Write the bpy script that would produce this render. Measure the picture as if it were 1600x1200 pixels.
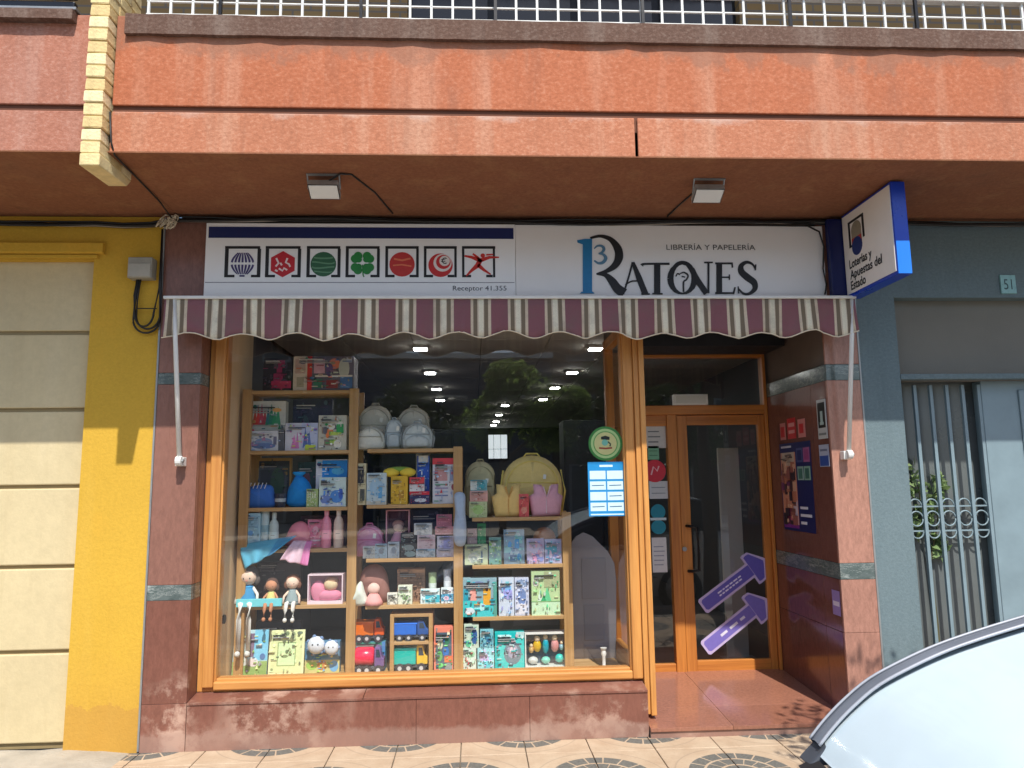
import bpy, math, random, zlib
from mathutils import Matrix, Vector

# ---------------------------------------------------------------- camera, sky, sun, exposure
scene = bpy.context.scene
for _o in list(bpy.data.objects):
    bpy.data.objects.remove(_o)
COL = scene.collection
CAM_D, CAM_H, CAM_F = 4.83, 1.60, 1146.0
_yaw, _pitch, _roll = map(math.radians, (3.043, 7.666, -0.787))
_f = Vector((math.sin(_yaw) * math.cos(_pitch), math.cos(_yaw) * math.cos(_pitch), math.sin(_pitch)))
_r0 = Vector((math.cos(_yaw), -math.sin(_yaw), 0.0))
_u0 = _r0.cross(_f)
_r = math.cos(_roll) * _r0 + math.sin(_roll) * _u0
_u = -math.sin(_roll) * _r0 + math.cos(_roll) * _u0
cam_data = bpy.data.cameras.new("camera")
cam = bpy.data.objects.new("camera", cam_data)
COL.objects.link(cam)
cam.matrix_world = Matrix(((_r.x, _u.x, -_f.x, 0.0), (_r.y, _u.y, -_f.y, -CAM_D), (_r.z, _u.z, -_f.z, CAM_H), (0, 0, 0, 1)))
cam_data.sensor_width = 36.0
cam_data.lens = 36.0 * CAM_F / 1600.0
cam_data.clip_start = 0.05
cam_data.clip_end = 600.0
scene.camera = cam

SUN_DIR = Vector((0.21, -1.0, 1.455)).normalized()      # towards the sun
world = bpy.data.worlds.new("World")
scene.world = world
world.use_nodes = True
_nt = world.node_tree
_bg = _nt.nodes["Background"]
_sky = _nt.nodes.new("ShaderNodeTexSky")
_sky.sky_type = 'NISHITA'
_sky.sun_disc = False
_sky.sun_elevation = math.asin(SUN_DIR.z)
_sky.sun_rotation = math.atan2(SUN_DIR.x, SUN_DIR.y)
_nt.links.new(_sky.outputs[0], _bg.inputs[0])
_bg.inputs[1].default_value = 0.15
sun_data = bpy.data.lights.new("sun", 'SUN')
sun_data.energy = 4.0
sun_data.angle = math.radians(0.5)
sun_data.color = (1.0, 0.955, 0.88)
sun = bpy.data.objects.new("sun", sun_data)
COL.objects.link(sun)
sun.rotation_euler = SUN_DIR.to_track_quat('Z', 'Y').to_euler()
sun.location = SUN_DIR * 40
vs = scene.view_settings
vs.view_transform = 'Standard'
vs.look = 'None'
vs.exposure = 0.43
vs.gamma = 1.0
vs.use_curve_mapping = False
scene.render.engine = 'CYCLES'
scene.cycles.use_denoising = True
scene.cycles.max_bounces = 8
scene.cycles.diffuse_bounces = 4
scene.cycles.glossy_bounces = 4
scene.cycles.transparent_max_bounces = 12
scene.cycles.sample_clamp_indirect = 6.0
scene.cycles.caustics_reflective = False
scene.cycles.caustics_refractive = False

# ---------------------------------------------------------------- helpers
def P(px, py, y):
    """x, z of the place on the vertical plane y that the photograph shows at (px, py)."""
    d = (px - 800) / CAM_F * _r - (py - 600) / CAM_F * _u + _f
    t = (y + CAM_D) / d.y
    return t * d.x, CAM_H + t * d.z

def lin(c):
    return tuple((v / 12.92 if v <= 0.04045 else ((v + 0.055) / 1.055) ** 2.4) for v in c)

def S(r, g, b):
    return lin((r / 255.0, g / 255.0, b / 255.0))

MATS = {}
def _base(name):
    m = bpy.data.materials.new(name)
    m.use_nodes = True
    nt = m.node_tree
    b = nt.nodes["Principled BSDF"]
    tc = nt.nodes.new("ShaderNodeTexCoord")
    return m, nt, b, tc

def _noise(nt, vec, scale, detail=4.0, rough=0.55, mapscale=None):
    if mapscale:
        mp = nt.nodes.new("ShaderNodeMapping")
        mp.inputs["Scale"].default_value = mapscale
        nt.links.new(vec, mp.inputs[0])
        vec = mp.outputs[0]
    n = nt.nodes.new("ShaderNodeTexNoise")
    n.inputs["Scale"].default_value = scale
    n.inputs["Detail"].default_value = detail
    n.inputs["Roughness"].default_value = rough
    nt.links.new(vec, n.inputs["Vector"])
    return n.outputs[0]

def _ramp(nt, fac, stops, interp='LINEAR'):
    r = nt.nodes.new("ShaderNodeValToRGB")
    r.color_ramp.interpolation = interp
    els = r.color_ramp.elements
    while len(els) < len(stops):
        els.new(0.5)
    for e, (p, c) in zip(els, stops):
        e.position = p
        e.color = (*c, 1.0) if not isinstance(c, (int, float)) else (c, c, c, 1.0)
    nt.links.new(fac, r.inputs[0])
    return r.outputs[0]

def _mix(nt, fac, a, b, mode='MIX'):
    m = nt.nodes.new("ShaderNodeMix")
    m.data_type = 'RGBA'
    m.blend_type = mode
    for sock, val in ((m.inputs[0], fac), (m.inputs[6], a), (m.inputs[7], b)):
        if isinstance(val, (int, float)):
            sock.default_value = val
        elif isinstance(val, tuple):
            sock.default_value = (*val, 1.0)
        else:
            nt.links.new(val, sock)
    return m.outputs[2]

def _bump(nt, b, h, strength, dist=0.01):
    bp = nt.nodes.new("ShaderNodeBump")
    bp.inputs["Strength"].default_value = strength
    bp.inputs["Distance"].default_value = dist
    nt.links.new(h, bp.inputs["Height"])
    nt.links.new(bp.outputs[0], b.inputs["Normal"])

def _mul(c, k):
    return tuple(min(1.0, v * k) for v in c)

def M(name, col=(0.5, 0.5, 0.5), rough=0.6, var=0.12, scale=7.0, bump=0.0, bscale=90.0, metal=0.0, spec=0.5,
      mapscale=None, coat=0.0):
    """plain procedural material: a colour that varies a little, grain as bump, uneven gloss."""
    if name in MATS:
        return MATS[name]
    m, nt, b, tc = _base(name)
    o = tc.outputs["Object"]
    n = _noise(nt, o, scale, 5.0, 0.6, mapscale)
    c = _ramp(nt, n, [(0.3, _mul(col, 1 - var)), (0.7, _mul(col, 1 + var))])
    nt.links.new(c, b.inputs["Base Color"])
    rr = _ramp(nt, n, [(0.3, max(0.03, rough - 0.06)), (0.7, min(1.0, rough + 0.06))])
    nt.links.new(rr, b.inputs["Roughness"])
    b.inputs["Metallic"].default_value = metal
    b.inputs["Specular IOR Level"].default_value = spec
    b.inputs["Coat Weight"].default_value = coat
    if bump:
        _bump(nt, b, _noise(nt, o, bscale, 3.0), bump)
    MATS[name] = m
    return m

def render_mat(name, col, pale, dark, streak=0.5, rough=0.9, grit=140.0, wear=0.5, speck=0.0, bloom=None, base_dirt=None, top_drip=None, vary=0.0):
    """painted cement render: grit, vertical run-off streaks, pale bloom."""
    m, nt, b, tc = _base(name)
    o = tc.outputs["Object"]
    big = _noise(nt, o, 1.6, 6.0, 0.6)
    c = _mix(nt, _ramp(nt, big, [(0.35, 0.0), (0.7, 0.45)]), col, _mul(col, 0.78))
    st = _noise(nt, o, 1.0, 5.0, 0.6, (5.5, 5.5, 0.45))
    c = _mix(nt, _ramp(nt, st, [(0.52, 0.0), (0.74, wear)]), c, pale)
    st2 = _noise(nt, o, 1.0, 6.0, 0.65, (9.0, 9.0, 0.7))
    c = _mix(nt, _ramp(nt, st2, [(0.55, 0.0), (0.8, streak)]), c, dark)
    g = _noise(nt, o, grit, 3.0, 0.7)
    c = _mix(nt, _ramp(nt, g, [(0.35, 0.0), (0.7, 0.22)]), c, _mul(col, 0.6))
    if speck:     # coarse sprayed texture: darker pits and paler crowns
        sg = _noise(nt, o, 42.0, 4.0, 0.75, (1.0, 1.0, 1.5))
        c = _mix(nt, _ramp(nt, sg, [(0.36, speck), (0.5, 0.0)]), c, _mul(col, 0.5))
        c = _mix(nt, _ramp(nt, sg, [(0.52, 0.0), (0.68, speck * 0.8)]), c, _mul(pale, 1.15))
        gr = _noise(nt, o, 1.0, 6.0, 0.7, (1.1, 1.1, 0.9))
        c = _mix(nt, _ramp(nt, gr, [(0.56, 0.0), (0.72, 0.35)]), c, _mul(dark, 1.6))
    def zline(amount, add):
        spz_ = nt.nodes.new("ShaderNodeSeparateXYZ"); nt.links.new(o, spz_.inputs[0])
        dn_ = _noise(nt, o, 1.0, 7.0, 0.7, (3.0, 3.0, 2.2))
        a_ = nt.nodes.new("ShaderNodeMath"); a_.operation = 'MULTIPLY_ADD'
        nt.links.new(dn_, a_.inputs[0]); a_.inputs[1].default_value = amount
        nt.links.new(spz_.outputs[2], a_.inputs[2])
        return a_.outputs[0]
    if vary:
        oi = nt.nodes.new("ShaderNodeObjectInfo")
        c = _mix(nt, vary, c, _ramp(nt, oi.outputs["Random"], [(0.0, (0.86, 0.84, 0.80)), (1.0, (1.0, 1.0, 1.0))]), 'MULTIPLY')
    if base_dirt is not None:     # splash and scuffs above the pavement
        c = _mix(nt, _ramp(nt, zline(-0.55, 0), [(-0.55, 0.5), (-0.25, 0.2), (0.4, 0.0)]), c, base_dirt)
    if top_drip is not None:      # run-off stains hanging from the ledge above
        zt_, dc_ = top_drip
        c = _mix(nt, _ramp(nt, zline(0.75, 0), [(zt_ + 0.28, 0.0), (zt_ + 0.46, 0.6)]), c, dc_)
    if bloom is not None:     # lime bloom creeping down from the groove
        spz = nt.nodes.new("ShaderNodeSeparateXYZ"); nt.links.new(o, spz.inputs[0])
        bn = _noise(nt, o, 1.0, 6.0, 0.7, (4.0, 4.0, 6.0))
        ad = nt.nodes.new("ShaderNodeMath"); ad.operation = 'MULTIPLY_ADD'
        nt.links.new(bn, ad.inputs[0]); ad.inputs[1].default_value = 0.26
        nt.links.new(spz.outputs[2], ad.inputs[2])
        c = _mix(nt, _ramp(nt, ad.outputs[0], [(bloom + 0.115, 0.0), (bloom + 0.165, 0.55)]), c, (0.60, 0.47, 0.40))
    nt.links.new(c, b.inputs["Base Color"])
    b.inputs["Roughness"].default_value = rough
    b.inputs["Specular IOR Level"].default_value = 0.25
    h = _mix(nt, 0.5, g, _noise(nt, o, grit * 0.35, 4.0))
    _bump(nt, b, h, 0.55, 0.006)
    MATS[name] = m
    return m

def granite_mat(name, col, speck, stains=False, rough=0.17, spec=0.28):
    m, nt, b, tc = _base(name)
    o = tc.outputs["Object"]
    n1 = _noise(nt, o, 55.0, 6.0, 0.75, (1.0, 1.0, 0.35))
    c = _mix(nt, _ramp(nt, n1, [(0.35, 0.0), (0.68, 1.0)]), _mul(col, 0.76), _mul(col, 1.2))
    n2 = _noise(nt, o, 190.0, 2.0, 0.6)
    c = _mix(nt, _ramp(nt, n2, [(0.60, 0.0), (0.72, 0.5)]), c, speck)
    n3 = _noise(nt, o, 2.3, 5.0, 0.6, (1.0, 1.0, 0.3))
    c = _mix(nt, _ramp(nt, n3, [(0.35, 0.0), (0.7, 0.45)]), c, _mul(col, 1.25))
    ro = _ramp(nt, n3, [(0.3, rough), (0.75, rough + 0.14)])
    if stains:   # lime runs and splash marks low on the plinth
        sp = nt.nodes.new("ShaderNodeSeparateXYZ")
        nt.links.new(tc.outputs["Object"], sp.inputs[0])
        n4 = _noise(nt, o, 5.5, 7.0, 0.68)
        n5 = _noise(nt, o, 1.7, 2.0, 0.5)
        sm = nt.nodes.new("ShaderNodeMath"); sm.operation = 'MULTIPLY'
        nt.links.new(_ramp(nt, n4, [(0.47, 0.0), (0.60, 1.0)]), sm.inputs[0])
        nt.links.new(_ramp(nt, n5, [(0.46, 0.0), (0.60, 1.0)]), sm.inputs[1])
        c = _mix(nt, sm.outputs[0], c, S(196, 164, 146))
        # splash line just above the pavement
        ad = nt.nodes.new("ShaderNodeMath"); ad.operation = 'MULTIPLY_ADD'
        nt.links.new(n4, ad.inputs[0]); ad.inputs[1].default_value = -0.16
        nt.links.new(sp.outputs[2], ad.inputs[2])
        c = _mix(nt, _ramp(nt, ad.outputs[0], [(-0.0, 0.55), (0.03, 0.0)]), c, S(170, 140, 126))
    oi = nt.nodes.new("ShaderNodeObjectInfo")
    c = _mix(nt, 0.9, c, _ramp(nt, oi.outputs["Random"], [(0.0, (0.80, 0.78, 0.78)), (1.0, (1.0, 1.0, 1.0))]), 'MULTIPLY')
    nt.links.new(c, b.inputs["Base Color"])
    nt.links.new(ro, b.inputs["Roughness"])
    b.inputs["Specular IOR Level"].default_value = spec
    MATS[name] = m
    return m

def wood_mat(name, col, dark, axis, rough=0.42):
    m, nt, b, tc = _base(name)
    o = tc.outputs["Object"]
    ms = {'x': (1.2, 26.0, 26.0), 'y': (26.0, 1.2, 26.0), 'z': (26.0, 26.0, 1.2)}[axis]
    n = _noise(nt, o, 1.0, 5.0, 0.6, ms)
    ms2 = tuple(v * 4.5 for v in ms)
    n2 = _noise(nt, o, 1.0, 3.0, 0.6, ms2)
    c = _ramp(nt, n, [(0.28, dark), (0.55, col), (0.8, _mul(col, 1.18))])
    c = _mix(nt, _ramp(nt, n2, [(0.45, 0.0), (0.75, 0.4)]), c, dark)
    nt.links.new(c, b.inputs["Base Color"])
    nt.links.new(_ramp(nt, n, [(0.3, rough + 0.1), (0.7, rough - 0.08)]), b.inputs["Roughness"])
    _bump(nt, b, n2, 0.12, 0.002)
    MATS[name] = m
    return m

def glass_mat(name, tint=(0.98, 0.995, 0.99), gain=1.0, rough=0.0):
    """thin window pane: what is behind shows through, the street mirrors in it by Fresnel."""
    m = bpy.data.materials.new(name)
    m.use_nodes = True
    nt = m.node_tree
    nt.nodes.clear()
    out = nt.nodes.new("ShaderNodeOutputMaterial")
    tr = nt.nodes.new("ShaderNodeBsdfTransparent")
    tr.inputs[0].default_value = (*tint, 1)
    gl = nt.nodes.new("ShaderNodeBsdfGlossy")
    gl.inputs["Roughness"].default_value = rough
    gl.inputs["Color"].default_value = (1, 1, 1, 1)
    # Schlick reflectance, the same from both sides of the thin pane
    geo = nt.nodes.new("ShaderNodeNewGeometry")
    dt = nt.nodes.new("ShaderNodeVectorMath"); dt.operation = 'DOT_PRODUCT'
    nt.links.new(geo.outputs["Normal"], dt.inputs[0]); nt.links.new(geo.outputs["Incoming"], dt.inputs[1])
    def ma(op, a, b):
        k = nt.nodes.new("ShaderNodeMath"); k.operation = op
        for i, v in enumerate((a, b)):
            if v is None: continue
            if isinstance(v, (int, float)): k.inputs[i].default_value = v
            else: nt.links.new(v, k.inputs[i])
        return k.outputs[0]
    om = ma('SUBTRACT', 1.0, ma('ABSOLUTE', dt.outputs["Value"], None))
    frv = ma('MULTIPLY_ADD', ma('POWER', om, 5.0), 0.93)
    frv.node.inputs[2].default_value = 0.07
    tc = nt.nodes.new("ShaderNodeTexCoord")
    n = _noise(nt, tc.outputs["Object"], 2.0, 2.0)
    bp = nt.nodes.new("ShaderNodeBump")
    bp.inputs["Strength"].default_value = 0.02
    bp.inputs["Distance"].default_value = 0.02
    nt.links.new(n, bp.inputs["Height"])
    nt.links.new(bp.outputs[0], gl.inputs["Normal"])
    mu = nt.nodes.new("ShaderNodeMath"); mu.operation = 'MULTIPLY'; mu.use_clamp = True
    nt.links.new(frv, mu.inputs[0]); mu.inputs[1].default_value = gain
    mx = nt.nodes.new("ShaderNodeMixShader")
    nt.links.new(mu.outputs[0], mx.inputs[0])
    nt.links.new(tr.outputs[0], mx.inputs[1])
    nt.links.new(gl.outputs[0], mx.inputs[2])
    nt.links.new(mx.outputs[0], out.inputs[0])
    MATS[name] = m
    return m

def print_mat(name="printed_colours", rough=0.5):
    """flat print and dyed surfaces: the colour is stored with the faces."""
    m, nt, b, tc = _base(name)
    a = nt.nodes.new("ShaderNodeAttribute")
    a.attribute_name = "Col"
    n = _noise(nt, tc.outputs["Object"], 40.0, 3.0)
    c = _mix(nt, _ramp(nt, n, [(0.3, 0.0), (0.75, 0.22)]), a.outputs["Color"], (0.55, 0.53, 0.5), 'MULTIPLY')
    nt.links.new(c, b.inputs["Base Color"])
    b.inputs["Roughness"].default_value = rough
    MATS[name] = m
    return m

def emit_mat(name, col, strength):
    m = bpy.data.materials.new(name)
    m.use_nodes = True
    nt = m.node_tree
    b = nt.nodes["Principled BSDF"]
    b.inputs["Base Color"].default_value = (0.8, 0.8, 0.8, 1)
    b.inputs["Emission Color"].default_value = (*col, 1)
    b.inputs["Emission Strength"].default_value = strength
    MATS[name] = m
    return m

class MB:
    """collects shapes in world coordinates; build() links them as one mesh object."""
    def __init__(self):
        self.v, self.f, self.c, self.col = [], [], [], (0.5, 0.5, 0.5)

    def color(self, c):
        self.col = c
        return self

    def _add(self, vs, fs):
        n = len(self.v)
        self.v += [tuple(p) for p in vs]
        self.f += [tuple(i + n for i in f) for f in fs]
        self.c += [self.col] * len(fs)
        return self

    def box(self, x0, x1, y0, y1, z0, z1, rot=0.0, tilt=0.0, rx=0.0):
        vs = [(x0, y0, z0), (x1, y0, z0), (x1, y1, z0), (x0, y1, z0), (x0, y0, z1), (x1, y0, z1), (x1, y1, z1), (x0, y1, z1)]
        if rot or tilt or rx:
            cx, cy, cz = (x0 + x1) / 2, (y0 + y1) / 2, z0
            R = Matrix.Rotation(rot, 3, 'Z') @ Matrix.Rotation(tilt, 3, 'Y') @ Matrix.Rotation(rx, 3, 'X')
            vs = [tuple(R @ Vector((x - cx, y - cy, z - cz)) + Vector((cx, cy, cz))) for x, y, z in vs]
        return self._add(vs, [(3, 2, 1, 0), (4, 5, 6, 7), (0, 1, 5, 4), (1, 2, 6, 5), (2, 3, 7, 6), (3, 0, 4, 7)])

    def prism(self, pts, y0, y1):
        """outline in (x, z), extruded from y0 (front) to y1."""
        n = len(pts)
        vs = [(x, y0, z) for x, z in pts] + [(x, y1, z) for x, z in pts]
        fs = [tuple(range(n)), tuple(range(2 * n - 1, n - 1, -1))]
        fs += [(i, i + n, (i + 1) % n + n, (i + 1) % n) for i in range(n)]
        return self._add(vs, fs)

    def prism_axis(self, pts, a0, a1, axis):
        """outline extruded along x (pts = y,z) or z (pts = x,y)."""
        n = len(pts)
        if axis == 'x':
            vs = [(a0, p, q) for p, q in pts] + [(a1, p, q) for p, q in pts]
        else:
            vs = [(p, q, a0) for p, q in pts] + [(p, q, a1) for p, q in pts]
        fs = [tuple(range(n - 1, -1, -1)), tuple(range(n, 2 * n))]
        fs += [((i + 1) % n, (i + 1) % n + n, i + n, i) for i in range(n)]
        return self._add(vs, fs)

    def disc(self, x, z, r, y0, y1, n=20, rz=None):
        rz = rz or r
        return self.prism([(x + r * math.cos(2 * math.pi * k / n), z + rz * math.sin(2 * math.pi * k / n)) for k in range(n)], y0, y1)

    def lathe(self, cx, cy, z0, prof, n=16):
        """prof: list of (radius, height)."""
        vs, fs = [], []
        for r, h in prof:
            for k in range(n):
                a = 2 * math.pi * k / n
                vs.append((cx + r * math.cos(a), cy + r * math.sin(a), z0 + h))
        m = len(prof)
        for j in range(m - 1):
            for k in range(n):
                fs.append((j * n + k, j * n + (k + 1) % n, (j + 1) * n + (k + 1) % n, (j + 1) * n + k))
        fs.append(tuple(range(n - 1, -1, -1)))
        fs.append(tuple((m - 1) * n + k for k in range(n)))
        return self._add(vs, fs)

    def ball(self, cx, cy, cz, rx, ry=None, rz=None, nu=14, nv=9, z_lo=-1.0, z_hi=1.0):
        ry = ry or rx; rz = rz or rx
        vs, fs = [], []
        a0, a1 = math.asin(z_lo), math.asin(z_hi)
        for j in range(nv):
            t = a0 + (a1 - a0) * j / (nv - 1)
            for k in range(nu):
                a = 2 * math.pi * k / nu
                vs.append((cx + rx * math.cos(t) * math.cos(a), cy + ry * math.cos(t) * math.sin(a), cz + rz * math.sin(t)))
        for j in range(nv - 1):
            for k in range(nu):
                fs.append((j * nu + k, j * nu + (k + 1) % nu, (j + 1) * nu + (k + 1) % nu, (j + 1) * nu + k))
        fs.append(tuple(range(nu - 1, -1, -1)))
        fs.append(tuple((nv - 1) * nu + k for k in range(nu)))
        return self._add(vs, fs)

    def tube(self, pts, r, n=6):
        """round bar along a path; r may be a list."""
        pts = [Vector(p) for p in pts]
        m = len(pts)
        rs = r if isinstance(r, (list, tuple)) else [r] * m
        vs, fs = [], []
        for i, p in enumerate(pts):
            d = (pts[min(i + 1, m - 1)] - pts[max(i - 1, 0)])
            d = d.normalized() if d.length > 1e-9 else Vector((0, 0, 1))
            a = d.cross(Vector((0, 0, 1)))
            if a.length < 0.05:
                a = d.cross(Vector((0, 1, 0)))
            a.normalize()
            b = d.cross(a).normalized()
            for k in range(n):
                t = 2 * math.pi * k / n
                vs.append(tuple(p + rs[i] * (math.cos(t) * a + math.sin(t) * b)))
        for i in range(m - 1):
            for k in range(n):
                fs.append((i * n + k, (i + 1) * n + k, (i + 1) * n + (k + 1) % n, i * n + (k + 1) % n))
        fs.append(tuple(range(n)))
        fs.append(tuple((m - 1) * n + k for k in range(n - 1, -1, -1)))
        return self._add(vs, fs)

    def wheel(self, cx, cy, cz, r, w, n=14, axis='y'):
        pts = [(r * math.cos(2 * math.pi * k / n), r * math.sin(2 * math.pi * k / n)) for k in range(n)]
        if axis == 'y':
            return self.prism([(cx + a, cz + b) for a, b in pts], cy - w / 2, cy + w / 2)
        return self.prism_axis([(cy + a, cz + b) for a, b in pts], cx - w / 2, cx + w / 2, 'x')

    def puff(self, pts, y_back, depth, steps=5, power=2.6, wave=0.0, seed=0, back=0.35):
        """a soft, filled shape: outline in (x, z), bulging towards the street from y_back."""
        rnd = random.Random(seed)
        n = len(pts)
        cx = sum(p[0] for p in pts) / n
        cz = sum(p[1] for p in pts) / n
        ph = [rnd.uniform(0, 6.28) for _ in range(4)]
        vs, fs = [], []
        for side in (1, -1):
            for j in range(steps + 1):
                s = math.cos(0.5 * math.pi * j / steps) if j < steps else 0.0
                d = (1 - s ** power) ** (1 / power) if s < 1 else 0.0
                for x, z in pts:
                    xx, zz = cx + (x - cx) * s, cz + (z - cz) * s
                    w = wave * (math.sin(9 / 0.1 * (xx - cx) * 0.5 + ph[0] + 3 * math.sin(30 * (zz - cz) + ph[1])) + 0.6 * math.sin(55 * (zz - cz) + ph[2])) * d
                    yy = y_back - depth * d * 1.0 + w if side == 1 else y_back + depth * back * d
                    vs.append((xx, yy, zz))
        m = (steps + 1) * n
        for side in (0, 1):
            o = side * m
            for j in range(steps):
                for k in range(n):
                    q = (o + j * n + k, o + j * n + (k + 1) % n, o + (j + 1) * n + (k + 1) % n, o + (j + 1) * n + k)
                    fs.append(q if side == 0 else q[::-1])
        return self._add(vs, fs)

    def loft(self, rings, closed=False):
        n = len(rings[0])
        vs = [p for r in rings for p in r]
        fs = []
        for j in range(len(rings) - 1):
            for k in range(n if closed else n - 1):
                fs.append((j * n + k, j * n + (k + 1) % n, (j + 1) * n + (k + 1) % n, (j + 1) * n + k))
        return self._add(vs, fs)

    def stroke(self, pts, ws, y0, y1, cap=True):
        """a pen stroke in (x, z) of changing width, as a thin raised plate."""
        m = len(pts)
        L, R = [], []
        for i, (x, z) in enumerate(pts):
            a = pts[max(i - 1, 0)]; b = pts[min(i + 1, m - 1)]
            dx, dz = b[0] - a[0], b[1] - a[1]
            l = math.hypot(dx, dz) or 1.0
            w = (ws[i] if isinstance(ws, (list, tuple)) else ws) / 2
            L.append((x - dz / l * w, z + dx / l * w)); R.append((x + dz / l * w, z - dx / l * w))
        vs = [(x, y0, z) for x, z in L] + [(x, y0, z) for x, z in R] + [(x, y1, z) for x, z in L] + [(x, y1, z) for x, z in R]
        fs = []
        for i in range(m - 1):
            fs += [(i, m + i, m + i + 1, i + 1), (i, i + 1, 2 * m + i + 1, 2 * m + i), (m + i, 3 * m + i, 3 * m + i + 1, m + i + 1)]
        fs += [(0, 2 * m, 3 * m, m), (m - 1, 2 * m - 1, 4 * m - 1, 3 * m - 1)]
        return self._add(vs, fs)

    def text(self, body, x0, x1, zc, h, y0, y1=None, align=None):
        """lettering in the built-in face, fitted between x0 and x1, cap height h, standing on the plane y0."""
        vs, fs = text_mesh(body)
        xs = [v[0] for v in vs]; ys = [v[1] for v in vs]
        ax, bx = min(xs), max(xs)
        sx = (x1 - x0) / (bx - ax)
        sz = h / 0.7
        self._add([(x0 + (v[0] - ax) * sx, y0, zc + (v[1] - 0.35) * sz) for v in vs], fs)
        return self

    def move(self, fn):
        self.v = [tuple(fn(Vector(p))) for p in self.v]
        return self

    def build(self, name, mat, parent=None, org=None, smooth=False, bevel=0.0, col=False, auto=None):
        if org is None:
            org = ORG.get(parent.name, Vector((0, 0, 0))) if parent else self._foot()
        org = Vector(org)
        me = bpy.data.meshes.new(name)
        me.from_pydata([tuple(Vector(p) - org) for p in self.v], [], self.f)
        if col:
            at = me.color_attributes.new("Col", 'FLOAT_COLOR', 'CORNER')
            buf = []
            for c, f in zip(self.c, self.f):
                buf += [c[0], c[1], c[2], 1.0] * len(f)
            at.data.foreach_set("color", buf)
        if smooth:
            me.polygons.foreach_set("use_smooth", [True] * len(me.polygons))
            if auto:
                me.set_sharp_from_angle(angle=math.radians(auto))
        me.update()
        me.materials.append(mat)
        o = bpy.data.objects.new(name, me)
        COL.objects.link(o)
        if parent:
            o.parent = parent
            o.location = org - ORG.get(parent.name, Vector((0, 0, 0)))
        else:
            o.location = org
        ORG[o.name] = org
        if bevel:
            bv = o.modifiers.new("bevel", 'BEVEL')
            bv.width = bevel; bv.segments = 2; bv.limit_method = 'ANGLE'
        return o

    def _foot(self):
        xs = [p[0] for p in self.v]; ys = [p[1] for p in self.v]; zs = [p[2] for p in self.v]
        return Vector(((min(xs) + max(xs)) / 2, (min(ys) + max(ys)) / 2, min(zs)))

ORG = {}
_TXT = {}
def text_mesh(body, bold=0.0):
    if (body, bold) in _TXT:
        return _TXT[(body, bold)]
    cu = bpy.data.curves.new("txt", 'FONT')
    cu.body = body
    cu.resolution_u = 4
    cu.offset = bold
    ob = bpy.data.objects.new("txt", cu)
    COL.objects.link(ob)
    dg = bpy.context.evaluated_depsgraph_get()
    me = ob.evaluated_get(dg).to_mesh()
    r = ([tuple(v.co) for v in me.vertices], [tuple(p.vertices) for p in me.polygons])
    ob.evaluated_get(dg).to_mesh_clear()
    bpy.data.objects.remove(ob)
    bpy.data.curves.remove(cu)
    _TXT[(body, bold)] = r
    return r

def tag(o, label, cat, group=None):
    o["label"] = label
    o["category"] = cat
    if group:
        o["group"] = group
    return o

def thing(name, label, cat, base, group=None):
    o = bpy.data.objects.new(name, None)
    o.empty_display_size = 0.05
    COL.objects.link(o)
    o.location = base
    ORG[o.name] = Vector(base)
    return tag(o, label, cat, group)

def struct(o, kind="structure"):
    o["kind"] = kind
    return o

def copy_tree(src, loc, label=None):
    """a thing again, with copies of its parts and their sub-parts."""
    r = src.copy()
    COL.objects.link(r)
    r.location = loc
    ORG[r.name] = Vector(loc)
    if label:
        r["label"] = label
    def rec(a, b):
        for ch in list(a.children):
            if ch.name in done:
                continue
            c = ch.copy()
            COL.objects.link(c)
            c.parent = b
            done.add(c.name)
            rec(ch, c)
    done = set()
    rec(src, r)
    return r

def piece(name, me, parent, loc, rot=None):
    o = bpy.data.objects.new(name, me)
    COL.objects.link(o)
    o.parent = parent
    o.location = Vector(loc) - ORG.get(parent.name, Vector((0, 0, 0)))
    if rot:
        o.rotation_euler = rot
    return o

def box_mesh(name, sx, sy, sz, mat, bev=0.0, seed=0, jit=0.0):
    """a piece centred on x, y, standing on z = 0, with eased edges."""
    rnd = random.Random(seed)
    b = bev
    vs = []
    for z, k in ((0, b), (b, 0), (sz - b, 0), (sz, b)):
        for x, y in ((-sx / 2, -sy / 2), (sx / 2, -sy / 2), (sx / 2, sy / 2), (-sx / 2, sy / 2)):
            vs.append((x - math.copysign(k, x) + rnd.uniform(-jit, jit), y - math.copysign(k, y) + rnd.uniform(-jit, jit), z + rnd.uniform(-jit, jit)))
    fs = [(3, 2, 1, 0), (12, 13, 14, 15)]
    for j in range(3):
        for k in range(4):
            fs.append((j * 4 + k, j * 4 + (k + 1) % 4, (j + 1) * 4 + (k + 1) % 4, (j + 1) * 4 + k))
    me = bpy.data.meshes.new(name)
    me.from_pydata(vs, [], fs)
    me.materials.append(mat)
    return me

# ---------------------------------------------------------------- materials
m_orange = render_mat("orange_render", (0.49, 0.160, 0.078), (0.60, 0.33, 0.22), (0.20, 0.10, 0.07), 0.5, wear=0.6, speck=0.38, top_drip=(0.66, (0.30, 0.15, 0.10)))
m_orange2 = render_mat("orange_render_low", (0.52, 0.20, 0.11), (0.62, 0.38, 0.26), (0.22, 0.12, 0.08), 0.4, wear=0.6, speck=0.4, bloom=0.23)
m_pinkr = render_mat("faded_pink_render", (0.46, 0.19, 0.125), (0.55, 0.36, 0.29), (0.25, 0.13, 0.10), 0.35, wear=0.5, speck=0.4)
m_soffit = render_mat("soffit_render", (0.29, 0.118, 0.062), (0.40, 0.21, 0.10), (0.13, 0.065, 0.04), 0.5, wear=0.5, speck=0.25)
m_coping = render_mat("weathered_coping", (0.15, 0.085, 0.062), (0.26, 0.20, 0.165), (0.06, 0.045, 0.04), 0.6, wear=0.6, speck=0.5)
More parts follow.
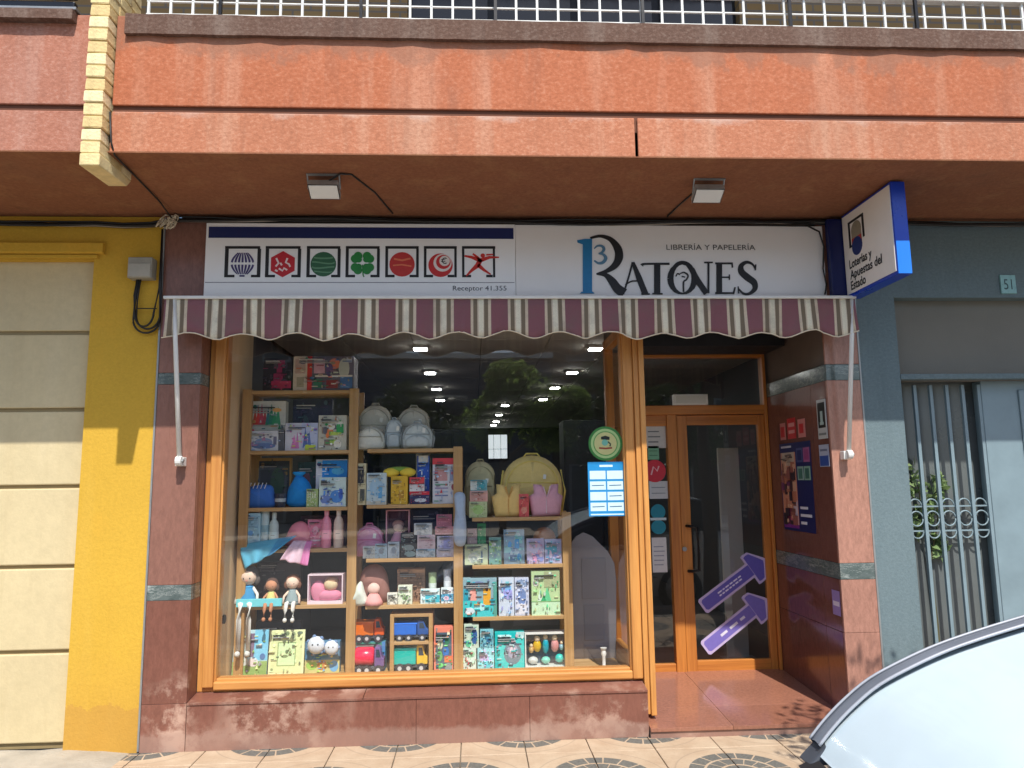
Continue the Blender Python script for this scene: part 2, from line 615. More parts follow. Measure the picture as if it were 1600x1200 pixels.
m_yellow = render_mat("yellow_render", (0.67, 0.405, 0.05), (0.69, 0.45, 0.09), (0.52, 0.27, 0.03), 0.3, wear=0.35, grit=70, speck=0.12, base_dirt=(0.45, 0.22, 0.06))
m_granite = granite_mat("mahogany_granite", (0.262, 0.128, 0.097), (0.09, 0.047, 0.04))
m_plinth = granite_mat("stained_granite", (0.232, 0.098, 0.070), (0.06, 0.03, 0.025), stains=True, rough=0.3)
m_granite3 = granite_mat("dark_mahogany_granite", (0.175, 0.068, 0.05), (0.05, 0.028, 0.025), rough=0.10, spec=0.5)  # the pier granite again, darkened for the entrance side wall
def marble_mat():
    m, nt, b, tc = _base("green_marble")
    o = tc.outputs["Object"]
    n = _noise(nt, o, 9.0, 6.0, 0.7, (0.6, 0.6, 1.6))
    c = _ramp(nt, n, [(0.25, (0.035, 0.055, 0.052)), (0.48, (0.12, 0.15, 0.145)), (0.60, (0.08, 0.11, 0.105)), (0.72, (0.36, 0.40, 0.38))])
    w = _noise(nt, o, 5.0, 8.0, 0.8, (0.5, 0.5, 2.2))
    c = _mix(nt, _ramp(nt, w, [(0.485, 0.0), (0.5, 0.6), (0.515, 0.0)]), c, (0.45, 0.48, 0.45))
    nt.links.new(c, b.inputs["Base Color"]); b.inputs["Roughness"].default_value = 0.15
    return m
m_granite2 = granite_mat("sunlit_granite", (0.42, 0.215, 0.16), (0.11, 0.055, 0.045))  # same stone as the left pier, lightened for the sunlit right pier front
m_green = marble_mat()
WOODC, WOODD = (0.64, 0.305, 0.085), (0.46, 0.175, 0.04)
m_wz = wood_mat("oak_frame_vertical", WOODC, WOODD, 'z')
m_wx = wood_mat("oak_frame_horizontal", WOODC, WOODD, 'x')
m_wy = wood_mat("oak_frame_deep", WOODC, WOODD, 'y')
m_dz = wood_mat("door_wood_vertical", (0.56, 0.215, 0.045), (0.36, 0.115, 0.022), 'z', 0.35)
m_dx = wood_mat("door_wood_horizontal", (0.56, 0.215, 0.045), (0.36, 0.115, 0.022), 'x', 0.35)
m_pz = wood_mat("pine_vertical", (0.50, 0.30, 0.12), (0.37, 0.19, 0.065), 'z', 0.5)
m_px = wood_mat("pine_horizontal", (0.54, 0.34, 0.15), (0.40, 0.22, 0.08), 'x', 0.5)
m_glass = glass_mat("shop_glass", gain=1.3)
m_glass2 = glass_mat("door_glass", tint=(0.80, 0.83, 0.82), gain=1.3)
m_print = print_mat()
m_cloth = print_mat("dyed_cloth", 0.85)
m_gloss = print_mat("glossy_plastic", 0.25)
m_white = M("white_paint", S(228, 228, 224), 0.4, 0.05, 4)
m_whitemetal = M("white_lacquered_steel", S(225, 225, 220), 0.35, 0.07, 9)
m_grout = M("grout", S(120, 108, 98), 0.9, 0.2, 30)
m_dark = M("dark_plastic", (0.016, 0.016, 0.018), 0.5, 0.3, 12)
m_black = M("black_cable", (0.012, 0.012, 0.012), 0.55, 0.3, 20)
m_greymetal = M("grey_steel", S(150, 152, 152), 0.4, 0.1, 12, metal=0.4)
m_blackmetal = M("black_steel", (0.02, 0.02, 0.022), 0.4, 0.2, 20, metal=0.6)

# ---------------------------------------------------------------- ground, road, pavement
g = MB()
g.box(-150, 150, -150, 60, -0.40, -0.16)
struct(g.build("ground", M("earth", S(120, 112, 100), 0.95, 0.2, 0.5)))
g = MB()
g.box(-60, 60, -17.5, -2.72, -0.155, -0.12)
_as = M("asphalt", (0.20, 0.195, 0.185), 0.9, 0.25, 1.2, bump=0.5, bscale=160)
struct(g.build("road", _as))
m_kerb = M("kerb_stone", S(168, 162, 152), 0.85, 0.15, 5, bump=0.3)
g = MB()
for k in range(60):
    g.box(-30 + k * 1.0, -30 + k * 1.0 + 0.992, -2.72, -2.56, -0.15, 0.0)
struct(g.build("kerb", m_kerb, bevel=0.012))
g = MB()
g.box(-60, 60, -26.5, -17.5, -0.15, 0.0)
struct(g.build("far_pavement", M("far_paving", S(190, 180, 165), 0.9, 0.12, 3)))

# pavement tiles: a beige hydraulic tile; four of them meet in a grey ring
def tile_mat():
    m, nt, b, tc = _base("beige_ring_tile")
    geo = nt.nodes.new("ShaderNodeNewGeometry")
    sp = nt.nodes.new("ShaderNodeSeparateXYZ")
    nt.links.new(geo.outputs["Position"], sp.inputs[0])
    def math_(op, a, bb=None, c=None):
        n = nt.nodes.new("ShaderNodeMath"); n.operation = op
        for i, v in enumerate((a, bb, c)):
            if v is None: continue
            if isinstance(v, (int, float)): n.inputs[i].default_value = v
            else: nt.links.new(v, n.inputs[i])
        return n.outputs[0]
    PX_, PY_, X0, Y0 = 0.78, 0.78, 0.30, 0.17
    row = math_('FLOOR', math_('DIVIDE', math_('ADD', sp.outputs[1], -Y0 + 0.39), PY_))
    v = math_('SUBTRACT', math_('SUBTRACT', sp.outputs[1], Y0), math_('MULTIPLY', row, PY_))
    sh = math_('MULTIPLY', math_('PINGPONG', row, 1.0), 0.39)
    xx = math_('ADD', math_('ADD', sp.outputs[0], -X0 + 0.39), sh)
    col = math_('FLOOR', math_('DIVIDE', xx, PX_))
    u = math_('SUBTRACT', math_('SUBTRACT', xx, 0.39), math_('MULTIPLY', col, PX_))
    rad = math_('SQRT', math_('ADD', math_('MULTIPLY', u, u), math_('MULTIPLY', v, v)))
    ang = math_('ARCTAN2', v, u)
    o = geo.outputs["Position"]
    n = _noise(nt, o, 6.0, 5.0, 0.6)
    n2 = _noise(nt, o, 60.0, 4.0, 0.7)
    beige = _mix(nt, _ramp(nt, n, [(0.3, 0.0), (0.75, 1.0)]), S(176, 152, 126), S(196, 176, 150))
    beige = _mix(nt, _ramp(nt, n2, [(0.5, 0.0), (0.8, 0.35)]), beige, S(150, 126, 104))
    grey = _mix(nt, _ramp(nt, n2, [(0.35, 0.0), (0.7, 1.0)]), S(74, 78, 76), S(112, 114, 110))
    # two grey ring bands cut by pale joints into voussoirs, and a grey heart
    ring = _ramp(nt, math_('DIVIDE', rad, 0.40), [(0.0, 1.0), (0.26, 0.0), (0.30, 1.0), (0.485, 0.0), (0.52, 1.0), (0.725, 0.0)], 'CONSTANT')
    seg = math_('FRACT', math_('ADD', math_('MULTIPLY', ang, 16 / (2 * math.pi)), math_('MULTIPLY', math_('GREATER_THAN', rad, 0.2), 0.5)))
    cut = math_('GREATER_THAN', seg, 0.085)
    inn = math_('LESS_THAN', rad, 0.105)
    keep = math_('MAXIMUM', cut, inn)
    fac = math_('MULTIPLY', math_('MULTIPLY', ring, keep), 0.92)
    c = _mix(nt, fac, beige, grey)
    # thin grey lines that cross the beige field like a net between rings
    w = _ramp(nt, math_('DIVIDE', rad, 0.6), [(0.60, 0.0), (0.605, 0.5), (0.625, 0.0)])
    c = _mix(nt, w, c, S(140, 124, 108))
    nt.links.new(c, b.inputs["Base Color"])
    b.inputs["Roughness"].default_value = 0.72
    _bump(nt, b, n2, 0.25, 0.004)
    return m
m_tile = tile_mat()
g = MB()
g.box(-60, 60, -2.56, 0.6, -0.15, -0.012)
pave = struct(g.build("pavement", M("tile_joint_sand", S(126, 116, 102), 0.95, 0.2, 20), org=(0, 0, 0)))
tm = [box_mesh("paving_tile", 0.384, 0.384, 0.03, m_tile, 0.002, s, 0.0006) for s in range(4)]
rnd = random.Random(5)
for i in range(-8, 14):
    for j in range(-6, 1):
        x, y = 0.30 + 0.195 + 0.39 * i, 0.17 - 0.195 + 0.39 * j
        if x < -2.25 and y > -1.0:
            continue
        piece("paving_tile", tm[(i * 3 + j) % 4], pave, (x, y, -0.0295 + rnd.uniform(-0.0008, 0.0008)))
# concrete crossover in front of the garage
g = MB()
n = 16
ring0, ring1 = [], []
for k in range(n + 1):
    x = -5.2 + (3.13) * k / n
    ring0.append((x, 0.05, 0.012 + 0.02 * abs(math.sin(k * 1.9))))
    ring1.append((x, -0.95 + 0.05 * math.sin(k * 2.3), 0.004))
ring0[-1] = (ring0[-1][0], 0.05, -0.006); ring1[-1] = (ring1[-1][0], ring1[-1][1], -0.006)
mid = [(a[0], -0.22 - 0.06 * math.sin(i * 1.7), 0.028 + 0.012 * math.sin(i * 2.7)) for i, a in enumerate(ring0)]
mid[-1] = (mid[-1][0], mid[-1][1], -0.006)
g.loft([ring1, mid, ring0])
struct(g.build("driveway", M("worn_concrete", S(168, 160, 146), 0.95, 0.22, 3.0, bump=0.7, bscale=40), smooth=True))

# ---------------------------------------------------------------- shop wall, its granite slabs
SH_L, SH_R = -2.05, 2.645
wall = thing("shop_wall", "shop front wall faced in polished mahogany granite slabs", "wall", (0.3, 0.1, 0))
g = MB()
g.box(SH_L + 0.012, -1.80, 0.022, 0.30, 0, 3.395)             # left pier
g.box(2.43, SH_R - 0.012, 0.022, 1.2, 0, 3.395)               # right pier
g.box(-1.80, 2.43, 0.03, 0.14, 2.74, 3.395)                   # lintel behind the signs
g.box(-1.80, 1.075, 0.022, 0.13, 0, 0.262)                    # plinth core
g.box(-1.80, -1.775, 0.14, 0.20, 0.262, 2.74)
g.box(1.1, 2.43, 0.30, 1.2, 2.745, 2.86)
g.build("core", M("wall_core", S(110, 98, 90), 0.9, 0.1), wall)
def slab(x0, x1, z0, z1, y0=0.0, y1=0.02, mat=None, bev=0.0015):
    gg = MB(); gg.box(x0, x1, y0, y1, z0, z1)
    return gg.build("granite_slab", mat or m_granite, wall, bevel=bev)
# left pier: slabs and two green marble bands; front face then the window reveal
for z0, z1, mt in ((0.0, 0.28, m_plinth), (0.282, 0.898, m_plinth), (0.9, 0.992, m_green), (0.994, 2.262, m_granite),
                   (2.264, 2.338, m_green), (2.34, 2.80, m_granite), (2.802, 3.39, m_granite)):
    slab(SH_L + 0.004, -1.7755, z0, z1, mat=mt)
    if z0 > 0.28 and z1 < 2.81:
        gg = MB(); gg.box(-1.7975, -1.7745, 0.0205, 0.155, z0, z1)
        gg.build("granite_slab", mt, wall, bevel=0.0015)
# right pier front
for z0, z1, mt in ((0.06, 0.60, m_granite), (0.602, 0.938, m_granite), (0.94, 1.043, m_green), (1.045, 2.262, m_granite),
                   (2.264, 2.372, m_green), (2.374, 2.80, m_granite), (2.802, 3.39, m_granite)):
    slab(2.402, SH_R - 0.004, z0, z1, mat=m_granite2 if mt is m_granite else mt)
    # the side wall of the entrance: two columns of slabs
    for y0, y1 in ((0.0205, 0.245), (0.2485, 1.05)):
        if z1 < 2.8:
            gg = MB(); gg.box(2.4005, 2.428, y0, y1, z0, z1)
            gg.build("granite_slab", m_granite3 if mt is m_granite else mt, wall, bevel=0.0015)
# plinth: four slabs and the sill above them
xs = [-1.773, -0.37, 0.34, 1.094]
for a, b_ in zip(xs[:-1], xs[1:]):
    slab(a + 0.001, b_ - 0.001, 0.0, 0.268, mat=m_plinth)
gg = MB(); gg.box(1.0745, 1.094, 0.0205, 0.20, 0.0, 0.268); gg.build("granite_slab", m_plinth, wall, bevel=0.0015)
for a, b_ in ((-1.773, -0.70), (-0.698, 1.094)):
    gg = MB(); gg.prism_axis([(-0.006, 0.270), (-0.006, 0.284), (0.16, 0.304), (0.16, 0.270)], a + 0.001, b_ - 0.001, 'x')
    gg.build("window_ledge", m_plinth, wall, bevel=0.001)
# steel corner trims
for x in (SH_L, SH_R - 0.0):
    gg = MB(); gg.box(x - 0.008, x + 0.003, -0.004, 0.05, 0.01, 3.39); gg.build("corner_trim", m_greymetal, wall)

# the entrance floor: a shallow granite ramp, riser in front
step = thing("entrance_step", "reddish polished granite entrance step between window and side wall", "step", (1.76, 0.5, 0))
g = MB(); g.prism_axis([(-0.03, 0.0), (-0.03, 0.035), (0.0, 0.04), (1.3, 0.095), (1.3, 0.0)], 1.096, 2.40, 'x')
g.build("core", m_grout, step)
m_stepg = granite_mat("step_granite", (0.33, 0.145, 0.095), (0.12, 0.055, 0.042), rough=0.07, spec=0.6)
for a, b_ in ((1.096, 1.62), (1.622, 2.399)):
    for y0, y1 in ((-0.045, 0.30), (0.3015, 1.25)):
        za, zb_ = 0.042 + (y0 + 0.045) * 0.058, 0.042 + (y1 + 0.045) * 0.058
        g = MB(); g.prism_axis([(y0, za), (y0, za + 0.022), (y1, zb_ + 0.022), (y1, zb_)], a, b_, 'x')
        g.build("granite_slab", m_stepg, step, bevel=0.0012)
g = MB(); g.box(1.096, 2.40, -0.034, -0.031, 0.0, 0.04); g.build("riser", m_plinth, step)

# ---------------------------------------------------------------- balconies above
def balcony(name, label, x0, x1, mat, smat, joint=None, cop=None, top=4.20, mat2=None):
    b = thing(name, label, "balcony", ((x0 + x1) / 2, -0.5, 3.40))
    g = MB(); g.box(x0, x1, -0.954, -0.55, 3.402, top - 0.03); g.box(x0, x1, -0.954, 0.14, 3.402, 3.55)
    g.build("core", M("balcony_core", (0.15, 0.06, 0.035), 0.95), b)
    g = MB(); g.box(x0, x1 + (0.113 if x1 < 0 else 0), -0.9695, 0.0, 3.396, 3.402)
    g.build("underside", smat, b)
    segs = [(x0, x1)] if joint is None else [(x0, joint - 0.008), (joint + 0.008, x1)]
    for a, c in segs:
        g = MB(); g.box(a, c, -0.97, -0.954, 3.398, 3.632)
        g.build("lower_band", mat2 or mat, b, bevel=0.006)
    g = MB(); g.box(x0, x1, -0.97, -0.954, 3.668, top - 0.005)
    g.build("upper_band", mat, b, bevel=0.005)
    if cop:
        a, c, z0, z1, pr = cop
        g = MB()
        n = max(8, int((c - a) / 0.12))
        f0, f1, f2, f3 = [], [], [], []
        rr = random.Random(8)
        for k in range(n + 1):
            x = a + (c - a) * k / n
            j = rr.uniform(-0.004, 0.004)
            f0.append((x, -0.955, z0 + j)); f1.append((x, -0.97 - pr + j, z0 + j)); f2.append((x, -0.97 - pr + j, z1 - 0.008)); f3.append((x, -0.5, z1))
        g.loft([f0, f1, f2, f3])
        g._add([f0[0], f1[0], f2[0], f3[0]], [(0, 1, 2, 3)]); g._add([f0[-1], f1[-1], f2[-1], f3[-1]], [(3, 2, 1, 0)])
        g.build("coping", m_coping, b)
    return b
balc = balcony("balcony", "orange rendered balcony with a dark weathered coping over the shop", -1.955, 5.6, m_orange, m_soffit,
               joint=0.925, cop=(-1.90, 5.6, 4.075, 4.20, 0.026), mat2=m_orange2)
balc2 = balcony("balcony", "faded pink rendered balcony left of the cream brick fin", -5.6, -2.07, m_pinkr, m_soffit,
                cop=(-5.6, -2.17, 4.14, 4.205, 0.05))  # coping added here to cast the dark band atop the pink fascia
# upper storey behind the railings
up = thing("upper_storey", "yellow brick storey with dark windows behind the balcony railing", "building", (0, 0.1, 4.2))
def brick_mat():
    m, nt, b, tc = _base("yellow_brick_wall")
    bt = nt.nodes.new("ShaderNodeTexBrick")
    bt.inputs["Scale"].default_value = 1.0
    bt.inputs["Brick Width"].default_value = 0.25; bt.inputs["Row Height"].default_value = 0.065
    bt.inputs["Mortar Size"].default_value = 0.008
    bt.inputs["Color1"].default_value = (0.42, 0.28, 0.12, 1); bt.inputs["Color2"].default_value = (0.34, 0.21, 0.09, 1)
    bt.inputs["Mortar"].default_value = (0.25, 0.21, 0.17, 1)
    mp = nt.nodes.new("ShaderNodeMapping"); mp.inputs["Rotation"].default_value = (math.radians(90), 0, 0)
    nt.links.new(tc.outputs["Object"], mp.inputs[0]); nt.links.new(mp.outputs[0], bt.inputs["Vector"])
    nt.links.new(bt.outputs["Color"], b.inputs["Base Color"]); b.inputs["Roughness"].default_value = 0.9
    return m
m_ybrick = brick_mat()
g = MB()
for a, c in ((-5.6, -0.45), (1.95, 5.6)):
    g.box(a, c, 0.0, 0.3, 3.56, 7.2)
g.box(-0.45, 1.95, 0.0, 0.3, 6.1, 7.2)
g.build("wall", m_ybrick, up, org=(0, 0.1, 4.2))
g = MB(); g.box(-0.45, 1.95, 0.08, 0.12, 3.56, 6.1); w_ = g.build("window", m_dark, up)
for k in range(4):
    g = MB(); g.box(-0.45 + k * 0.6 + 0.03, -0.45 + k * 0.6 + 0.57, 0.06, 0.078, 3.7, 6.05)
    g.build("pane", M("dark_pane", (0.012, 0.014, 0.016), 0.08, 0.1), w_)
g = MB(); g.box(-5.6, 5.6, -1.4, 0.0, 6.12, 6.4); g.build("shade_slab", m_orange, up)  # unseen slab overhead, lowered and deepened to shade the wall behind the railing

# railing: white welded panels between dark posts
rail = thing("balcony_railing", "white steel bar railing along the top of the orange balcony", "railing", (1.8, -0.93, 4.2))
RX0, RX1 = -1.815, 5.6
g = MB(); g.box(RX0, RX1, -0.945, -0.92, 4.212, 4.232); g.build("bottom_rail", m_whitemetal, rail, bevel=0.003)
g = MB(); g.box(RX0, RX1, -0.939, -0.926, 4.305, 4.312); g.build("wire", m_whitemetal, rail)
g = MB(); g.box(RX0, RX1, -0.955, -0.91, 4.405, 4.425); g.build("middle_rail", m_whitemetal, rail)
g = MB(); g.box(RX0, RX1, -0.955, -0.91, 5.0, 5.03); g.build("hand_rail", m_whitemetal, rail)
bm_ = box_mesh("bar", 0.013, 0.013, 0.80, m_whitemetal, 0.001)
k = 0
x = RX0 + 0.01
while x < 4.6:
    piece("bar", bm_, rail, (x, -0.9325, 4.2)); x += 0.1215; k += 1
pm_ = box_mesh("post", 0.017, 0.017, 0.86, m_blackmetal, 0.002)
for x in (-1.40, -0.62, 0.14, 0.99, 1.86, 2.62, 3.45):
    piece("post", pm_, rail, (x, -0.965, 4.20))
# pierced screen above the middle rail
sc_ = thing("lattice_screen", "white lattice screen fixed above the railing at the upper right", "screen", (2.9, -0.93, 4.43))
g = MB()
g.box(0.3, 5.6, -0.94, -0.93, 4.43, 4.455); g.box(0.3, 5.6, -0.94, -0.93, 4.53, 4.56)
for k in range(66):
    xx = 0.3 + 0.08 * k
    g.prism([(xx, 4.452), (xx + 0.015, 4.452), (xx + 0.08, 4.532), (xx + 0.065, 4.532)], -0.939, -0.931)
    g.prism([(xx + 0.065, 4.452), (xx + 0.08, 4.452), (xx + 0.015, 4.532), (xx, 4.532)], -0.9385, -0.9315)
g.build("lattice", m_whitemetal, sc_)
g = MB(); g.box(0.3, 5.6, -0.915, -0.908, 4.43, 4.56); g.build("backing", M("tan_cane", S(205, 165, 110), 0.8, 0.2, 30), sc_)
# railing of the other balcony: dark glossy metal
r2 = thing("balcony_railing", "black metal railing on the faded pink balcony at the top left", "railing", (-3.6, -0.93, 4.2))
for z, h in ((4.228, 0.05), (4.30, 0.06), (4.40, 0.03)):
    g = MB(); g.box(-5.6, -2.19, -0.97, -0.93, z, z + h)
    g.build("rail", M("black_gloss_metal", (0.012, 0.013, 0.016), 0.15, 0.1, metal=0.2), r2, bevel=0.01)
g = MB(); g.box(-5.6, -2.165, -1.0, -0.92, 4.207, 4.222); g.build("base_rail", m_greymetal, r2)

# ---------------------------------------------------------------- the brick fin between the balconies
fin = thing("brick_fin", "cream brick fin standing between the orange and the pink balcony", "brick pier", (-2.01, -0.9, 3.29))
m_creamb = [M("cream_brick_%d" % k, c, 0.85, 0.16, 14, bump=0.4, bscale=70) for k, c in
            enumerate((S(226, 204, 150), S(214, 188, 132), S(232, 214, 168)))]
g = MB()
g.box(-2.052, -1.972, -1.038, -0.70, 3.37, 4.75)
g.build("mortar", M("pale_mortar", S(196, 180, 146), 0.9, 0.1), fin)
rnd = random.Random(3)
bms = [box_mesh("brick", 0.098, 0.118, 0.064, m_creamb[k % 3], 0.004, k, 0.002) for k in range(6)]
z = 3.355
k = 0
while z < 4.7:
    for j, y in enumerate((-0.992, -0.87, -0.748)):
        piece("brick", bms[(k * 2 + j) % 6], fin, (-2.011 + rnd.uniform(-0.003, 0.003), y + rnd.uniform(-0.004, 0.004), z))
    z += 0.0715
    k += 1
g = MB(); g.prism_axis([(-1.055, 3.285), (-1.055, 3.352), (-0.69, 3.352), (-0.74, 3.30)], -2.063, -1.959, 'x')
g.build("foot_brick", m_creamb[0], fin, bevel=0.006)

# ---------------------------------------------------------------- left neighbour: yellow wall, cream garage door
yw = thing("yellow_wall", "yellow rendered wall of the neighbouring garage", "wall", (-3.0, 0.1, 0))
g = MB()
g.box(-2.50, SH_L - 0.011, 0.004, 0.35, 0, 3.395)
g.box(-6.0, -2.50, 0.004, 0.35, 3.10, 3.395)
g.box(-6.0, -5.3, 0.004, 0.35, 0, 3.10)
g.build("wall", m_yellow, yw, org=(-3.0, 0.1, 0))
g = MB(); g.prism_axis([(-0.035, 3.14), (-0.035, 3.205), (0.002, 3.215), (0.002, 3.13)], -6.0, -2.43, 'x')
g.build("lintel_moulding", m_yellow, yw, bevel=0.004)
g = MB(); g.prism_axis([(-0.018, 3.105), (-0.018, 3.128), (0.002, 3.128), (0.002, 3.105)], -6.0, -2.47, 'x')
g.build("lintel_moulding", m_yellow, yw, bevel=0.003)
gd = thing("garage_door", "cream sectional garage door with six wide flat panels", "garage door", (-3.9, 0.08, 0.09))
m_cream = render_mat("cream_lacquer", S(216, 199, 158), S(224, 210, 176), S(176, 152, 108), 0.22, rough=0.5, grit=24, wear=0.3, vary=0.5)
zs = [0.045, 0.595, 1.113, 1.615, 2.11, 2.62, 3.14]
for a, b_ in zip(zs[:-1], zs[1:]):
    g = MB(); g.box(-5.3, -2.505, 0.062, 0.10, a + 0.012, b_ - 0.012); g.build("panel", m_cream, gd, bevel=0.008)
g = MB(); g.box(-5.3, -2.505, 0.08, 0.11, 0.02, 3.14); g.build("backing", M("cream_shadow_gap", S(150, 130, 90), 0.7, 0.1), gd)
# meter box with looped cables on the yellow wall
jb = thing("junction_box", "small grey junction box on the yellow wall under the cables", "junction box", (-2.165, -0.03, 2.95))
g = MB(); g.box(-2.245, -2.09, -0.075, 0.003, 2.955, 3.095); g.build("housing", M("grey_box", S(158, 154, 142), 0.6, 0.12, 10), jb, bevel=0.006)
g = MB(); g.box(-2.240, -2.095, -0.084, -0.0755, 2.96, 3.05); g.build("cover", M("grey_box2", S(172, 168, 156), 0.55, 0.1, 10), jb, bevel=0.004)
cl = thing("cable_loop", "black cables hanging in a loop below the junction box", "cable", (-2.12, -0.03, 2.62))
for i, (w, zb_, xo) in enumerate(((0.085, 2.60, 0.0), (0.075, 2.625, 0.012), (0.06, 2.64, -0.01))):
    pts = []
    for k in range(15):
        t = k / 14
        a = math.pi * (1 + t)
        pts.append((-2.13 + xo + w * math.cos(a), -0.02 - 0.008 * i, zb_ + 0.09 + 0.09 * math.sin(a)))
    pts = [(-2.19 + xo, -0.03, 2.955), (-2.205 + xo, -0.025, 2.85)] + pts + [(-2.05 + xo * 0.5, -0.03, 2.9), (-2.055, -0.03, 3.3)]
    g = MB(); g.tube(pts, 0.0065, 6); g.build("strand", m_black, cl, smooth=True)
g = MB(); g.tube([(-2.19, -0.035, 2.76), (-2.06, -0.04, 2.758)], 0.004, 5); g.build("tie", m_black, cl)

# cables strung along the top of the wall
cb = thing("cable_bundle", "black cables strung along the wall under the balconies", "cable", (0.5, -0.03, 3.33))
rnd = random.Random(11)
for i in range(6):
    pts = []
    x = -5.0
    ph = rnd.uniform(0, 6)
    while x < 5.0:
        sag = 0.012 * math.sin(x * 1.9 + ph) + 0.006 * math.sin(x * 5.1 + 2 * ph)
        base = 3.365 if x > -2.05 else 3.352 + 0.01 * x
        if x < -2.3: base = 3.345
        pts.append((x, -0.035 - 0.012 * (i % 3) if x > -2.0 else -0.03 - 0.01 * (i % 3), base + sag - 0.006 * (i // 2)))
        x += 0.18
    g = MB(); g.tube(pts, 0.006 + 0.003 * (i % 2), 6); g.build("strand", m_black if i != 4 else M("grey_cable", S(150, 140, 130), 0.6), cb, smooth=True)
# frayed pale insulation where cables meet, and a cable that climbs the soffit to the fin
kn = thing("cable_splice", "frayed pale tape lump where the cables meet above the left pier", "cable splice", (-2.0, -0.06, 3.33))
g = MB(); rnd = random.Random(4)
for k in range(26):
    a = rnd.uniform(0, 6.28)
    c = Vector((-2.005 + rnd.uniform(-0.045, 0.045), -0.06, 3.335 + rnd.uniform(-0.03, 0.03)))
    pts = [tuple(c + Vector((0.03 * math.cos(a + t), -0.012 * t + rnd.uniform(-0.01, 0.01), 0.022 * math.sin(a + 1.7 * t)))) for t in (0, 0.8, 1.6, 2.4)]
    g.tube(pts, 0.005, 5)
g.build("tape", M("pale_tape", S(205, 192, 168), 0.8, 0.25, 40), kn, smooth=True)
sc = thing("soffit_cable", "thin black cable crossing the soffit from the brick fin", "cable", (-1.98, -0.5, 3.37))
g = MB(); g.tube([(-1.955, -0.985, 3.62), (-1.94, -0.985, 3.45), (-1.93, -0.96, 3.385), (-1.95, -0.6, 3.387), (-1.965, -0.3, 3.385), (-1.98, -0.07, 3.36)], 0.005, 6)
g.build("strand", m_black, sc, smooth=True)

# ---------------------------------------------------------------- display window
WY = 0.15
win = thing("display_window", "large shop display window in a varnished oak frame", "window", (-0.3, WY, 0.30))
def part(mb, name, mat, parent, **k):
    return mb.build(name, mat, parent, **k)
g = MB(); g.box(-1.772, -1.655, WY + 0.005, WY + 0.09, 0.306, 2.74); part(g, "jamb", m_wz, win, bevel=0.005)
g = MB(); g.box(-1.735, -1.665, WY - 0.022, WY + 0.004, 0.335, 2.74); part(g, "jamb_moulding", m_wz, win, bevel=0.008)
g = MB(); g.box(-1.654, 1.02, WY + 0.005, WY + 0.085, 0.306, 0.385); part(g, "bottom_rail", m_wx, win, bevel=0.005)
g = MB(); g.box(-1.664, 1.03, WY - 0.024, WY + 0.004, 0.318, 0.372); part(g, "rail_moulding", m_wx, win, bevel=0.010)
g = MB(); g.box(-1.654, 1.02, WY + 0.005, WY + 0.085, 2.66, 2.74); part(g, "top_rail", m_wx, win, bevel=0.005)
g = MB(); g.box(1.021, 1.118, WY + 0.005, WY + 0.09, 0.306, 2.74); part(g, "corner_post", m_wz, win, bevel=0.005)
g = MB(); g.box(1.031, 1.098, WY - 0.024, WY + 0.004, 0.318, 2.74); part(g, "post_moulding", m_wz, win, bevel=0.008)
g = MB(); g.box(1.0995, 1.135, WY - 0.04, WY + 0.02, 0.10, 2.74); part(g, "jamb_board", m_wz, win, bevel=0.006)
g = MB(); g.box(1.1355, 1.172, WY - 0.055, WY + 0.095, 0.095, 2.74); part(g, "jamb_board", m_wz, win, bevel=0.006)
g = MB(); g._add([(-1.655, WY + 0.03, 0.384), (1.022, WY + 0.03, 0.384), (1.022, WY + 0.03, 2.662), (-1.655, WY + 0.03, 2.662)], [(0, 1, 2, 3)]); part(g, "pane", m_glass, win)
# the return of the window along the entrance
g = MB(); g.box(1.075, 1.125, 0.246, 1.0, 0.095, 0.40); part(g, "return_panel", m_wy, win, bevel=0.004)
g = MB(); g.box(1.07, 1.13, 0.246, 1.0, 2.66, 2.74); part(g, "return_top_rail", m_wy, win, bevel=0.004)
g = MB(); g.box(1.066, 1.134, 1.0, 1.075, 0.095, 2.74); part(g, "return_post", m_dz, win, bevel=0.004)
g = MB(); g._add([(1.10, 0.246, 0.398), (1.10, 1.0, 0.398), (1.10, 1.0, 2.662), (1.10, 0.246, 2.662)], [(0, 1, 2, 3)]); part(g, "return_pane", m_glass, win)

# ---------------------------------------------------------------- entrance: side light, door leaf, fanlight
DY = 1.05
door = thing("shop_entrance", "varnished wooden glazed door with side light and fanlight in the recess", "door", (1.75, DY, 0.11))
def P2(px, py): return P(px, py, DY)
ZT = 2.13
g = MB(); g.box(1.135, 1.19, DY - 0.02, DY + 0.06, 0.10, 2.64); part(g, "frame_post", m_dz, door, bevel=0.004)
g = MB(); g.box(1.565, 1.645, DY - 0.015, DY + 0.06, 0.10, ZT); part(g, "frame_post", m_dz, door, bevel=0.004)
g = MB(); g.box(2.374, 2.399, DY - 0.03, DY + 0.06, 0.10, 2.66); part(g, "frame_post", m_dz, door, bevel=0.004)
g = MB(); g.box(1.19, 2.374, DY - 0.03, DY + 0.06, ZT, ZT + 0.075); part(g, "transom_bar", m_dx, door, bevel=0.006)
g = MB(); g.box(1.19, 2.374, DY - 0.02, DY + 0.06, 2.60, 2.66); part(g, "head_rail", m_dx, door, bevel=0.004)
g = MB(); g.box(1.19, 1.565, DY, DY + 0.045, 0.10, 0.185); part(g, "side_light_rail", m_dx, door, bevel=0.004)
g = MB(); g.box(1.19, 1.565, DY, DY + 0.045, 2.04, ZT); part(g, "side_light_rail", m_dx, door, bevel=0.004)
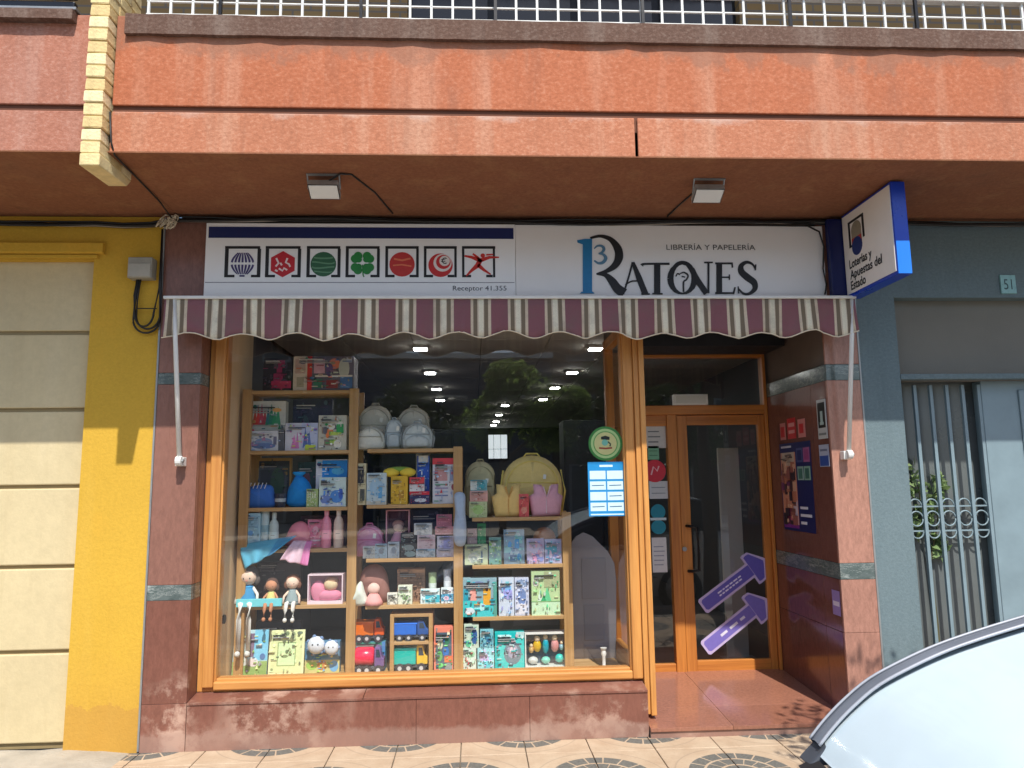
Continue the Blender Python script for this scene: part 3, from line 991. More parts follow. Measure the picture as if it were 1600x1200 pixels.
g = MB(); g._add([(1.19, DY + 0.02, 0.185), (1.565, DY + 0.02, 0.185), (1.565, DY + 0.02, 2.04), (1.19, DY + 0.02, 2.04)], [(0, 1, 2, 3)]); part(g, "side_light_pane", m_glass2, door)
g = MB(); g._add([(1.19, DY + 0.02, ZT + 0.075), (2.374, DY + 0.02, ZT + 0.075), (2.374, DY + 0.02, 2.60), (1.19, DY + 0.02, 2.60)], [(0, 1, 2, 3)]); part(g, "fanlight_pane", m_glass2, door)
leaf = MB(); leaf.box(1.648, 1.73, DY - 0.008, DY + 0.04, 0.108, ZT - 0.006)
leaf = part(leaf, "door_leaf", m_dz, door, bevel=0.004)
g = MB(); g.box(2.318, 2.371, DY - 0.008, DY + 0.04, 0.108, ZT - 0.006); part(g, "stile", m_dz, leaf, bevel=0.004)
g = MB(); g.box(1.73, 2.318, DY - 0.006, DY + 0.038, 0.108, 0.205); part(g, "rail", m_dx, leaf, bevel=0.004)
g = MB(); g.box(1.73, 2.318, DY - 0.006, DY + 0.038, ZT - 0.085, ZT - 0.006); part(g, "rail", m_dx, leaf, bevel=0.004)
g = MB(); g._add([(1.73, DY + 0.012, 0.205), (2.318, DY + 0.012, 0.205), (2.318, DY + 0.012, ZT - 0.085), (1.73, DY + 0.012, ZT - 0.085)], [(0, 1, 2, 3)]); part(g, "pane", m_glass2, leaf)
g = MB(); g.tube([(1.69, DY - 0.008, 1.24), (1.715, DY - 0.055, 1.238), (1.76, DY - 0.06, 1.23), (1.765, DY - 0.06, 1.0), (1.76, DY - 0.06, 0.90), (1.715, DY - 0.055, 0.89), (1.69, DY - 0.008, 0.888)], 0.012, 8)
part(g, "handle", m_blackmetal, leaf, smooth=True)
g = MB(); g.wheel(1.665, DY - 0.014, 1.06, 0.018, 0.016); part(g, "lock", m_greymetal, leaf)
g = MB(); g.box(1.19, 2.40, 0.62, DY - 0.04, 2.62, 2.742); sb = g.build("roller_shutter_box", m_dark)
tag(sb, "black roller shutter box above the entrance door", "shutter box")
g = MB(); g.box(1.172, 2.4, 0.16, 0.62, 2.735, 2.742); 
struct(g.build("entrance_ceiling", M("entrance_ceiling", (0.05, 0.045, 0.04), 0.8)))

# ---------------------------------------------------------------- awning: rolled in, striped valance hanging
aw = thing("awning", "retracted awning with a scalloped maroon and cream striped valance", "awning", (0.3, -0.15, 2.55))
AX0, AX1, AY = -1.965, 2.56, -0.15
def stripe_mat():
    m, nt, b, tc = _base("striped_canvas")
    sp = nt.nodes.new("ShaderNodeSeparateXYZ")
    nt.links.new(tc.outputs["Object"], sp.inputs[0])
    nz = _noise(nt, tc.outputs["Object"], 3.0, 2.0)
    a = nt.nodes.new("ShaderNodeMath"); a.operation = 'MULTIPLY_ADD'
    nt.links.new(sp.outputs[0], a.inputs[0]); a.inputs[1].default_value = 1 / 0.2425
    ph = P(353.6, 490, AY)[0] - 0.3
    a.inputs[2].default_value = 20 - ph / 0.2425
    f = nt.nodes.new("ShaderNodeMath"); f.operation = 'FRACT'
    nt.links.new(a.outputs[0], f.inputs[0])
    mar, cr, tau = (0.25, 0.10, 0.12), S(216, 200, 176), S(124, 110, 92)
    c = _ramp(nt, f.outputs[0], [(0.0, mar), (0.44, cr), (0.51, tau), (0.62, cr), (0.655, S(235, 228, 205)), (0.78, cr), (0.80, tau), (0.91, cr), (0.985, mar)], 'CONSTANT')
    wv = _noise(nt, tc.outputs["Object"], 260.0, 2.0, 0.6)
    c = _mix(nt, _ramp(nt, wv, [(0.4, 0.0), (0.75, 0.25)]), c, (0.09, 0.075, 0.065))
    dn = _noise(nt, tc.outputs["Object"], 5.0, 5.0, 0.65)
    c = _mix(nt, _ramp(nt, dn, [(0.48, 0.0), (0.78, 0.5)]), c, (0.17, 0.135, 0.115))
    nt.links.new(c, b.inputs["Base Color"])
    b.inputs["Roughness"].default_value = 0.9
    _bump(nt, b, wv, 0.15, 0.002)
    return m
m_stripe = stripe_mat()
N = 420
SP = 0.338
x_pk = P(381, 515, AY)[0]
def scallop(x):
    t = ((x - x_pk) / SP) % 1.0
    u = min(t, 1 - t) * 2
    return 2.528 + 0.006 * math.sin(x * 2.7 + 1) + 0.004 * math.sin(x * 9.1) + 0.042 * (0.5 + 0.5 * math.cos(math.pi * u)) ** 0.8
rings = []
for k in range(N + 1):
    x = AX0 + (AX1 - AX0) * k / N
    zb_ = scallop(x)
    row = []
    for j in range(6):
        t = j / 5
        z = 2.792 + (zb_ - 2.792) * t
        row.append((x, AY - 0.002 + t * (0.015 * math.sin(x * 17.0 + 1.5 * math.sin(x * 2.1)) + 0.006 * math.sin(x * 43 + 1.0) + 0.006 * math.sin(x * 7.3)) + 0.006 * math.sin(x * 67 + 3 * t) * t, z))
    rings.append(row)
g = MB(); g.loft(rings)
va = part(g, "valance", m_stripe, aw, smooth=True)
so = va.modifiers.new("cloth", 'SOLIDIFY'); so.thickness = 0.0025
g = MB(); g.tube([r[-1] for r in rings[::3]], 0.0042, 5); part(g, "piping", M("cream_piping", S(226, 214, 190), 0.8, 0.1), va, smooth=True)
g = MB(); g.box(AX0 - 0.005, AX1 + 0.005, AY - 0.018, AY + 0.012, 2.792, 2.812); part(g, "front_bar", m_whitemetal, aw, bevel=0.004)
g = MB()
g.tube([(AX0 + 0.03, AY + 0.085, 2.745), (AX1 - 0.03, AY + 0.085, 2.745)], 0.048, 16); part(g, "fabric_roll", m_stripe, aw, smooth=True)
for s, (tx, ty, tz, bx, by, bz) in enumerate(((-1.902, AY + 0.005, 2.80, -1.862, -0.055, 1.745), (2.54, AY + 0.005, 2.80, 2.487, -0.055, 1.735))):
    g = MB(); g.tube([(tx, ty, tz), (tx + (bx - tx) * 0.33, ty - 0.006, 2.55), (bx, by - 0.012, bz + 0.05)], 0.0145, 10)
    arm = part(g, "arm", m_white, aw, smooth=True)
    g = MB(); g.wheel(bx, by - 0.01, bz + 0.02, 0.031, 0.036, 14, 'x'); g.box(bx - 0.03, bx + 0.022, by, -0.0005, bz - 0.012, bz + 0.045)
    part(g, "bracket", m_white, arm, bevel=0.004)
    g = MB(); g.wheel(bx + (0.02 if s else 0.02), by - 0.012, bz + 0.02, 0.012, 0.02, 8, 'x'); part(g, "bolt", m_greymetal, arm)

# ---------------------------------------------------------------- signs
SY = -0.05
def Zl(x, y): return P(300 + x / 3.077, 330 + y / 3.077, SY)
def Zr(x, y): return P(800 + x / 2.909, 330 + y / 2.909, SY)
lot = thing("lottery_sign", "white sign panel with blue band and seven square lottery emblems", "sign", (-0.73, SY, 2.83))
m_signw = M("sign_film_white", S(240, 240, 240), 0.35, 0.03, 2)
g = MB(); g.box(-1.762, 0.288, SY, 0.029, 2.828, 3.338); part(g, "panel", m_signw, lot, bevel=0.003)
def pr(mb, name, parent, mat=None): return mb.build(name, mat or m_print, parent, col=True)
F0 = SY - 0.0022
def rect(mb, p0, p1, y0=F0, y1=SY - 0.0004):
    (xa, za), (xb, zb_) = p0, p1
    mb.prism([(min(xa, xb), min(za, zb_)), (max(xa, xb), min(za, zb_)), (max(xa, xb), max(za, zb_)), (min(xa, xb), max(za, zb_))], y0, y1)
zb_hi, zb_lo = Zl(800, 78)[1], Zl(800, 131)[1]
g = MB().color(S(16, 34, 92)); g.prism([(-1.745, zb_lo), (0.278, zb_lo), (0.278, zb_hi), (-1.745, zb_hi)], F0, SY - 0.0004); pr(g, "blue_band", lot)
zl_ = Zl(800, 343)[1]
g = MB().color(S(120, 120, 128)); g.prism([(-1.755, zl_ - 0.002), (0.28, zl_ - 0.002), (0.28, zl_ + 0.002), (-1.755, zl_ + 0.002)], F0, SY - 0.0004); pr(g, "rule", lot)
BLK = S(22, 21, 24)
frames = [(160, 328), (355, 522), (553, 713), (740, 902), (930, 1090), (1115, 1273), (1298, 1458)]
for a, b_ in frames:
    g = MB().color(BLK)
    rect(g, Zl(a, 168), Zl(b_, 181))
    rect(g, Zl(a, 181), Zl(a + 12, 318)); rect(g, Zl(b_ - 12, 181), Zl(b_, 318))
    rect(g, Zl(a + 12, 306), Zl(a + 44, 318)); rect(g, Zl(b_ - 44, 306), Zl(b_ - 12, 318))
    pr(g, "emblem_frame", lot)
SC = abs(Zl(1, 0)[0] - Zl(0, 0)[0])      # metres per unit of this drawing
F1 = F0 - 0.0012
def circ(mb, c, r, y0=F1, rz=None, n=28):
    mb.disc(c[0], c[1], r * SC, y0, SY - 0.0004, n, (rz or r) * SC)
# 1: striped globe
g = MB().color(S(64, 54, 110)); c = Zl(243, 252)
for k in range(-3, 4):
    for zs_ in (1, -1):
        pts = []
        for j in range(6):
            t = (0.10 + 0.80 * j / 5)
            a = k / 3.6 * 62 * math.cos(t * 1.25)
            pts.append((c[0] + a * SC, c[1] + zs_ * t * 60 * SC))
        g.stroke(pts, [w * SC for w in (9, 9, 8.5, 7.5, 6, 4)], F1, SY - 0.0004)
g.stroke([(c[0] - 12 * SC, c[1] - 62 * SC), (c[0] + 12 * SC, c[1] - 62 * SC)], 8 * SC, F1, SY - 0.0004)
pr(g, "emblem", lot)
# 2: red hexagon with a white figure
c = Zl(437, 255)
g = MB().color(S(196, 30, 44)); g.prism([(c[0] + 66 * SC * math.sin(k * math.pi / 3), c[1] + 66 * SC * math.cos(k * math.pi / 3)) for k in range(6)][::-1], F1, SY - 0.0004)
g.color(S(236, 220, 220))
for pts in ([(-32, 30), (-20, 5), (-34, -12)], [(-18, -22), (0, -34), (6, -20), (22, -30)], [(22, 30), (14, 8), (30, 0), (36, -14)], [(-12, 6), (-4, -6)], [(-36, -30), (-24, -36)]):
    g.stroke([(c[0] + x * SC, c[1] + z * SC) for x, z in pts], 9 * SC, F1 - 0.001, F1)
pr(g, "emblem", lot)
# 3: green striped ball
c = Zl(632, 255); g = MB().color(S(44, 98, 66)); circ(g, c, 62)
g.color(S(98, 146, 112))
for z, w, a in ((34, 8, 0), (10, 7, 4), (-14, 8, -3), (-36, 6, 2)):
    h = math.sqrt(60 ** 2 - z * z) * 0.92
    g.stroke([(c[0] + h * math.cos(t) * SC * -1, c[1] + (z + a * math.sin(2 * t) - 5 * math.sin(t)) * SC) for t in [k * math.pi / 8 for k in range(9)]], w * SC, F1 - 0.001, F1)
pr(g, "emblem", lot)
# 4: four-leaf clover
c = Zl(820, 250); g = MB().color(S(34, 132, 58))
for sx in (-1, 1):
    for sz in (-1, 1):
        for dx, dz, r in ((36, 22, 21), (22, 36, 21), (18, 18, 15)):
            g.disc(c[0] + sx * dx * SC, c[1] + sz * dz * SC, r * SC, F1 - 0.00007 * (dx + 2 * sx + 4 * sz), SY - 0.0004, 18)
g.stroke([(c[0], c[1] - 8 * SC), (c[0] + 4 * SC, c[1] - 62 * SC), (c[0] + 8 * SC, c[1] - 70 * SC)], 6 * SC, F1, SY - 0.0004)
pr(g, "emblem", lot)
# 5: red ball
c = Zl(1010, 256); g = MB().color(S(196, 50, 46)); circ(g, c, 62)
g.color(S(222, 122, 84))
g.stroke([(c[0] - 40 * SC, c[1] + 28 * SC), (c[0], c[1] + 20 * SC), (c[0] + 42 * SC, c[1] + 30 * SC)], 9 * SC, F1 - 0.001, F1)
g.stroke([(c[0] - 44 * SC, c[1] - 6 * SC), (c[0], c[1] - 2 * SC), (c[0] + 46 * SC, c[1] - 10 * SC)], 7 * SC, F1 - 0.001, F1)
pr(g, "emblem", lot)
# 6: red crescents round a euro sign
c = Zl(1195, 260); g = MB().color(S(200, 40, 40)); circ(g, c, 60)
g.color(S(232, 222, 216)); g.disc(c[0] + 10 * SC, c[1] + 12 * SC, 45 * SC, F1 - 0.0006, F1, 24)
g.color(S(200, 40, 40)); g.disc(c[0] + 14 * SC, c[1] + 16 * SC, 36 * SC, F1 - 0.0012, F1 - 0.0006, 24)
g.color(S(232, 222, 216)); g.disc(c[0] + 20 * SC, c[1] + 21 * SC, 26 * SC, F1 - 0.0018, F1 - 0.0012, 24)
g.color(S(40, 40, 44))
g.stroke([(c[0] + (22 + 13 * math.cos(t)) * SC, c[1] + (22 + 14 * math.sin(t)) * SC) for t in [0.9 + k * 0.56 for k in range(9)]], 5 * SC, F1 - 0.0024, F1 - 0.0018)
for dz in (5, -4): g.stroke([(c[0] + 3 * SC, c[1] + (22 + dz) * SC), (c[0] + 24 * SC, c[1] + (22 + dz) * SC)], 3.5 * SC, F1 - 0.0024, F1 - 0.0018)
pr(g, "emblem", lot)
# 7: red leaping figure
g = MB().color(S(206, 44, 34))
for pts, w in (([(1310, 215), (1345, 222), (1385, 238), (1430, 222), (1476, 222)], (8, 14, 22, 14, 6)), ([(1350, 205), (1372, 222), (1388, 240)], (8, 12, 16)),
               ([(1388, 232), (1372, 262), (1345, 285), (1318, 312)], (24, 24, 14, 6)), ([(1375, 258), (1402, 282), (1436, 304)], (20, 14, 6)), ([(1415, 210), (1448, 208)], (8, 6))):
    g.stroke([Zl(*p) for p in pts], [x * SC for x in w], F1, SY - 0.0004)
cc = Zl(1398, 214); g.disc(cc[0], cc[1], 11 * SC, F1 - 0.0006, SY - 0.0004, 14)
pr(g, "emblem", lot)
g = MB().color(S(60, 62, 74)); a, b_ = Zl(1254, 370), Zl(1512, 370)
g.text("Receptor 41.355", a[0], b_[0], a[1], 24 * SC, F0); pr(g, "lettering", lot)

nm = thing("shop_name_sign", "pale grey sign panel reading RATONES in black and blue lettering", "sign", (1.35, SY, 2.83))
g = MB(); g.box(0.290, 2.425, SY + 0.004, 0.029, 2.828, 3.336); part(g, "panel", M("sign_film_grey", S(236, 234, 232), 0.35, 0.03, 2), nm, bevel=0.003)
SY2 = SY + 0.004
Q0, Q1 = SY2 - 0.006, SY2 - 0.0004
SR = abs(Zr(1, 0)[0] - Zr(0, 0)[0])
def st(mb, pts, ws, dy=0.0):
    # smooth the pen path
    out, wo = [], []
    ws = list(ws) if isinstance(ws, (list, tuple)) else [ws] * len(pts)
    n = len(pts)
    for i in range(n - 1):
        p0, p1, p2, p3 = pts[max(i - 1, 0)], pts[i], pts[i + 1], pts[min(i + 2, n - 1)]
        for k in range(5):
            t = k / 5
            f = lambda a, b, c, d: 0.5 * (2 * b + (c - a) * t + (2 * a - 5 * b + 4 * c - d) * t * t + (3 * b - a - 3 * c + d) * t ** 3)
            out.append((f(p0[0], p1[0], p2[0], p3[0]), f(p0[1], p1[1], p2[1], p3[1]))); wo.append(ws[i] + (ws[i + 1] - ws[i]) * t)
    out.append(pts[-1]); wo.append(ws[-1])
    mb.stroke([Zr(*p) for p in out], [w * SR for w in wo], Q0 + dy, Q1)
g = MB().color(S(30, 122, 176))
g.prism([Zr(*p) for p in ((322, 372), (364, 372), (364, 126), (330, 126), (296, 132), (298, 142), (322, 150))], Q0, Q1)
g.prism([Zr(*p) for p in ((308, 374), (374, 374), (368, 366), (316, 366))], Q0 - 0.0005, Q1)
pr(g, "letter_stem", nm)
g = MB().color(BLK)
st(g, [(356, 122), (402, 113), (448, 128), (480, 168), (486, 210), (468, 246), (430, 272), (384, 286)], (10, 13, 22, 36, 38, 30, 18, 8))
st(g, [(388, 285), (425, 290), (455, 318), (478, 350), (510, 374)], (8, 20, 36, 42, 46), -0.0004)
pr(g, "letter", nm)
g = MB().color(S(84, 130, 160))
st(g, [(374, 170), (388, 158), (408, 158), (418, 172), (408, 188), (394, 192)], (5, 8, 10, 14, 10, 6))
st(g, [(394, 192), (414, 196), (426, 213), (414, 232), (392, 236), (374, 224)], (6, 10, 16, 14, 9, 6), -0.0004)
pr(g, "numeral", nm)
g = MB().color(BLK)
st(g, [(548, 232), (530, 300), (506, 376)], 8); st(g, [(550, 232), (576, 300), (606, 376)], (12, 26, 28), -0.0004)
st(g, [(515, 335), (545, 318), (580, 318)], 6, -0.0008); st(g, [(588, 376), (626, 376)], 6, -0.0008); pr(g, "letter", nm)
g = MB().color(BLK); st(g, [(590, 246), (600, 240), (650, 239), (716, 239)], (16, 9, 9, 10)); st(g, [(660, 240), (660, 376)], 28, -0.0004); st(g, [(638, 375), (684, 375)], 6, -0.0008); pr(g, "letter", nm)
g = MB().color(BLK)
ov = [(775 - 55 * math.cos(t), 306 - 68 * math.sin(t)) for t in [2 * math.pi * k / 20 for k in range(21)]]
g.stroke([Zr(*p) for p in ov], [(7 + 21 * abs(math.cos(2 * math.pi * k / 20)) ** 1.3) * SR for k in range(21)], Q0, Q1)
st(g, [(745, 296), (752, 284), (764, 288)], 5, -0.0004); st(g, [(764, 284), (782, 278), (800, 292), (792, 312), (780, 322), (780, 366)], (4, 6, 7, 7, 7, 6), -0.0008)
st(g, [(772, 296), (786, 300)], 5, -0.0012); pr(g, "letter", nm)
g = MB().color(BLK); st(g, [(726, 262), (748, 238), (778, 232), (808, 252), (842, 312), (884, 374)], (6, 8, 12, 22, 26, 26), -0.0016); st(g, [(893, 232), (893, 372)], 8, -0.002); st(g, [(874, 233), (912, 233)], 6, -0.0024); pr(g, "letter", nm)
g = MB().color(BLK); st(g, [(942, 234), (942, 374)], 26); st(g, [(924, 237), (1002, 237)], 8, -0.0004); st(g, [(1000, 234), (1002, 256)], 6, -0.0008); st(g, [(944, 300), (988, 300)], 6, -0.0004); st(g, [(988, 288), (988, 312)], 5, -0.0008); st(g, [(924, 372), (1008, 372)], 8, -0.0004); st(g, [(1006, 376), (1014, 346)], 7, -0.0008); pr(g, "letter", nm)
g = MB().color(BLK); st(g, [(1106, 262), (1092, 240), (1066, 232), (1042, 248), (1044, 276), (1072, 302), (1100, 324), (1104, 352), (1080, 374), (1052, 374), (1030, 352)], (5, 9, 14, 22, 30, 32, 30, 22, 13, 10, 5)); st(g, [(1108, 242), (1106, 268)], 5, -0.0008); st(g, [(1028, 342), (1030, 374)], 5, -0.0008); pr(g, "letter", nm)
g = MB().color(S(58, 58, 60)); a, b_ = Zr(702, 163), Zr(1106, 163)
g.text("LIBRERÍA Y PAPELERÍA", a[0], b_[0], a[1], 25 * SR, Q0 + 0.003); pr(g, "lettering", nm)
# cable that curls round the end of the sign
sc2 = thing("sign_cable", "black cable curling down the right end of the shop name sign", "cable", (2.4, -0.07, 2.85))
g = MB(); g.tube([(*((P(px, py, -0.075)[0]), -0.075), P(px, py, -0.075)[1]) for px, py in ((1200, 352), (1262, 353), (1280, 362), (1287, 385), (1286, 420), (1291, 445), (1289, 460))], 0.006, 6)
g.build("strand", m_black, sc2, smooth=True)

# projecting lottery box sign
bs = thing("projecting_sign", "projecting blue box sign with a white face under the soffit", "sign", (2.58, -0.4, 2.80))
BX0, BX1, BYn, BYf, BZ0, BZ1 = 2.535, 2.628, -0.70, -0.10, 2.805, 3.385
m_blue = M("blue_enamel", S(10, 58, 176), 0.3, 0.06, 3)
g = MB(); g.box(BX0 + 0.004, BX1, BYn, BYf, BZ0, BZ1); part(g, "case", m_blue, bs, bevel=0.004)
g = MB(); g.box(2.44, 2.62, BYf + 0.001, -0.052, 2.83, 3.37); part(g, "mounting_box", M("dark_blue_enamel", S(12, 26, 84), 0.4, 0.06, 3), bs, bevel=0.004)
g = MB(); g.box(BX0 - 0.001, BX0 + 0.0035, BYn + 0.012, BYf - 0.012, BZ0 + 0.022, BZ1 - 0.018); part(g, "face", M("sign_face", S(242, 238, 232), 0.35, 0.03), bs)
g = MB(); g.box(BX0 + 0.006, BX1 - 0.003, BYn - 0.003, BYn - 0.0005, BZ0 + 0.004, 3.012); part(g, "sunlit_edge", M("sunlit_blue", S(34, 122, 226), 0.3, 0.04, 3), bs)  # lighter blue paints in the sunlit lower part of the edge
# print on the white face: drawn on (y, z), seen from the left
def side_print(mb, x):
    return mb.move(lambda p: Vector((x + (p.y - 0.0), p.x, p.z)))
def U(u, v): return (BYf - 0.012 - u * (BYf - BYn - 0.024), BZ0 + 0.022 + v * (BZ1 - BZ0 - 0.04))
sd = 1.0
g = MB().color(BLK)
def urect(mb, u0, v0, u1, v1, y0=-0.002, y1=-0.0003):
    a, b2 = U(u0, v0), U(u1, v1)
    mb.prism([(a[0], a[1]), (b2[0], a[1]), (b2[0], b2[1]), (a[0], b2[1])], y0, y1)
urect(g, 0.13, 0.86, 0.47, 0.89); urect(g, 0.13, 0.56, 0.17, 0.86); urect(g, 0.43, 0.60, 0.47, 0.86); urect(g, 0.17, 0.56, 0.2, 0.585)
g.color(S(150, 140, 120)); c = U(0.30, 0.74); g.disc(c[0], c[1], 0.062, -0.0026, -0.0003, 20); urect(g, 0.195, 0.60, 0.405, 0.74, -0.0030)
g.color(S(186, 58, 48)); urect(g, 0.195, 0.56, 0.405, 0.655, -0.0034)
g.color(S(20, 44, 110)); c = U(0.30, 0.54); g.disc(c[0], c[1], 0.062, -0.0040, -0.0003, 20); urect(g, 0.195, 0.52, 0.405, 0.59, -0.0038)
g.move(lambda p: Vector((BX0 - 0.001 + p.y, p.x, p.z))); pr(g, "emblem", bs)
g = MB().color(BLK)
for k, (s, u1) in enumerate((("Loterías y", 0.58), ("Apuestas del", 0.77), ("Estado", 0.42))):
    a, b2 = U(0.10, 0.36 - k * 0.135), U(u1, 0.36 - k * 0.135)
    # letters run away from the wall, so they read from the left
    vs_, fs_ = text_mesh(s, 0.022)
    ax = min(v[0] for v in vs_); bx = max(v[0] for v in vs_)
    g._add([(BX0 - 0.0032, a[0] + (v[0] - ax) / (bx - ax) * (b2[0] - a[0]), a[1] + (v[1] - 0.35) * 0.058 / 0.7) for v in vs_], fs_)
pr(g, "lettering", bs)

# floodlights under the soffit
m_alu = M("cast_aluminium", S(188, 188, 184), 0.45, 0.15, 20, metal=0.5)
def floodlight(label, x, y):
    f = thing("floodlight", label, "floodlight", (x, y, 3.28), "floodlights under the balcony")
    w = 0.088
    R = Matrix.Rotation(math.radians(-28), 3, 'X')
    c = Vector((x, y + 0.015, 3.325))
    def tilt(mb): return mb.move(lambda p: R @ p + c)
    g = MB(); g.loft([[(-w, -0.055, -0.028), (w, -0.055, -0.028), (w, 0.055, -0.028), (-w, 0.055, -0.028)], [(-w, -0.055, 0.012), (w, -0.055, 0.012), (w, 0.055, 0.012), (-w, 0.055, 0.012)],
                      [(-w * 0.7, -0.03, 0.04), (w * 0.7, -0.03, 0.04), (w * 0.7, 0.03, 0.04), (-w * 0.7, 0.03, 0.04)]], closed=True)
    g._add([(-w * 0.7, -0.03, 0.04), (w * 0.7, -0.03, 0.04), (w * 0.7, 0.03, 0.04), (-w * 0.7, 0.03, 0.04)], [(0, 1, 2, 3)])
    tilt(g); h = part(g, "housing", m_alu, f, bevel=0.003)
    g = MB(); g.box(-w + 0.006, w - 0.006, -0.048, 0.048, -0.031, -0.0275); tilt(g); part(g, "lens", M("frosted_lens", S(226, 230, 230), 0.2, 0.03), h)
    g = MB()
    for s in (-1, 1):
        g.tube([(x + s * (w + 0.004), y + 0.01, 3.32), (x + s * (w + 0.004), y - 0.03, 3.393)], 0.005, 6)
    g.box(x - w - 0.008, x + w + 0.008, y - 0.042, y - 0.022, 3.388, 3.394)
    part(g, "bracket", m_greymetal, f)
    return f
floodlight("aluminium floodlight under the soffit above the lottery emblems", -0.865, -0.68)
floodlight("aluminium floodlight under the soffit above the shop name lettering", 1.425, -0.66)
c1 = thing("floodlight_cable", "thin cable from the floodlight above the lottery emblems to the wall", "cable", (-0.6, -0.4, 3.39))
g = MB(); g.tube([(-0.84, -0.70, 3.355), (-0.76, -0.74, 3.386), (-0.70, -0.72, 3.391), (-0.60, -0.45, 3.392), (-0.53, -0.10, 3.390)], 0.0055, 6); g.build("strand", m_black, c1, smooth=True)
c1 = thing("floodlight_cable", "thin cable from the floodlight above the shop name to the wall", "cable", (1.38, -0.4, 3.39))
g = MB(); g.tube([(1.42, -0.66, 3.365), (1.40, -0.55, 3.391), (1.36, -0.30, 3.392), (1.33, -0.08, 3.388)], 0.0055, 6); g.build("strand", m_black, c1, smooth=True)

# ---------------------------------------------------------------- stickers and posters
def thin(name, label, cat): return thing(name, label, cat, (0, 0, 0))
GY = WY + 0.0285
def Pg(px, py): return P(px, py, GY)
stk = thing("round_sticker", "round green sticker with a small black cap emblem on the shop window", "sticker", (0.89, GY, 1.74))
c = Pg(946, 693); R0 = 0.118
g = MB().color(S(58, 132, 60)); g.disc(c[0], c[1], R0, GY - 0.001, GY, 32); g.color(S(176, 210, 140)); g.disc(c[0], c[1], R0 * 0.86, GY - 0.0016, GY, 32)
g.color(S(96, 160, 84)); g.disc(c[0], c[1], R0 * 0.72, GY - 0.0022, GY, 32); g.color(S(206, 204, 140)); g.disc(c[0], c[1], R0 * 0.66, GY - 0.0028, GY, 32)
g.color(S(24, 32, 28)); g.prism([(c[0] - 0.03, c[1] + 0.028), (c[0] + 0.028, c[1] + 0.024), (c[0] + 0.03, c[1] + 0.044), (c[0], c[1] + 0.054), (c[0] - 0.03, c[1] + 0.046)], GY - 0.0034, GY)
g.color(S(120, 190, 170)); g.disc(c[0] - 0.004, c[1] + 0.006, 0.022, GY - 0.0034, GY, 16); g.color(S(24, 60, 44)); g.stroke([(c[0] + 0.018, c[1] + 0.012), (c[0] + 0.034, c[1] - 0.004), (c[0] + 0.03, c[1] - 0.02)], 0.010, GY - 0.0034, GY)
g.color(S(150, 70, 48)); g.stroke([(c[0] - 0.045, c[1] - 0.03), (c[0], c[1] - 0.034), (c[0] + 0.045, c[1] - 0.03)], 0.012, GY - 0.0034, GY)
pr(g, "print", stk)
hrs = thing("hours_sheet", "bright blue opening hours sheet with white boxes on the shop window", "notice", (0.89, GY, 1.36))
(x0, z1), (x1, z0) = Pg(918, 722), Pg(978, 806)
g = MB().color(S(24, 140, 206)); g.prism([(x0, z0), (x1, z0), (x1, z1), (x0, z1)], GY - 0.001, GY)
W, Hh = x1 - x0, z1 - z0
rnd = random.Random(2)
for r in range(4):
    for cc_ in range(2):
        a = x0 + W * (0.05 + 0.47 * cc_); b2 = a + W * 0.43
        zt = z1 - Hh * (0.165 + 0.195 * r); zb2 = zt - Hh * 0.155
        g.color(S(206, 232, 240)); g.prism([(a, zb2), (b2, zb2), (b2, zt), (a, zt)], GY - 0.0016, GY)
        if rnd.random() < 0.8:
            g.color(S(60, 110, 150)); g.stroke([(a + W * 0.05, (zt + zb2) / 2), (b2 - W * 0.05, (zt + zb2) / 2 + 0.002)], 0.006, GY - 0.0022, GY)
g.color(S(206, 232, 240)); g.stroke([(x0 + W * 0.32, z1 - Hh * 0.075), (x0 + W * 0.68, z1 - Hh * 0.075)], 0.014, GY - 0.0016, GY)
g.prism([(x0 + W * 0.05, z0 + Hh * 0.02), (x1 - W * 0.05, z0 + Hh * 0.02), (x1 - W * 0.05, z0 + Hh * 0.045), (x0 + W * 0.05, z0 + Hh * 0.045)], GY - 0.0016, GY)
pr(g, "print", hrs)
# notices on the side light
LY = DY + 0.0185
def notice(name, label, px0, py0, px1, py1, col, extra=None, y=LY, cat="notice"):
    (a, zt), (b2, zb2) = P(px0, py0, y), P(px1, py1, y)
    t = thing(name, label, cat, ((a + b2) / 2, y, zb2))
    g = MB().color(col); g.prism([(a, zb2), (b2, zb2), (b2, zt), (a, zt)], y - 0.001, y)
    if extra: extra(g, a, b2, zb2, zt, y)
    pr(g, "print", t)
    return t
def lines(n, col, u0=0.12, u1=0.88, v0=0.15, v1=0.8, w=0.05):
    def f(g, a, b2, z0, z1, y):
        rr = random.Random(n)
        g.color(col)
        for k in range(n):
            v = z0 + (z1 - z0) * (v0 + (v1 - v0) * (k + 0.5) / n)
            g.stroke([(a + (b2 - a) * u0, v), (a + (b2 - a) * (u0 + (u1 - u0) * rr.uniform(0.55, 1.0)), v)], (z1 - z0) * w, y - 0.0016, y)
    return f
notice("paper_notice", "white paper notice at the top of the door's side light", 1008, 663, 1041, 700, S(206, 204, 200), lines(3, S(110, 112, 116)))
notice("green_notice", "small pale green card on the side light under the top notice", 1012, 697, 1030, 718, S(120, 176, 140), lines(2, S(60, 110, 80)))
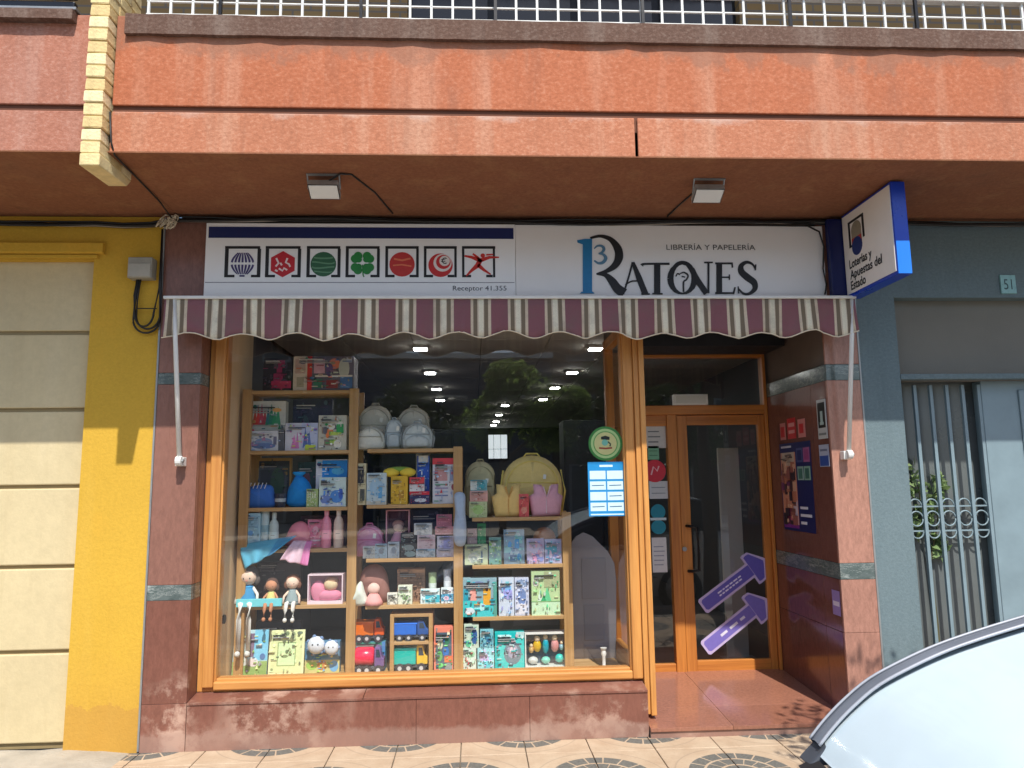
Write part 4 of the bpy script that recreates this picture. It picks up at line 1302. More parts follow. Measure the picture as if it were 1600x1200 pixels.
def redround(g, a, b2, z0, z1, y):
    g.color(S(206, 42, 62)); g.disc((a + b2) / 2, (z0 + z1) / 2, (z1 - z0) * 0.50, y - 0.0016, y, 24)
    g.color(S(236, 190, 196)); g.stroke([((a + b2) / 2 - 0.03, (z0 + z1) / 2 - 0.03), ((a + b2) / 2 - 0.01, (z0 + z1) / 2 + 0.035), ((a + b2) / 2 + 0.02, (z0 + z1) / 2 + 0.0), ((a + b2) / 2 + 0.035, (z0 + z1) / 2 + 0.04)], 0.012, y - 0.0022, y)
cx_, cz_ = P(1023, 736, LY)
t = thing("red_sticker", "round red sticker on the door's side light", "sticker", (cx_, LY, cz_ - 0.1))
g = MB(); redround(g, cx_ - 0.09, cx_ + 0.09, cz_ - 0.09, cz_ + 0.09, LY); pr(g, "print", t)
notice("paper_notice", "pale paper strip under the round red sticker", 1014, 752, 1044, 779, S(196, 200, 202), lines(2, S(130, 140, 146)))
def teal(g, a, b2, z0, z1, y):
    g.color(S(20, 128, 150)); g.disc((a + b2) / 2, z0 + (z1 - z0) * 0.72, (b2 - a) * 0.46, y - 0.0012, y, 20, (z1 - z0) * 0.24)
    g.disc((a + b2) / 2, z0 + (z1 - z0) * 0.25, (b2 - a) * 0.46, y - 0.0012, y, 20, (z1 - z0) * 0.22)
    g.color(S(190, 210, 214)); g.prism([(a, z0 + (z1 - z0) * 0.46), (b2, z0 + (z1 - z0) * 0.46), (b2, z0 + (z1 - z0) * 0.54), (a, z0 + (z1 - z0) * 0.54)], y - 0.002, y)
a_, zt_ = P(1015, 786, LY); b__, zb__ = P(1042, 836, LY)
t = thing("teal_sticker", "pair of teal oval stickers crossed by a pale strip on the side light", "sticker", ((a_ + b__) / 2, LY, zb__))
g = MB(); teal(g, a_, b__, zb__, zt_, LY); pr(g, "print", t)
notice("paper_notice", "tall white notice low on the side light with a row of dots", 1018, 840, 1043, 894, S(208, 208, 208), lines(5, S(130, 134, 150), w=0.025))
# arrow stickers on the door leaf
AYY = DY + 0.0105
def arrow(label, p0, p1, faded):
    A, B = Vector(P(p0[0], p0[1], AYY)), Vector(P(p1[0], p1[1], AYY))
    d = (B - A).normalized(); n = Vector((-d.y, d.x)); L = (B - A).length
    t = thing("arrow_sticker", label, "sticker", (A.x, AYY, min(A.y, B.y) - 0.1))
    def pt(s, w): q = A + d * s + n * w; return (q.x, q.y)
    def shape(k):
        h, hd, hl = 0.064 - k, 0.132 - k, 0.118
        out = [pt(k + 0.015, -h), pt(L - hl - 0.03, -h), pt(L - hl - 0.045 + k, -hd * 0.96), pt(L - hl - 0.025 + k, -hd), pt(L - hl * 0.8, -hd * 0.97)]
        out += [pt(L - k * 1.3 - 0.012, -0.022), pt(L - k * 1.3, 0.0), pt(L - k * 1.3 - 0.012, 0.022)]
        out += [pt(L - hl * 0.8, hd * 0.97), pt(L - hl - 0.025 + k, hd), pt(L - hl - 0.045 + k, hd * 0.96), pt(L - hl - 0.03, h), pt(k + 0.015, h), pt(k, h - 0.015), pt(k, -h + 0.015)]
        return out
    def fan(g, k, y0):
        o = shape(k); c = pt(L * 0.8, 0.0)
        # shaft and head as two convex plates
        g.prism([o[0], o[1], o[11], o[12], o[13], o[14]], y0, AYY)
        g.prism([o[2], o[3], o[4], o[5], o[6], o[7], o[8], o[9], o[10]], y0 - 0.0002, AYY)
    g = MB().color(S(196, 182, 220)); fan(g, 0.0, AYY - 0.0010)
    g.color(S(98, 90, 178) if not faded else S(122, 112, 192)); fan(g, 0.018, AYY - 0.0017)  # lower arrow a paler purple, sun glare put into its colour
    g.color(S(226, 224, 240))
    for w in ((0.012, -0.012) if not faded else (0.0,)):
        rr = random.Random(int(w * 1000) + 40)
        s = L * 0.26
        while s < L * 0.62:
            l = rr.uniform(0.018, 0.04) if not faded else rr.uniform(0.05, 0.08)
            g.stroke([pt(s, w), pt(min(s + l, L * 0.64), w)], 0.011 if not faded else 0.02, AYY - 0.0025, AYY); s += l + 0.009 + (0.02 if faded else 0)
    pr(g, "print", t)
arrow("upper purple arrow sticker on the glazed door leaf", (1097, 949), (1196, 873), False)
arrow("lower purple arrow sticker on the glazed door leaf", (1101, 1014), (1198, 935), True)

# things on the entrance side wall (plane x = 2.40, drawn on y, z)
XW = 2.399
def on_wall(px, py):
    d = (px - 800) / CAM_F * _r - (py - 600) / CAM_F * _u + _f
    t = XW / d.x
    return t * d.y - CAM_D, CAM_H + t * d.z
def wposter(name, label, cat, quads, base, depth=0.001):
    t = thing(name, label, cat, base)
    g = MB()
    for i, (y0, y1, z0, z1, col) in enumerate(quads):
        k = depth + 0.0002 * i
        g.color(col); g.box(XW - k, XW, min(y0, y1), max(y0, y1), z0, z1)
    pr(g, "print", t)
    return t
RED, PIN = S(196, 44, 48), S(224, 150, 146)
wposter("red_strip_poster", "small red strip of three cards above the lottery poster", "poster",
        [(0.80, 0.70, 1.90, 2.03, S(206, 130, 124)), (0.665, 0.52, 1.90, 2.055, RED), (0.645, 0.54, 1.99, 2.02, PIN), (0.645, 0.54, 1.94, 1.965, PIN), (0.48, 0.36, 1.90, 2.035, S(206, 130, 124)), (0.79, 0.72, 1.92, 2.0, RED), (0.46, 0.39, 1.93, 2.0, RED)], (XW, 0.6, 1.9))
NV = S(18, 26, 88)
q = [(0.83, 0.30, 1.215, 1.87, NV), (0.82, 0.56, 1.26, 1.80, S(206, 140, 112)), (0.80, 0.58, 1.70, 1.80, S(198, 178, 158)), (0.72, 0.63, 1.52, 1.66, S(92, 44, 44)), (0.79, 0.66, 1.26, 1.38, S(96, 30, 60)), (0.64, 0.57, 1.26, 1.44, S(206, 190, 200)),
     (0.70, 0.60, 1.26, 1.32, S(190, 84, 110)), (0.82, 0.56, 1.235, 1.262, S(120, 40, 140)), (0.80, 0.62, 1.835, 1.85, S(200, 200, 214)),
     (0.535, 0.435, 1.72, 1.825, S(70, 78, 128)), (0.52, 0.45, 1.735, 1.81, NV), (0.42, 0.32, 1.72, 1.825, S(160, 90, 140)), (0.405, 0.335, 1.735, 1.81, S(150, 60, 120)),
     (0.53, 0.435, 1.59, 1.69, S(150, 180, 170)), (0.42, 0.325, 1.59, 1.69, S(140, 180, 160)), (0.515, 0.45, 1.60, 1.675, S(70, 120, 106)), (0.405, 0.34, 1.60, 1.675, S(60, 108, 96)),
     (0.52, 0.40, 1.38, 1.398, S(220, 222, 232)), (0.52, 0.345, 1.325, 1.345, S(220, 222, 232)), (0.52, 0.43, 1.27, 1.29, S(220, 222, 232))]
rr_ = random.Random(77)
for _ in range(46):      # the photograph half is a crowded picture
    yy_, zz_ = rr_.uniform(0.585, 0.795), rr_.uniform(1.275, 1.70)
    a_, b_ = rr_.uniform(0.008, 0.03), rr_.uniform(0.01, 0.045)
    q.append((yy_ - a_, yy_ + a_, zz_ - b_, zz_ + b_, rr_.choice((S(176, 110, 84), S(120, 70, 60), S(70, 40, 44), S(206, 160, 130), S(150, 90, 80), S(110, 50, 90), S(52, 34, 44)))))
for _ in range(12):
    yy_, zz_ = rr_.uniform(0.60, 0.78), rr_.uniform(1.71, 1.79)
    q.append((yy_ - 0.02, yy_ + 0.02, zz_, zz_ + 0.01, rr_.choice((S(120, 100, 90), S(160, 140, 124), S(90, 70, 66)))))
wposter("lottery_poster", "large poster on the entrance side wall, photograph half and navy half", "poster", q, (XW, 0.56, 1.2))
q = [(0.155, 0.03, 1.87, 2.14, S(190, 192, 190)), (0.145, 0.04, 1.945, 2.12, S(20, 24, 26)), (0.11, 0.075, 1.98, 2.06, S(168, 190, 184)), (0.12, 0.065, 1.965, 1.985, S(168, 190, 184)), (0.145, 0.04, 1.895, 1.91, S(120, 124, 124))]
wposter("wall_plaque", "small plaque with a black panel and pale figure on the entrance pier", "plaque", q, (XW, 0.09, 1.87), 0.006)
q = [(0.165, 0.03, 1.68, 1.83, S(170, 176, 196)), (0.16, 0.035, 1.685, 1.755, S(40, 74, 150)), (0.15, 0.05, 1.785, 1.80, S(110, 116, 140))]
wposter("wall_plate", "small blue and white plate below the black plaque", "plaque", q, (XW, 0.1, 1.68), 0.004)
q = [(0.13, 0.025, 0.70, 0.86, S(150, 130, 190)), (0.12, 0.035, 0.76, 0.79, S(220, 214, 232))]
wposter("purple_sticker", "pale purple sticker low on the entrance pier", "sticker", q, (XW, 0.08, 0.70))

# ---------------------------------------------------------------- right neighbour: blue-grey front with barred door
bw = thing("blue_wall", "blue grey painted wall of the house right of the shop", "wall", (3.6, 0.1, 0))
m_bluew = render_mat("blue_grey_paint", (0.165, 0.225, 0.245), (0.24, 0.31, 0.33), (0.07, 0.10, 0.115), 0.3, wear=0.3, grit=90, speck=0.2, base_dirt=(0.12, 0.13, 0.12))
g = MB()
g.box(SH_R + 0.006, 2.925, 0.004, 0.4, 0, 3.395)
g.box(2.925, 6.0, 0.004, 0.4, 2.84, 3.395)
g.box(4.75, 6.0, 0.004, 0.4, 0, 2.84)
g.build("wall", m_bluew, bw, org=(3.6, 0.1, 0))
g = MB(); g.box(2.925, 4.75, 0.10, 0.14, 2.262, 2.84); g.build("blind_fanlight", M("dull_grey_panel", S(118, 116, 108), 0.75, 0.08, 3, bump=0.1), bw)
g = MB(); g.box(2.925, 4.75, -0.003, 0.06, 2.265, 2.302); g.build("transom", m_bluew, bw, bevel=0.003)
gt = thing("barred_door", "blue grey steel door with vertical bars and ring ornaments", "door", (3.8, 0.15, 0))
m_bluem = M("blue_grey_steel", (0.20, 0.275, 0.31), 0.45, 0.14, 3.0, bump=0.06, bscale=20)
g = MB(); g.box(2.926, 2.945, 0.09, 0.15, 0.05, 2.264); part(g, "frame", m_bluem, gt, bevel=0.003)
g = MB(); g.box(3.556, 4.749, 0.10, 0.19, 0.05, 2.264); part(g, "solid_leaf", m_bluem, gt, bevel=0.004)
g = MB(); g.box(3.82, 4.70, 0.088, 0.0995, 0.15, 2.20); part(g, "raised_panel", m_bluem, gt, bevel=0.006)
g = MB(); g.box(2.80, 3.9, 0.195, 0.201, 0.05, 2.6); part(g, "pane", M("dull_pane", (0.12, 0.135, 0.135), 0.3, 0.2, 2), gt)
barm = box_mesh("bar", 0.022, 0.022, 2.16, m_bluem, 0.003)
bxs = [2.966 + 0.1155 * k for k in range(6)]
for x in bxs: piece("bar", barm, gt, (x, 0.115, 0.08))
for z in (1.40, 1.235):
    g = MB(); g.box(2.946, 3.559, 0.117, 0.129, z - 0.005, z + 0.005); part(g, "cross_bar", m_bluem, gt)
for k in range(5):
    xm = (bxs[k] + bxs[k + 1]) / 2
    g = MB(); g.tube([(xm + 0.046 * math.cos(t), 0.12, 1.3175 + 0.05 * math.sin(t)) for t in [2 * math.pi * j / 16 for j in range(17)]], 0.0055, 5); part(g, "ring", m_bluem, gt, smooth=True)
    for z, s in ((1.40, 1), (1.235, -1)):
        g = MB(); g.tube([(xm + 0.044 * math.cos(t), 0.122, z + s * 0.05 * math.sin(t)) for t in [math.pi * j / 9 for j in range(10)]], 0.0055, 5); part(g, "half_ring", m_bluem, gt, smooth=True)
for s in (-1, 1):
    g = MB(); g.tube([(bxs[0] + s * (0.012 + 0.02 * math.sin(t)), 0.112, 0.36 + 0.05 * t) for t in (0, 0.5, 1.0, 1.5, 2.0)], 0.005, 5); part(g, "scroll", m_bluem, gt)
g = MB(); g.box(2.93, 4.75, 0.02, 0.5, 0.0, 0.05); part(g, "threshold", m_kerb, gt)
npl = thing("number_plate", "small pale teal house number plate on the blue wall", "number plate", (3.75, 0, 2.86))
(a, zt), (b2, zb2) = P(1561, 430, 0), P(1588, 459, 0)
g = MB(); g.box(a, b2, -0.008, 0.0035, zb2, zt); part(g, "plate", M("teal_tile", S(128, 176, 176), 0.3, 0.1, 30), npl, bevel=0.003)
g = MB().color(S(36, 70, 76)); g.text("51", a + 0.022, b2 - 0.03, (zt + zb2) / 2, 0.075, -0.0088); pr(g, "numerals", npl)
# leafy plant just behind the bars, standing in for mirrored leaves
def leaf_cloud(mb, centers, n, size, seed, flat=0.5):
    rr = random.Random(seed)
    for _ in range(n):
        c, rad = centers[rr.randrange(len(centers))]
        while True:
            v = Vector((rr.uniform(-1, 1), rr.uniform(-1, 1), rr.uniform(-1, 1)))
            if v.length < 1: break
        p = Vector(c) + Vector((v.x * rad[0], v.y * rad[1], v.z * rad[2]))
        nrm = Vector((rr.gauss(0, 1), rr.gauss(0, 1), abs(rr.gauss(0.6, 0.7)))).normalized()
        a = nrm.cross(Vector((rr.gauss(0, 1), rr.gauss(0, 1), rr.gauss(0, 1)))).normalized()
        b = nrm.cross(a)
        l = size * rr.uniform(0.6, 1.25); w = l * rr.uniform(0.35, 0.55)
        mb._add([p - a * l * 0.5, p + b * w * 0.5 + nrm * l * 0.06, p + a * l * 0.5, p - b * w * 0.5 + nrm * l * 0.06], [(0, 1, 2, 3)])
    return mb
def leaf_mat(name, c1, c2, trans=0.3):
    m, nt, b, tc = _base(name)
    n = _noise(nt, tc.outputs["Object"], 9.0, 4.0, 0.7)
    c = _ramp(nt, n, [(0.3, c1), (0.7, c2)])
    nt.links.new(c, b.inputs["Base Color"])
    b.inputs["Roughness"].default_value = 0.45
    tl = nt.nodes.new("ShaderNodeBsdfTranslucent"); nt.links.new(c, tl.inputs[0])
    mx = nt.nodes.new("ShaderNodeMixShader"); mx.inputs[0].default_value = trans
    out = nt.nodes["Material Output"]
    nt.links.new(b.outputs[0], mx.inputs[1]); nt.links.new(tl.outputs[0], mx.inputs[2]); nt.links.new(mx.outputs[0], out.inputs[0])
    return m
m_leaf = leaf_mat("tree_leaf", (0.035, 0.075, 0.014), (0.085, 0.14, 0.03))
m_leafp = leaf_mat("plant_leaf", (0.16, 0.27, 0.09), (0.36, 0.46, 0.22))
pl = thing("reflection_plant", "leafy green plant between the door bars, in place of a reflection", "plant", (3.08, 0.22, 0.05))
g = MB()
leaf_cloud(g, [((3.05, 0.162, 1.58), (0.07, 0.02, 0.14)), ((3.17, 0.162, 1.45), (0.09, 0.02, 0.14)), ((3.09, 0.162, 1.30), (0.08, 0.02, 0.16)), ((3.20, 0.162, 1.15), (0.07, 0.02, 0.13)), ((3.24, 0.162, 1.55), (0.05, 0.02, 0.09))], 190, 0.075, 21)
part(g, "foliage", m_leafp, pl)
g = MB(); g.tube([(3.12, 0.165, 0.05), (3.13, 0.165, 0.6), (3.11, 0.163, 1.1), (3.08, 0.162, 1.55)], [0.014, 0.011, 0.008, 0.004], 7); g.tube([(3.115, 0.165, 1.0), (3.2, 0.163, 1.3), (3.22, 0.162, 1.5)], [0.006, 0.005, 0.003], 6)
part(g, "stem", M("plant_stem", (0.10, 0.09, 0.04), 0.8), pl)

eb = thing("transom_box", "white box lying on the transom above the glazed door", "box", (1.7, DY - 0.03, ZT + 0.076))
(a, zt), (b2, _q) = P(1052, 616, DY - 0.045), P(1106, 616, DY - 0.045)
g = MB(); g.box(a, b2, DY - 0.045, DY + 0.005, ZT + 0.0755, zt); part(g, "case", m_white, eb, bevel=0.004)
g = MB(); g.box(a + 0.02, b2 - 0.02, DY - 0.048, DY - 0.0455, ZT + 0.09, zt - 0.012); part(g, "diffuser", M("milky_diffuser", S(214, 214, 206), 0.3, 0.04), eb)

# goods colours are brightened here, making up for the dim light behind the glass
_S0 = S
def S(r, g, b):
    c = _S0(r, g, b)
    L = max(0.02, 0.3 * c[0] + 0.6 * c[1] + 0.1 * c[2])
    return tuple(min(0.86, v * (L ** 0.72) / L) for v in c)
# ---------------------------------------------------------------- the room behind the glass
RM = dict(x0=-1.74, x1=2.9, y0=0.24, y1=12.0, zc=2.80)
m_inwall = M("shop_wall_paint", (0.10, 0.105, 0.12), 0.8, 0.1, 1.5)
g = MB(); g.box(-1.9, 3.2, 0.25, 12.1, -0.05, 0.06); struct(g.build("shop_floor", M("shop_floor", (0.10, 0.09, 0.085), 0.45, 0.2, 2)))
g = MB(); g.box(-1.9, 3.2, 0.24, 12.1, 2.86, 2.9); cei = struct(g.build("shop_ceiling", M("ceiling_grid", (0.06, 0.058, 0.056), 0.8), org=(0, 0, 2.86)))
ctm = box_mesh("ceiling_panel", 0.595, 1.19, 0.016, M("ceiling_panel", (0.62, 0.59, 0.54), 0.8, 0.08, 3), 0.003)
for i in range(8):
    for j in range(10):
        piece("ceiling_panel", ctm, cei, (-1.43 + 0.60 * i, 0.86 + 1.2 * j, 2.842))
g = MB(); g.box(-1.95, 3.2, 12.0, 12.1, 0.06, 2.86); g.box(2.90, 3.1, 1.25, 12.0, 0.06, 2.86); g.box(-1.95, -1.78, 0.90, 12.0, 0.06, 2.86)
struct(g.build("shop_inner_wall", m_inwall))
g = MB(); g.box(-1.77, -1.722, 0.245, 0.93, 0.05, 2.84)
cw = g.build("window_cheek", M("cream_cheek", S(216, 188, 150), 0.7, 0.06, 2)); struct(cw)
g = MB(); g.box(-1.72, 1.06, 0.245, 0.98, 0.20, 0.268); struct(g.build("display_floor", m_px))
g = MB(); g.box(2.43, 2.9, 1.2, 1.3, 0.06, 2.86); g.box(1.134, 2.43, 1.08, 1.2, 2.67, 2.74); struct(g.build("shop_inner_wall", m_inwall))
# ceiling lights: two rows and a far middle row
m_lamp = emit_mat("lit_panel", (1.0, 0.98, 0.94), 45.0)
cl0 = None
spots = [(-0.478, 1.77), (-0.478, 3.24), (-0.48, 4.64), (-0.49, 5.93), (1.13, 1.80), (1.11, 3.28), (1.06, 4.60), (1.03, 5.94), (0.50, 6.75), (0.46, 8.35), (0.45, 9.8), (0.42, 10.7)]
for i, (x, y) in enumerate(spots):
    lab = "lit %s ceiling light of the %s row seen through the window" % (("nearest", "second", "third", "farthest")[i % 4], ("left", "right", "middle")[i // 4])
    if cl0 is None:
        cl0 = thing("ceiling_light", lab, "ceiling light", (x, y, 2.79), "lit ceiling lights in the shop")
        g = MB(); g.box(x - 0.064, x + 0.064, y - 0.064, y + 0.064, 2.815, 2.84); g.build("frame", m_white, cl0)
        g = MB(); g.box(x - 0.055, x + 0.055, y - 0.055, y + 0.055, 2.808, 2.8145); g.build("diffuser", m_lamp, cl0)
    else:
        copy_tree(cl0, (x, y, 2.79), lab)
# bright rear window, dark cabinets, standing boards
bwn = thing("rear_window", "bright four-pane window far at the back of the shop", "window", (0.3, 11.9, 2.1))
g = MB(); g.box(-0.12, 0.78, 11.93, 11.99, 2.12, 2.72); g.build("frame", m_dark, bwn)
for k in range(5):
    a = (-0.09, 0.09, 0.29, 0.46, 0.62)[k]; b2 = (0.08, 0.23, 0.45, 0.61, 0.76)[k]
    for z0, z1 in ((2.15, 2.36), (2.37, 2.69)):
        g = MB(); g.box(a, b2, 11.92, 11.928, z0, z1); g.build("pane", MATS.get("lit_pane") or emit_mat("lit_pane", (0.86, 0.95, 1.0), 0.55), bwn)
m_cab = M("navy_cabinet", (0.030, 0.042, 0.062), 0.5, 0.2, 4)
def cabinet(label, x0, x1, y, z1, n=3):
    c = thing("cabinet", label, "cabinet", ((x0 + x1) / 2, y, 0.06), "dark cabinets inside the shop")
    g = MB(); g.box(x0, x1, y, y + 0.4, 0.06, z1); g.build("carcass", m_cab, c, bevel=0.005)
    for k in range(n):
        a = x0 + (x1 - x0) * k / n + 0.012; b2 = x0 + (x1 - x0) * (k + 1) / n - 0.012
        g = MB(); g.box(a, b2, y - 0.018, y - 0.001, 0.10, z1 - 0.03); d_ = g.build("door", m_cab, c, bevel=0.004)
        g = MB(); g.box(b2 - 0.05, b2 - 0.03, y - 0.03, y - 0.019, z1 * 0.55, z1 * 0.55 + 0.16); g.build("handle", m_greymetal, d_)
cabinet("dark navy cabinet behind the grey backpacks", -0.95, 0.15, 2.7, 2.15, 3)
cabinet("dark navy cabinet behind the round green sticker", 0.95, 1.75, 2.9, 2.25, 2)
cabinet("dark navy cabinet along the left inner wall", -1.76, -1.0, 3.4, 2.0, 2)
# pale display board behind the glazed door, grey arched board standing in for a reflection
db = thing("display_board", "tall pale grey board standing inside behind the glazed door", "board", (1.98, 1.55, 0.06))
(a, zt), (b2, _z) = P(1121, 700, 1.6), P(1166, 930, 1.6)
g = MB(); g.box(a, b2, 1.6, 1.63, 0.07, zt); g.build("panel", M("pale_board", S(205, 200, 192), 0.8, 0.06, 2), db, bevel=0.004)
g = MB(); g.box(a - 0.05, b2 + 0.05, 1.55, 1.68, 0.06, 0.09); g.build("foot", m_greymetal, db)
ga = thing("arch_reflection", "grey arched board right of the shelves, standing in for a reflection", "board", (0.93, 0.95, 0.27))
ya = 0.94
pts = [P(px, py, ya) for px, py in ((893, 1048), (963, 1048), (963, 905), (960, 880), (950, 862), (938, 850), (926, 838), (912, 832), (900, 838), (893, 848))]
m_archg = M("grey_board", S(132, 130, 134), 0.75, 0.08, 3)
g = MB(); g.prism(pts, ya, ya + 0.02); g.build("panel", m_archg, ga, bevel=0.004)
for x0, x1, y0, y1 in ((908, 948, 872, 935), (912, 945, 945, 1000), (912, 945, 1008, 1040)):
    (p, q), (r_, s_) = P(x0, y0, ya), P(x1, y1, ya)
    g = MB(); g.box(p, r_, ya - 0.006, ya - 0.0005, s_, q); g.build("raised_field", M("grey_board2", S(120, 119, 124), 0.7, 0.08, 3), ga, bevel=0.003)
wf = MB(); (p, q) = P(943, 1010, 0.55)
wf.lathe(p, 0.55, 0.268, [(0.03, 0.0), (0.012, 0.03), (0.012, 0.10), (0.02, 0.12), (0.014, 0.14), (0.024, 0.16)], 12)
tag(wf.build("white_stand", m_white, smooth=True, auto=40), "small white turned stand at the foot of the grey arched board", "stand")

# ---------------------------------------------------------------- shelving
YS, YB = 0.62, 0.92
def zrow(px, py): return P(px, py, YS)[1]
ZF = 0.268
TH = 0.026
def shelf_unit(label, pxl, pxr, tops, ztop_l, ztop_r, pw=14):
    x0 = P(pxl, 850, YS)[0]; x1 = P(pxr, 850, YS)[0]
    u = thing("shelving_unit", label, "shelving", ((x0 + x1) / 2, 0.77, ZF), "pine shelving units in the window")
    w = pw / CAM_F * (CAM_D + YS) * 1.0
    for a, zt in ((x0, ztop_l), (x1 - w, ztop_r)):
        for y in (YS - 0.004, YB - 0.04):
            if zt is None: continue
            g = MB(); g.box(a, a + w, y, y + 0.042, ZF + 0.001, zt); g.build("post", m_pz, u, bevel=0.003)
    zz = []
    for z in tops:
        g = MB(); g.box(x0 + w + 0.0005, x1 - w - 0.0005, YS, YB, z - TH, z); g.build("shelf", m_px, u, bevel=0.002); zz.append(z)
    return x0, x1, zz
zA = [zrow(450, y) for y in (610, 704, 793, 858, 946)]
zB = [zrow(640, y) for y in (701, 788, 872, 945)]
zC = [zrow(810, y) for y in (808, 882, 963)]
shelf_unit("tall pine shelving unit at the left of the window", 371, 557, zA, zA[0] + 0.01, zA[0] + 0.012)
shelf_unit("middle pine shelving unit carrying the grey backpacks", 557.5, 723, zB, None, zB[0] + 0.012)
shelf_unit("low pine shelving unit carrying the yellow bag", 723.5, 893, zC, None, zC[0] + 0.03)
cr = thing("small_crate", "small pine crate shelf for the toy lorries on the window floor", "crate", (-0.43, 0.7, ZF))
cx0, cx1 = P(609, 1000, YS)[0], P(676, 1000, YS)[0]
czm, czt = zrow(640, 1003), zrow(640, 960)
for a in (cx0, cx1 - 0.028):
    g = MB(); g.box(a, a + 0.028, YS + 0.005, YS + 0.22, ZF + 0.001, czt); g.build("side", m_pz, cr, bevel=0.002)
for z in (czm, czt - 0.0):
    g = MB(); g.box(cx0 + 0.0285, cx1 - 0.0285, YS + 0.005, YS + 0.22, z - 0.02, z); g.build("shelf", m_px, cr, bevel=0.002)
g = MB(); g.box(cx0 + 0.0285, cx1 - 0.0285, YS + 0.2, YS + 0.22, ZF + 0.001, czm - 0.0205); g.build("back", m_px, cr)

# ---------------------------------------------------------------- goods
def art_on(g, x0, x1, z0, z1, y, art):
    """flat print on a box front; u, v run over the front."""
    W, H = x1 - x0, z1 - z0
    yy = y
    for a in art:
        yy -= 0.0004
        k = a[0]
        if k == 'r':
            _, u0, v0, u1, v1, c = a
            g.color(c).prism([(x0 + W * u0, z0 + H * v0), (x0 + W * u1, z0 + H * v0), (x0 + W * u1, z0 + H * v1), (x0 + W * u0, z0 + H * v1)], yy - 0.0006, y)
        elif k == 'c':
            _, u, v, r, c = a
            g.color(c).disc(x0 + W * u, z0 + H * v, r * min(W, H), yy - 0.0006, y, 14)
        elif k == 'e':
            _, u, v, ru, rv, c = a
            g.color(c).disc(x0 + W * u, z0 + H * v, ru * W, yy - 0.0006, y, 16, rv * H)
        elif k == 't':
            _, u, v, w, h, c = a
            g.color(c).prism([(x0 + W * (u - w / 2), z0 + H * v), (x0 + W * (u + w / 2), z0 + H * v), (x0 + W * u, z0 + H * (v + h))], yy - 0.0006, y)
        elif k == 'l':
            _, u0, u1, v, w, c = a
            g.color(c).prism([(x0 + W * u0, z0 + H * (v - w / 2)), (x0 + W * u1, z0 + H * (v - w / 2)), (x0 + W * u1, z0 + H * (v + w / 2)), (x0 + W * u0, z0 + H * (v + w / 2))], yy - 0.0006, y)

def patches(seed, pal, n=9, margin=0.06):
    """a busy printed picture: overlapping patches of the pack's own colours."""
    rr = random.Random(seed)
    out = []
    for i in range(n):
        c = pal[rr.randrange(len(pal))]
        u, v = rr.uniform(margin + 0.1, 0.9 - margin), rr.uniform(margin + 0.1, 0.9 - margin)
        if rr.random() < 0.5:
            ru = rr.uniform(0.05, 0.15); rv = rr.uniform(0.06, 0.16)
            out.append(('e', min(max(u, ru), 1 - ru), min(max(v, rv), 1 - rv), ru, rv, c))
        else:
            w = rr.uniform(0.06, 0.2); h = rr.uniform(0.04, 0.14)
            out.append(('r', max(0.02, u - w), max(0.02, v - h), min(0.98, u + w), min(0.98, v + h), c))
    return out

def flecks(label, art, col):
    """the small print of a pack: captions, rules and spots in shades of its own colours."""
    rr = random.Random(zlib.crc32(label.encode()))
    pal = [a[-1] for a in art] + [col]
    pal = [_mul(c, rr.uniform(0.55, 1.5)) for c in pal for _ in range(2)]
    out = []
    for _ in range(38):
        c = pal[rr.randrange(len(pal))]
        u, v = rr.uniform(0.06, 0.94), rr.uniform(0.05, 0.95)
        k = rr.random()
        if k < 0.4:
            w = rr.uniform(0.03, 0.09); u = min(max(u, w), 1 - w)
            out.append(('l', u - w, u + w, min(max(v, 0.03), 0.97), rr.uniform(0.012, 0.03), c))
        elif k < 0.75:
            ru, rv = rr.uniform(0.012, 0.05), rr.uniform(0.012, 0.045)
            out.append(('e', min(max(u, ru), 1 - ru), min(max(v, rv), 1 - rv), ru, rv, c))
        else:
            w = rr.uniform(0.03, 0.08); h = rr.uniform(0.03, 0.09)
            out.append(('t', min(max(u, w), 1 - w), min(v, 0.98 - h), w, h, c))
    dk = K_ if sum(col) > 0.6 else W_
    v0 = rr.uniform(0.82, 0.94)
    for k in range(rr.randrange(2, 4)):
        out.append(('l', 0.1, rr.uniform(0.4, 0.8), v0 - 0.05 * k, 0.018, _mul(dk, 1.0) if k == 0 else GR))
    return out

def gbox(name, label, px0, px1, pyt, zb, col, art=(), y=None, dep=0.10, cat="box", rot=0.0, group=None, lid=None):
    y = YS + 0.02 if y is None else y
    pym = pyt
    x0, zt = P(px0, pyt, y); x1, _ = P(px1, pyt, y)
    zt = max(zt, zb + 0.02)
    t = thing(name, label, cat, ((x0 + x1) / 2, y + dep / 2, zb), group)
    c = Vector(((x0 + x1) / 2, y + dep / 2, zb))
    R = Matrix.Rotation(rot, 3, 'Z')
    tr = lambda p: R @ (p - c) + c
    g = MB().color(col); g.box(x0, x1, y, y + dep, zb + 0.0005, zt)
    g.move(tr).build("carton", m_print, t, col=True, bevel=0.0015)
    if art:
        g = MB(); art_on(g, x0, x1, zb, zt, y - 0.0002, list(art) + flecks(label, art, col)); g.move(tr).build("print", m_print, t, col=True)
    if lid:
        g = MB().color(lid); g.box(x0 - 0.004, x1 + 0.004, y - 0.004, y + dep + 0.004, zt - (zt - zb) * 0.22, zt + 0.003); g.move(tr).build("lid", m_print, t, col=True, bevel=0.0015)
    return t

W_ = S(226, 224, 218); K_ = S(26, 26, 30); GR = S(150, 150, 150)
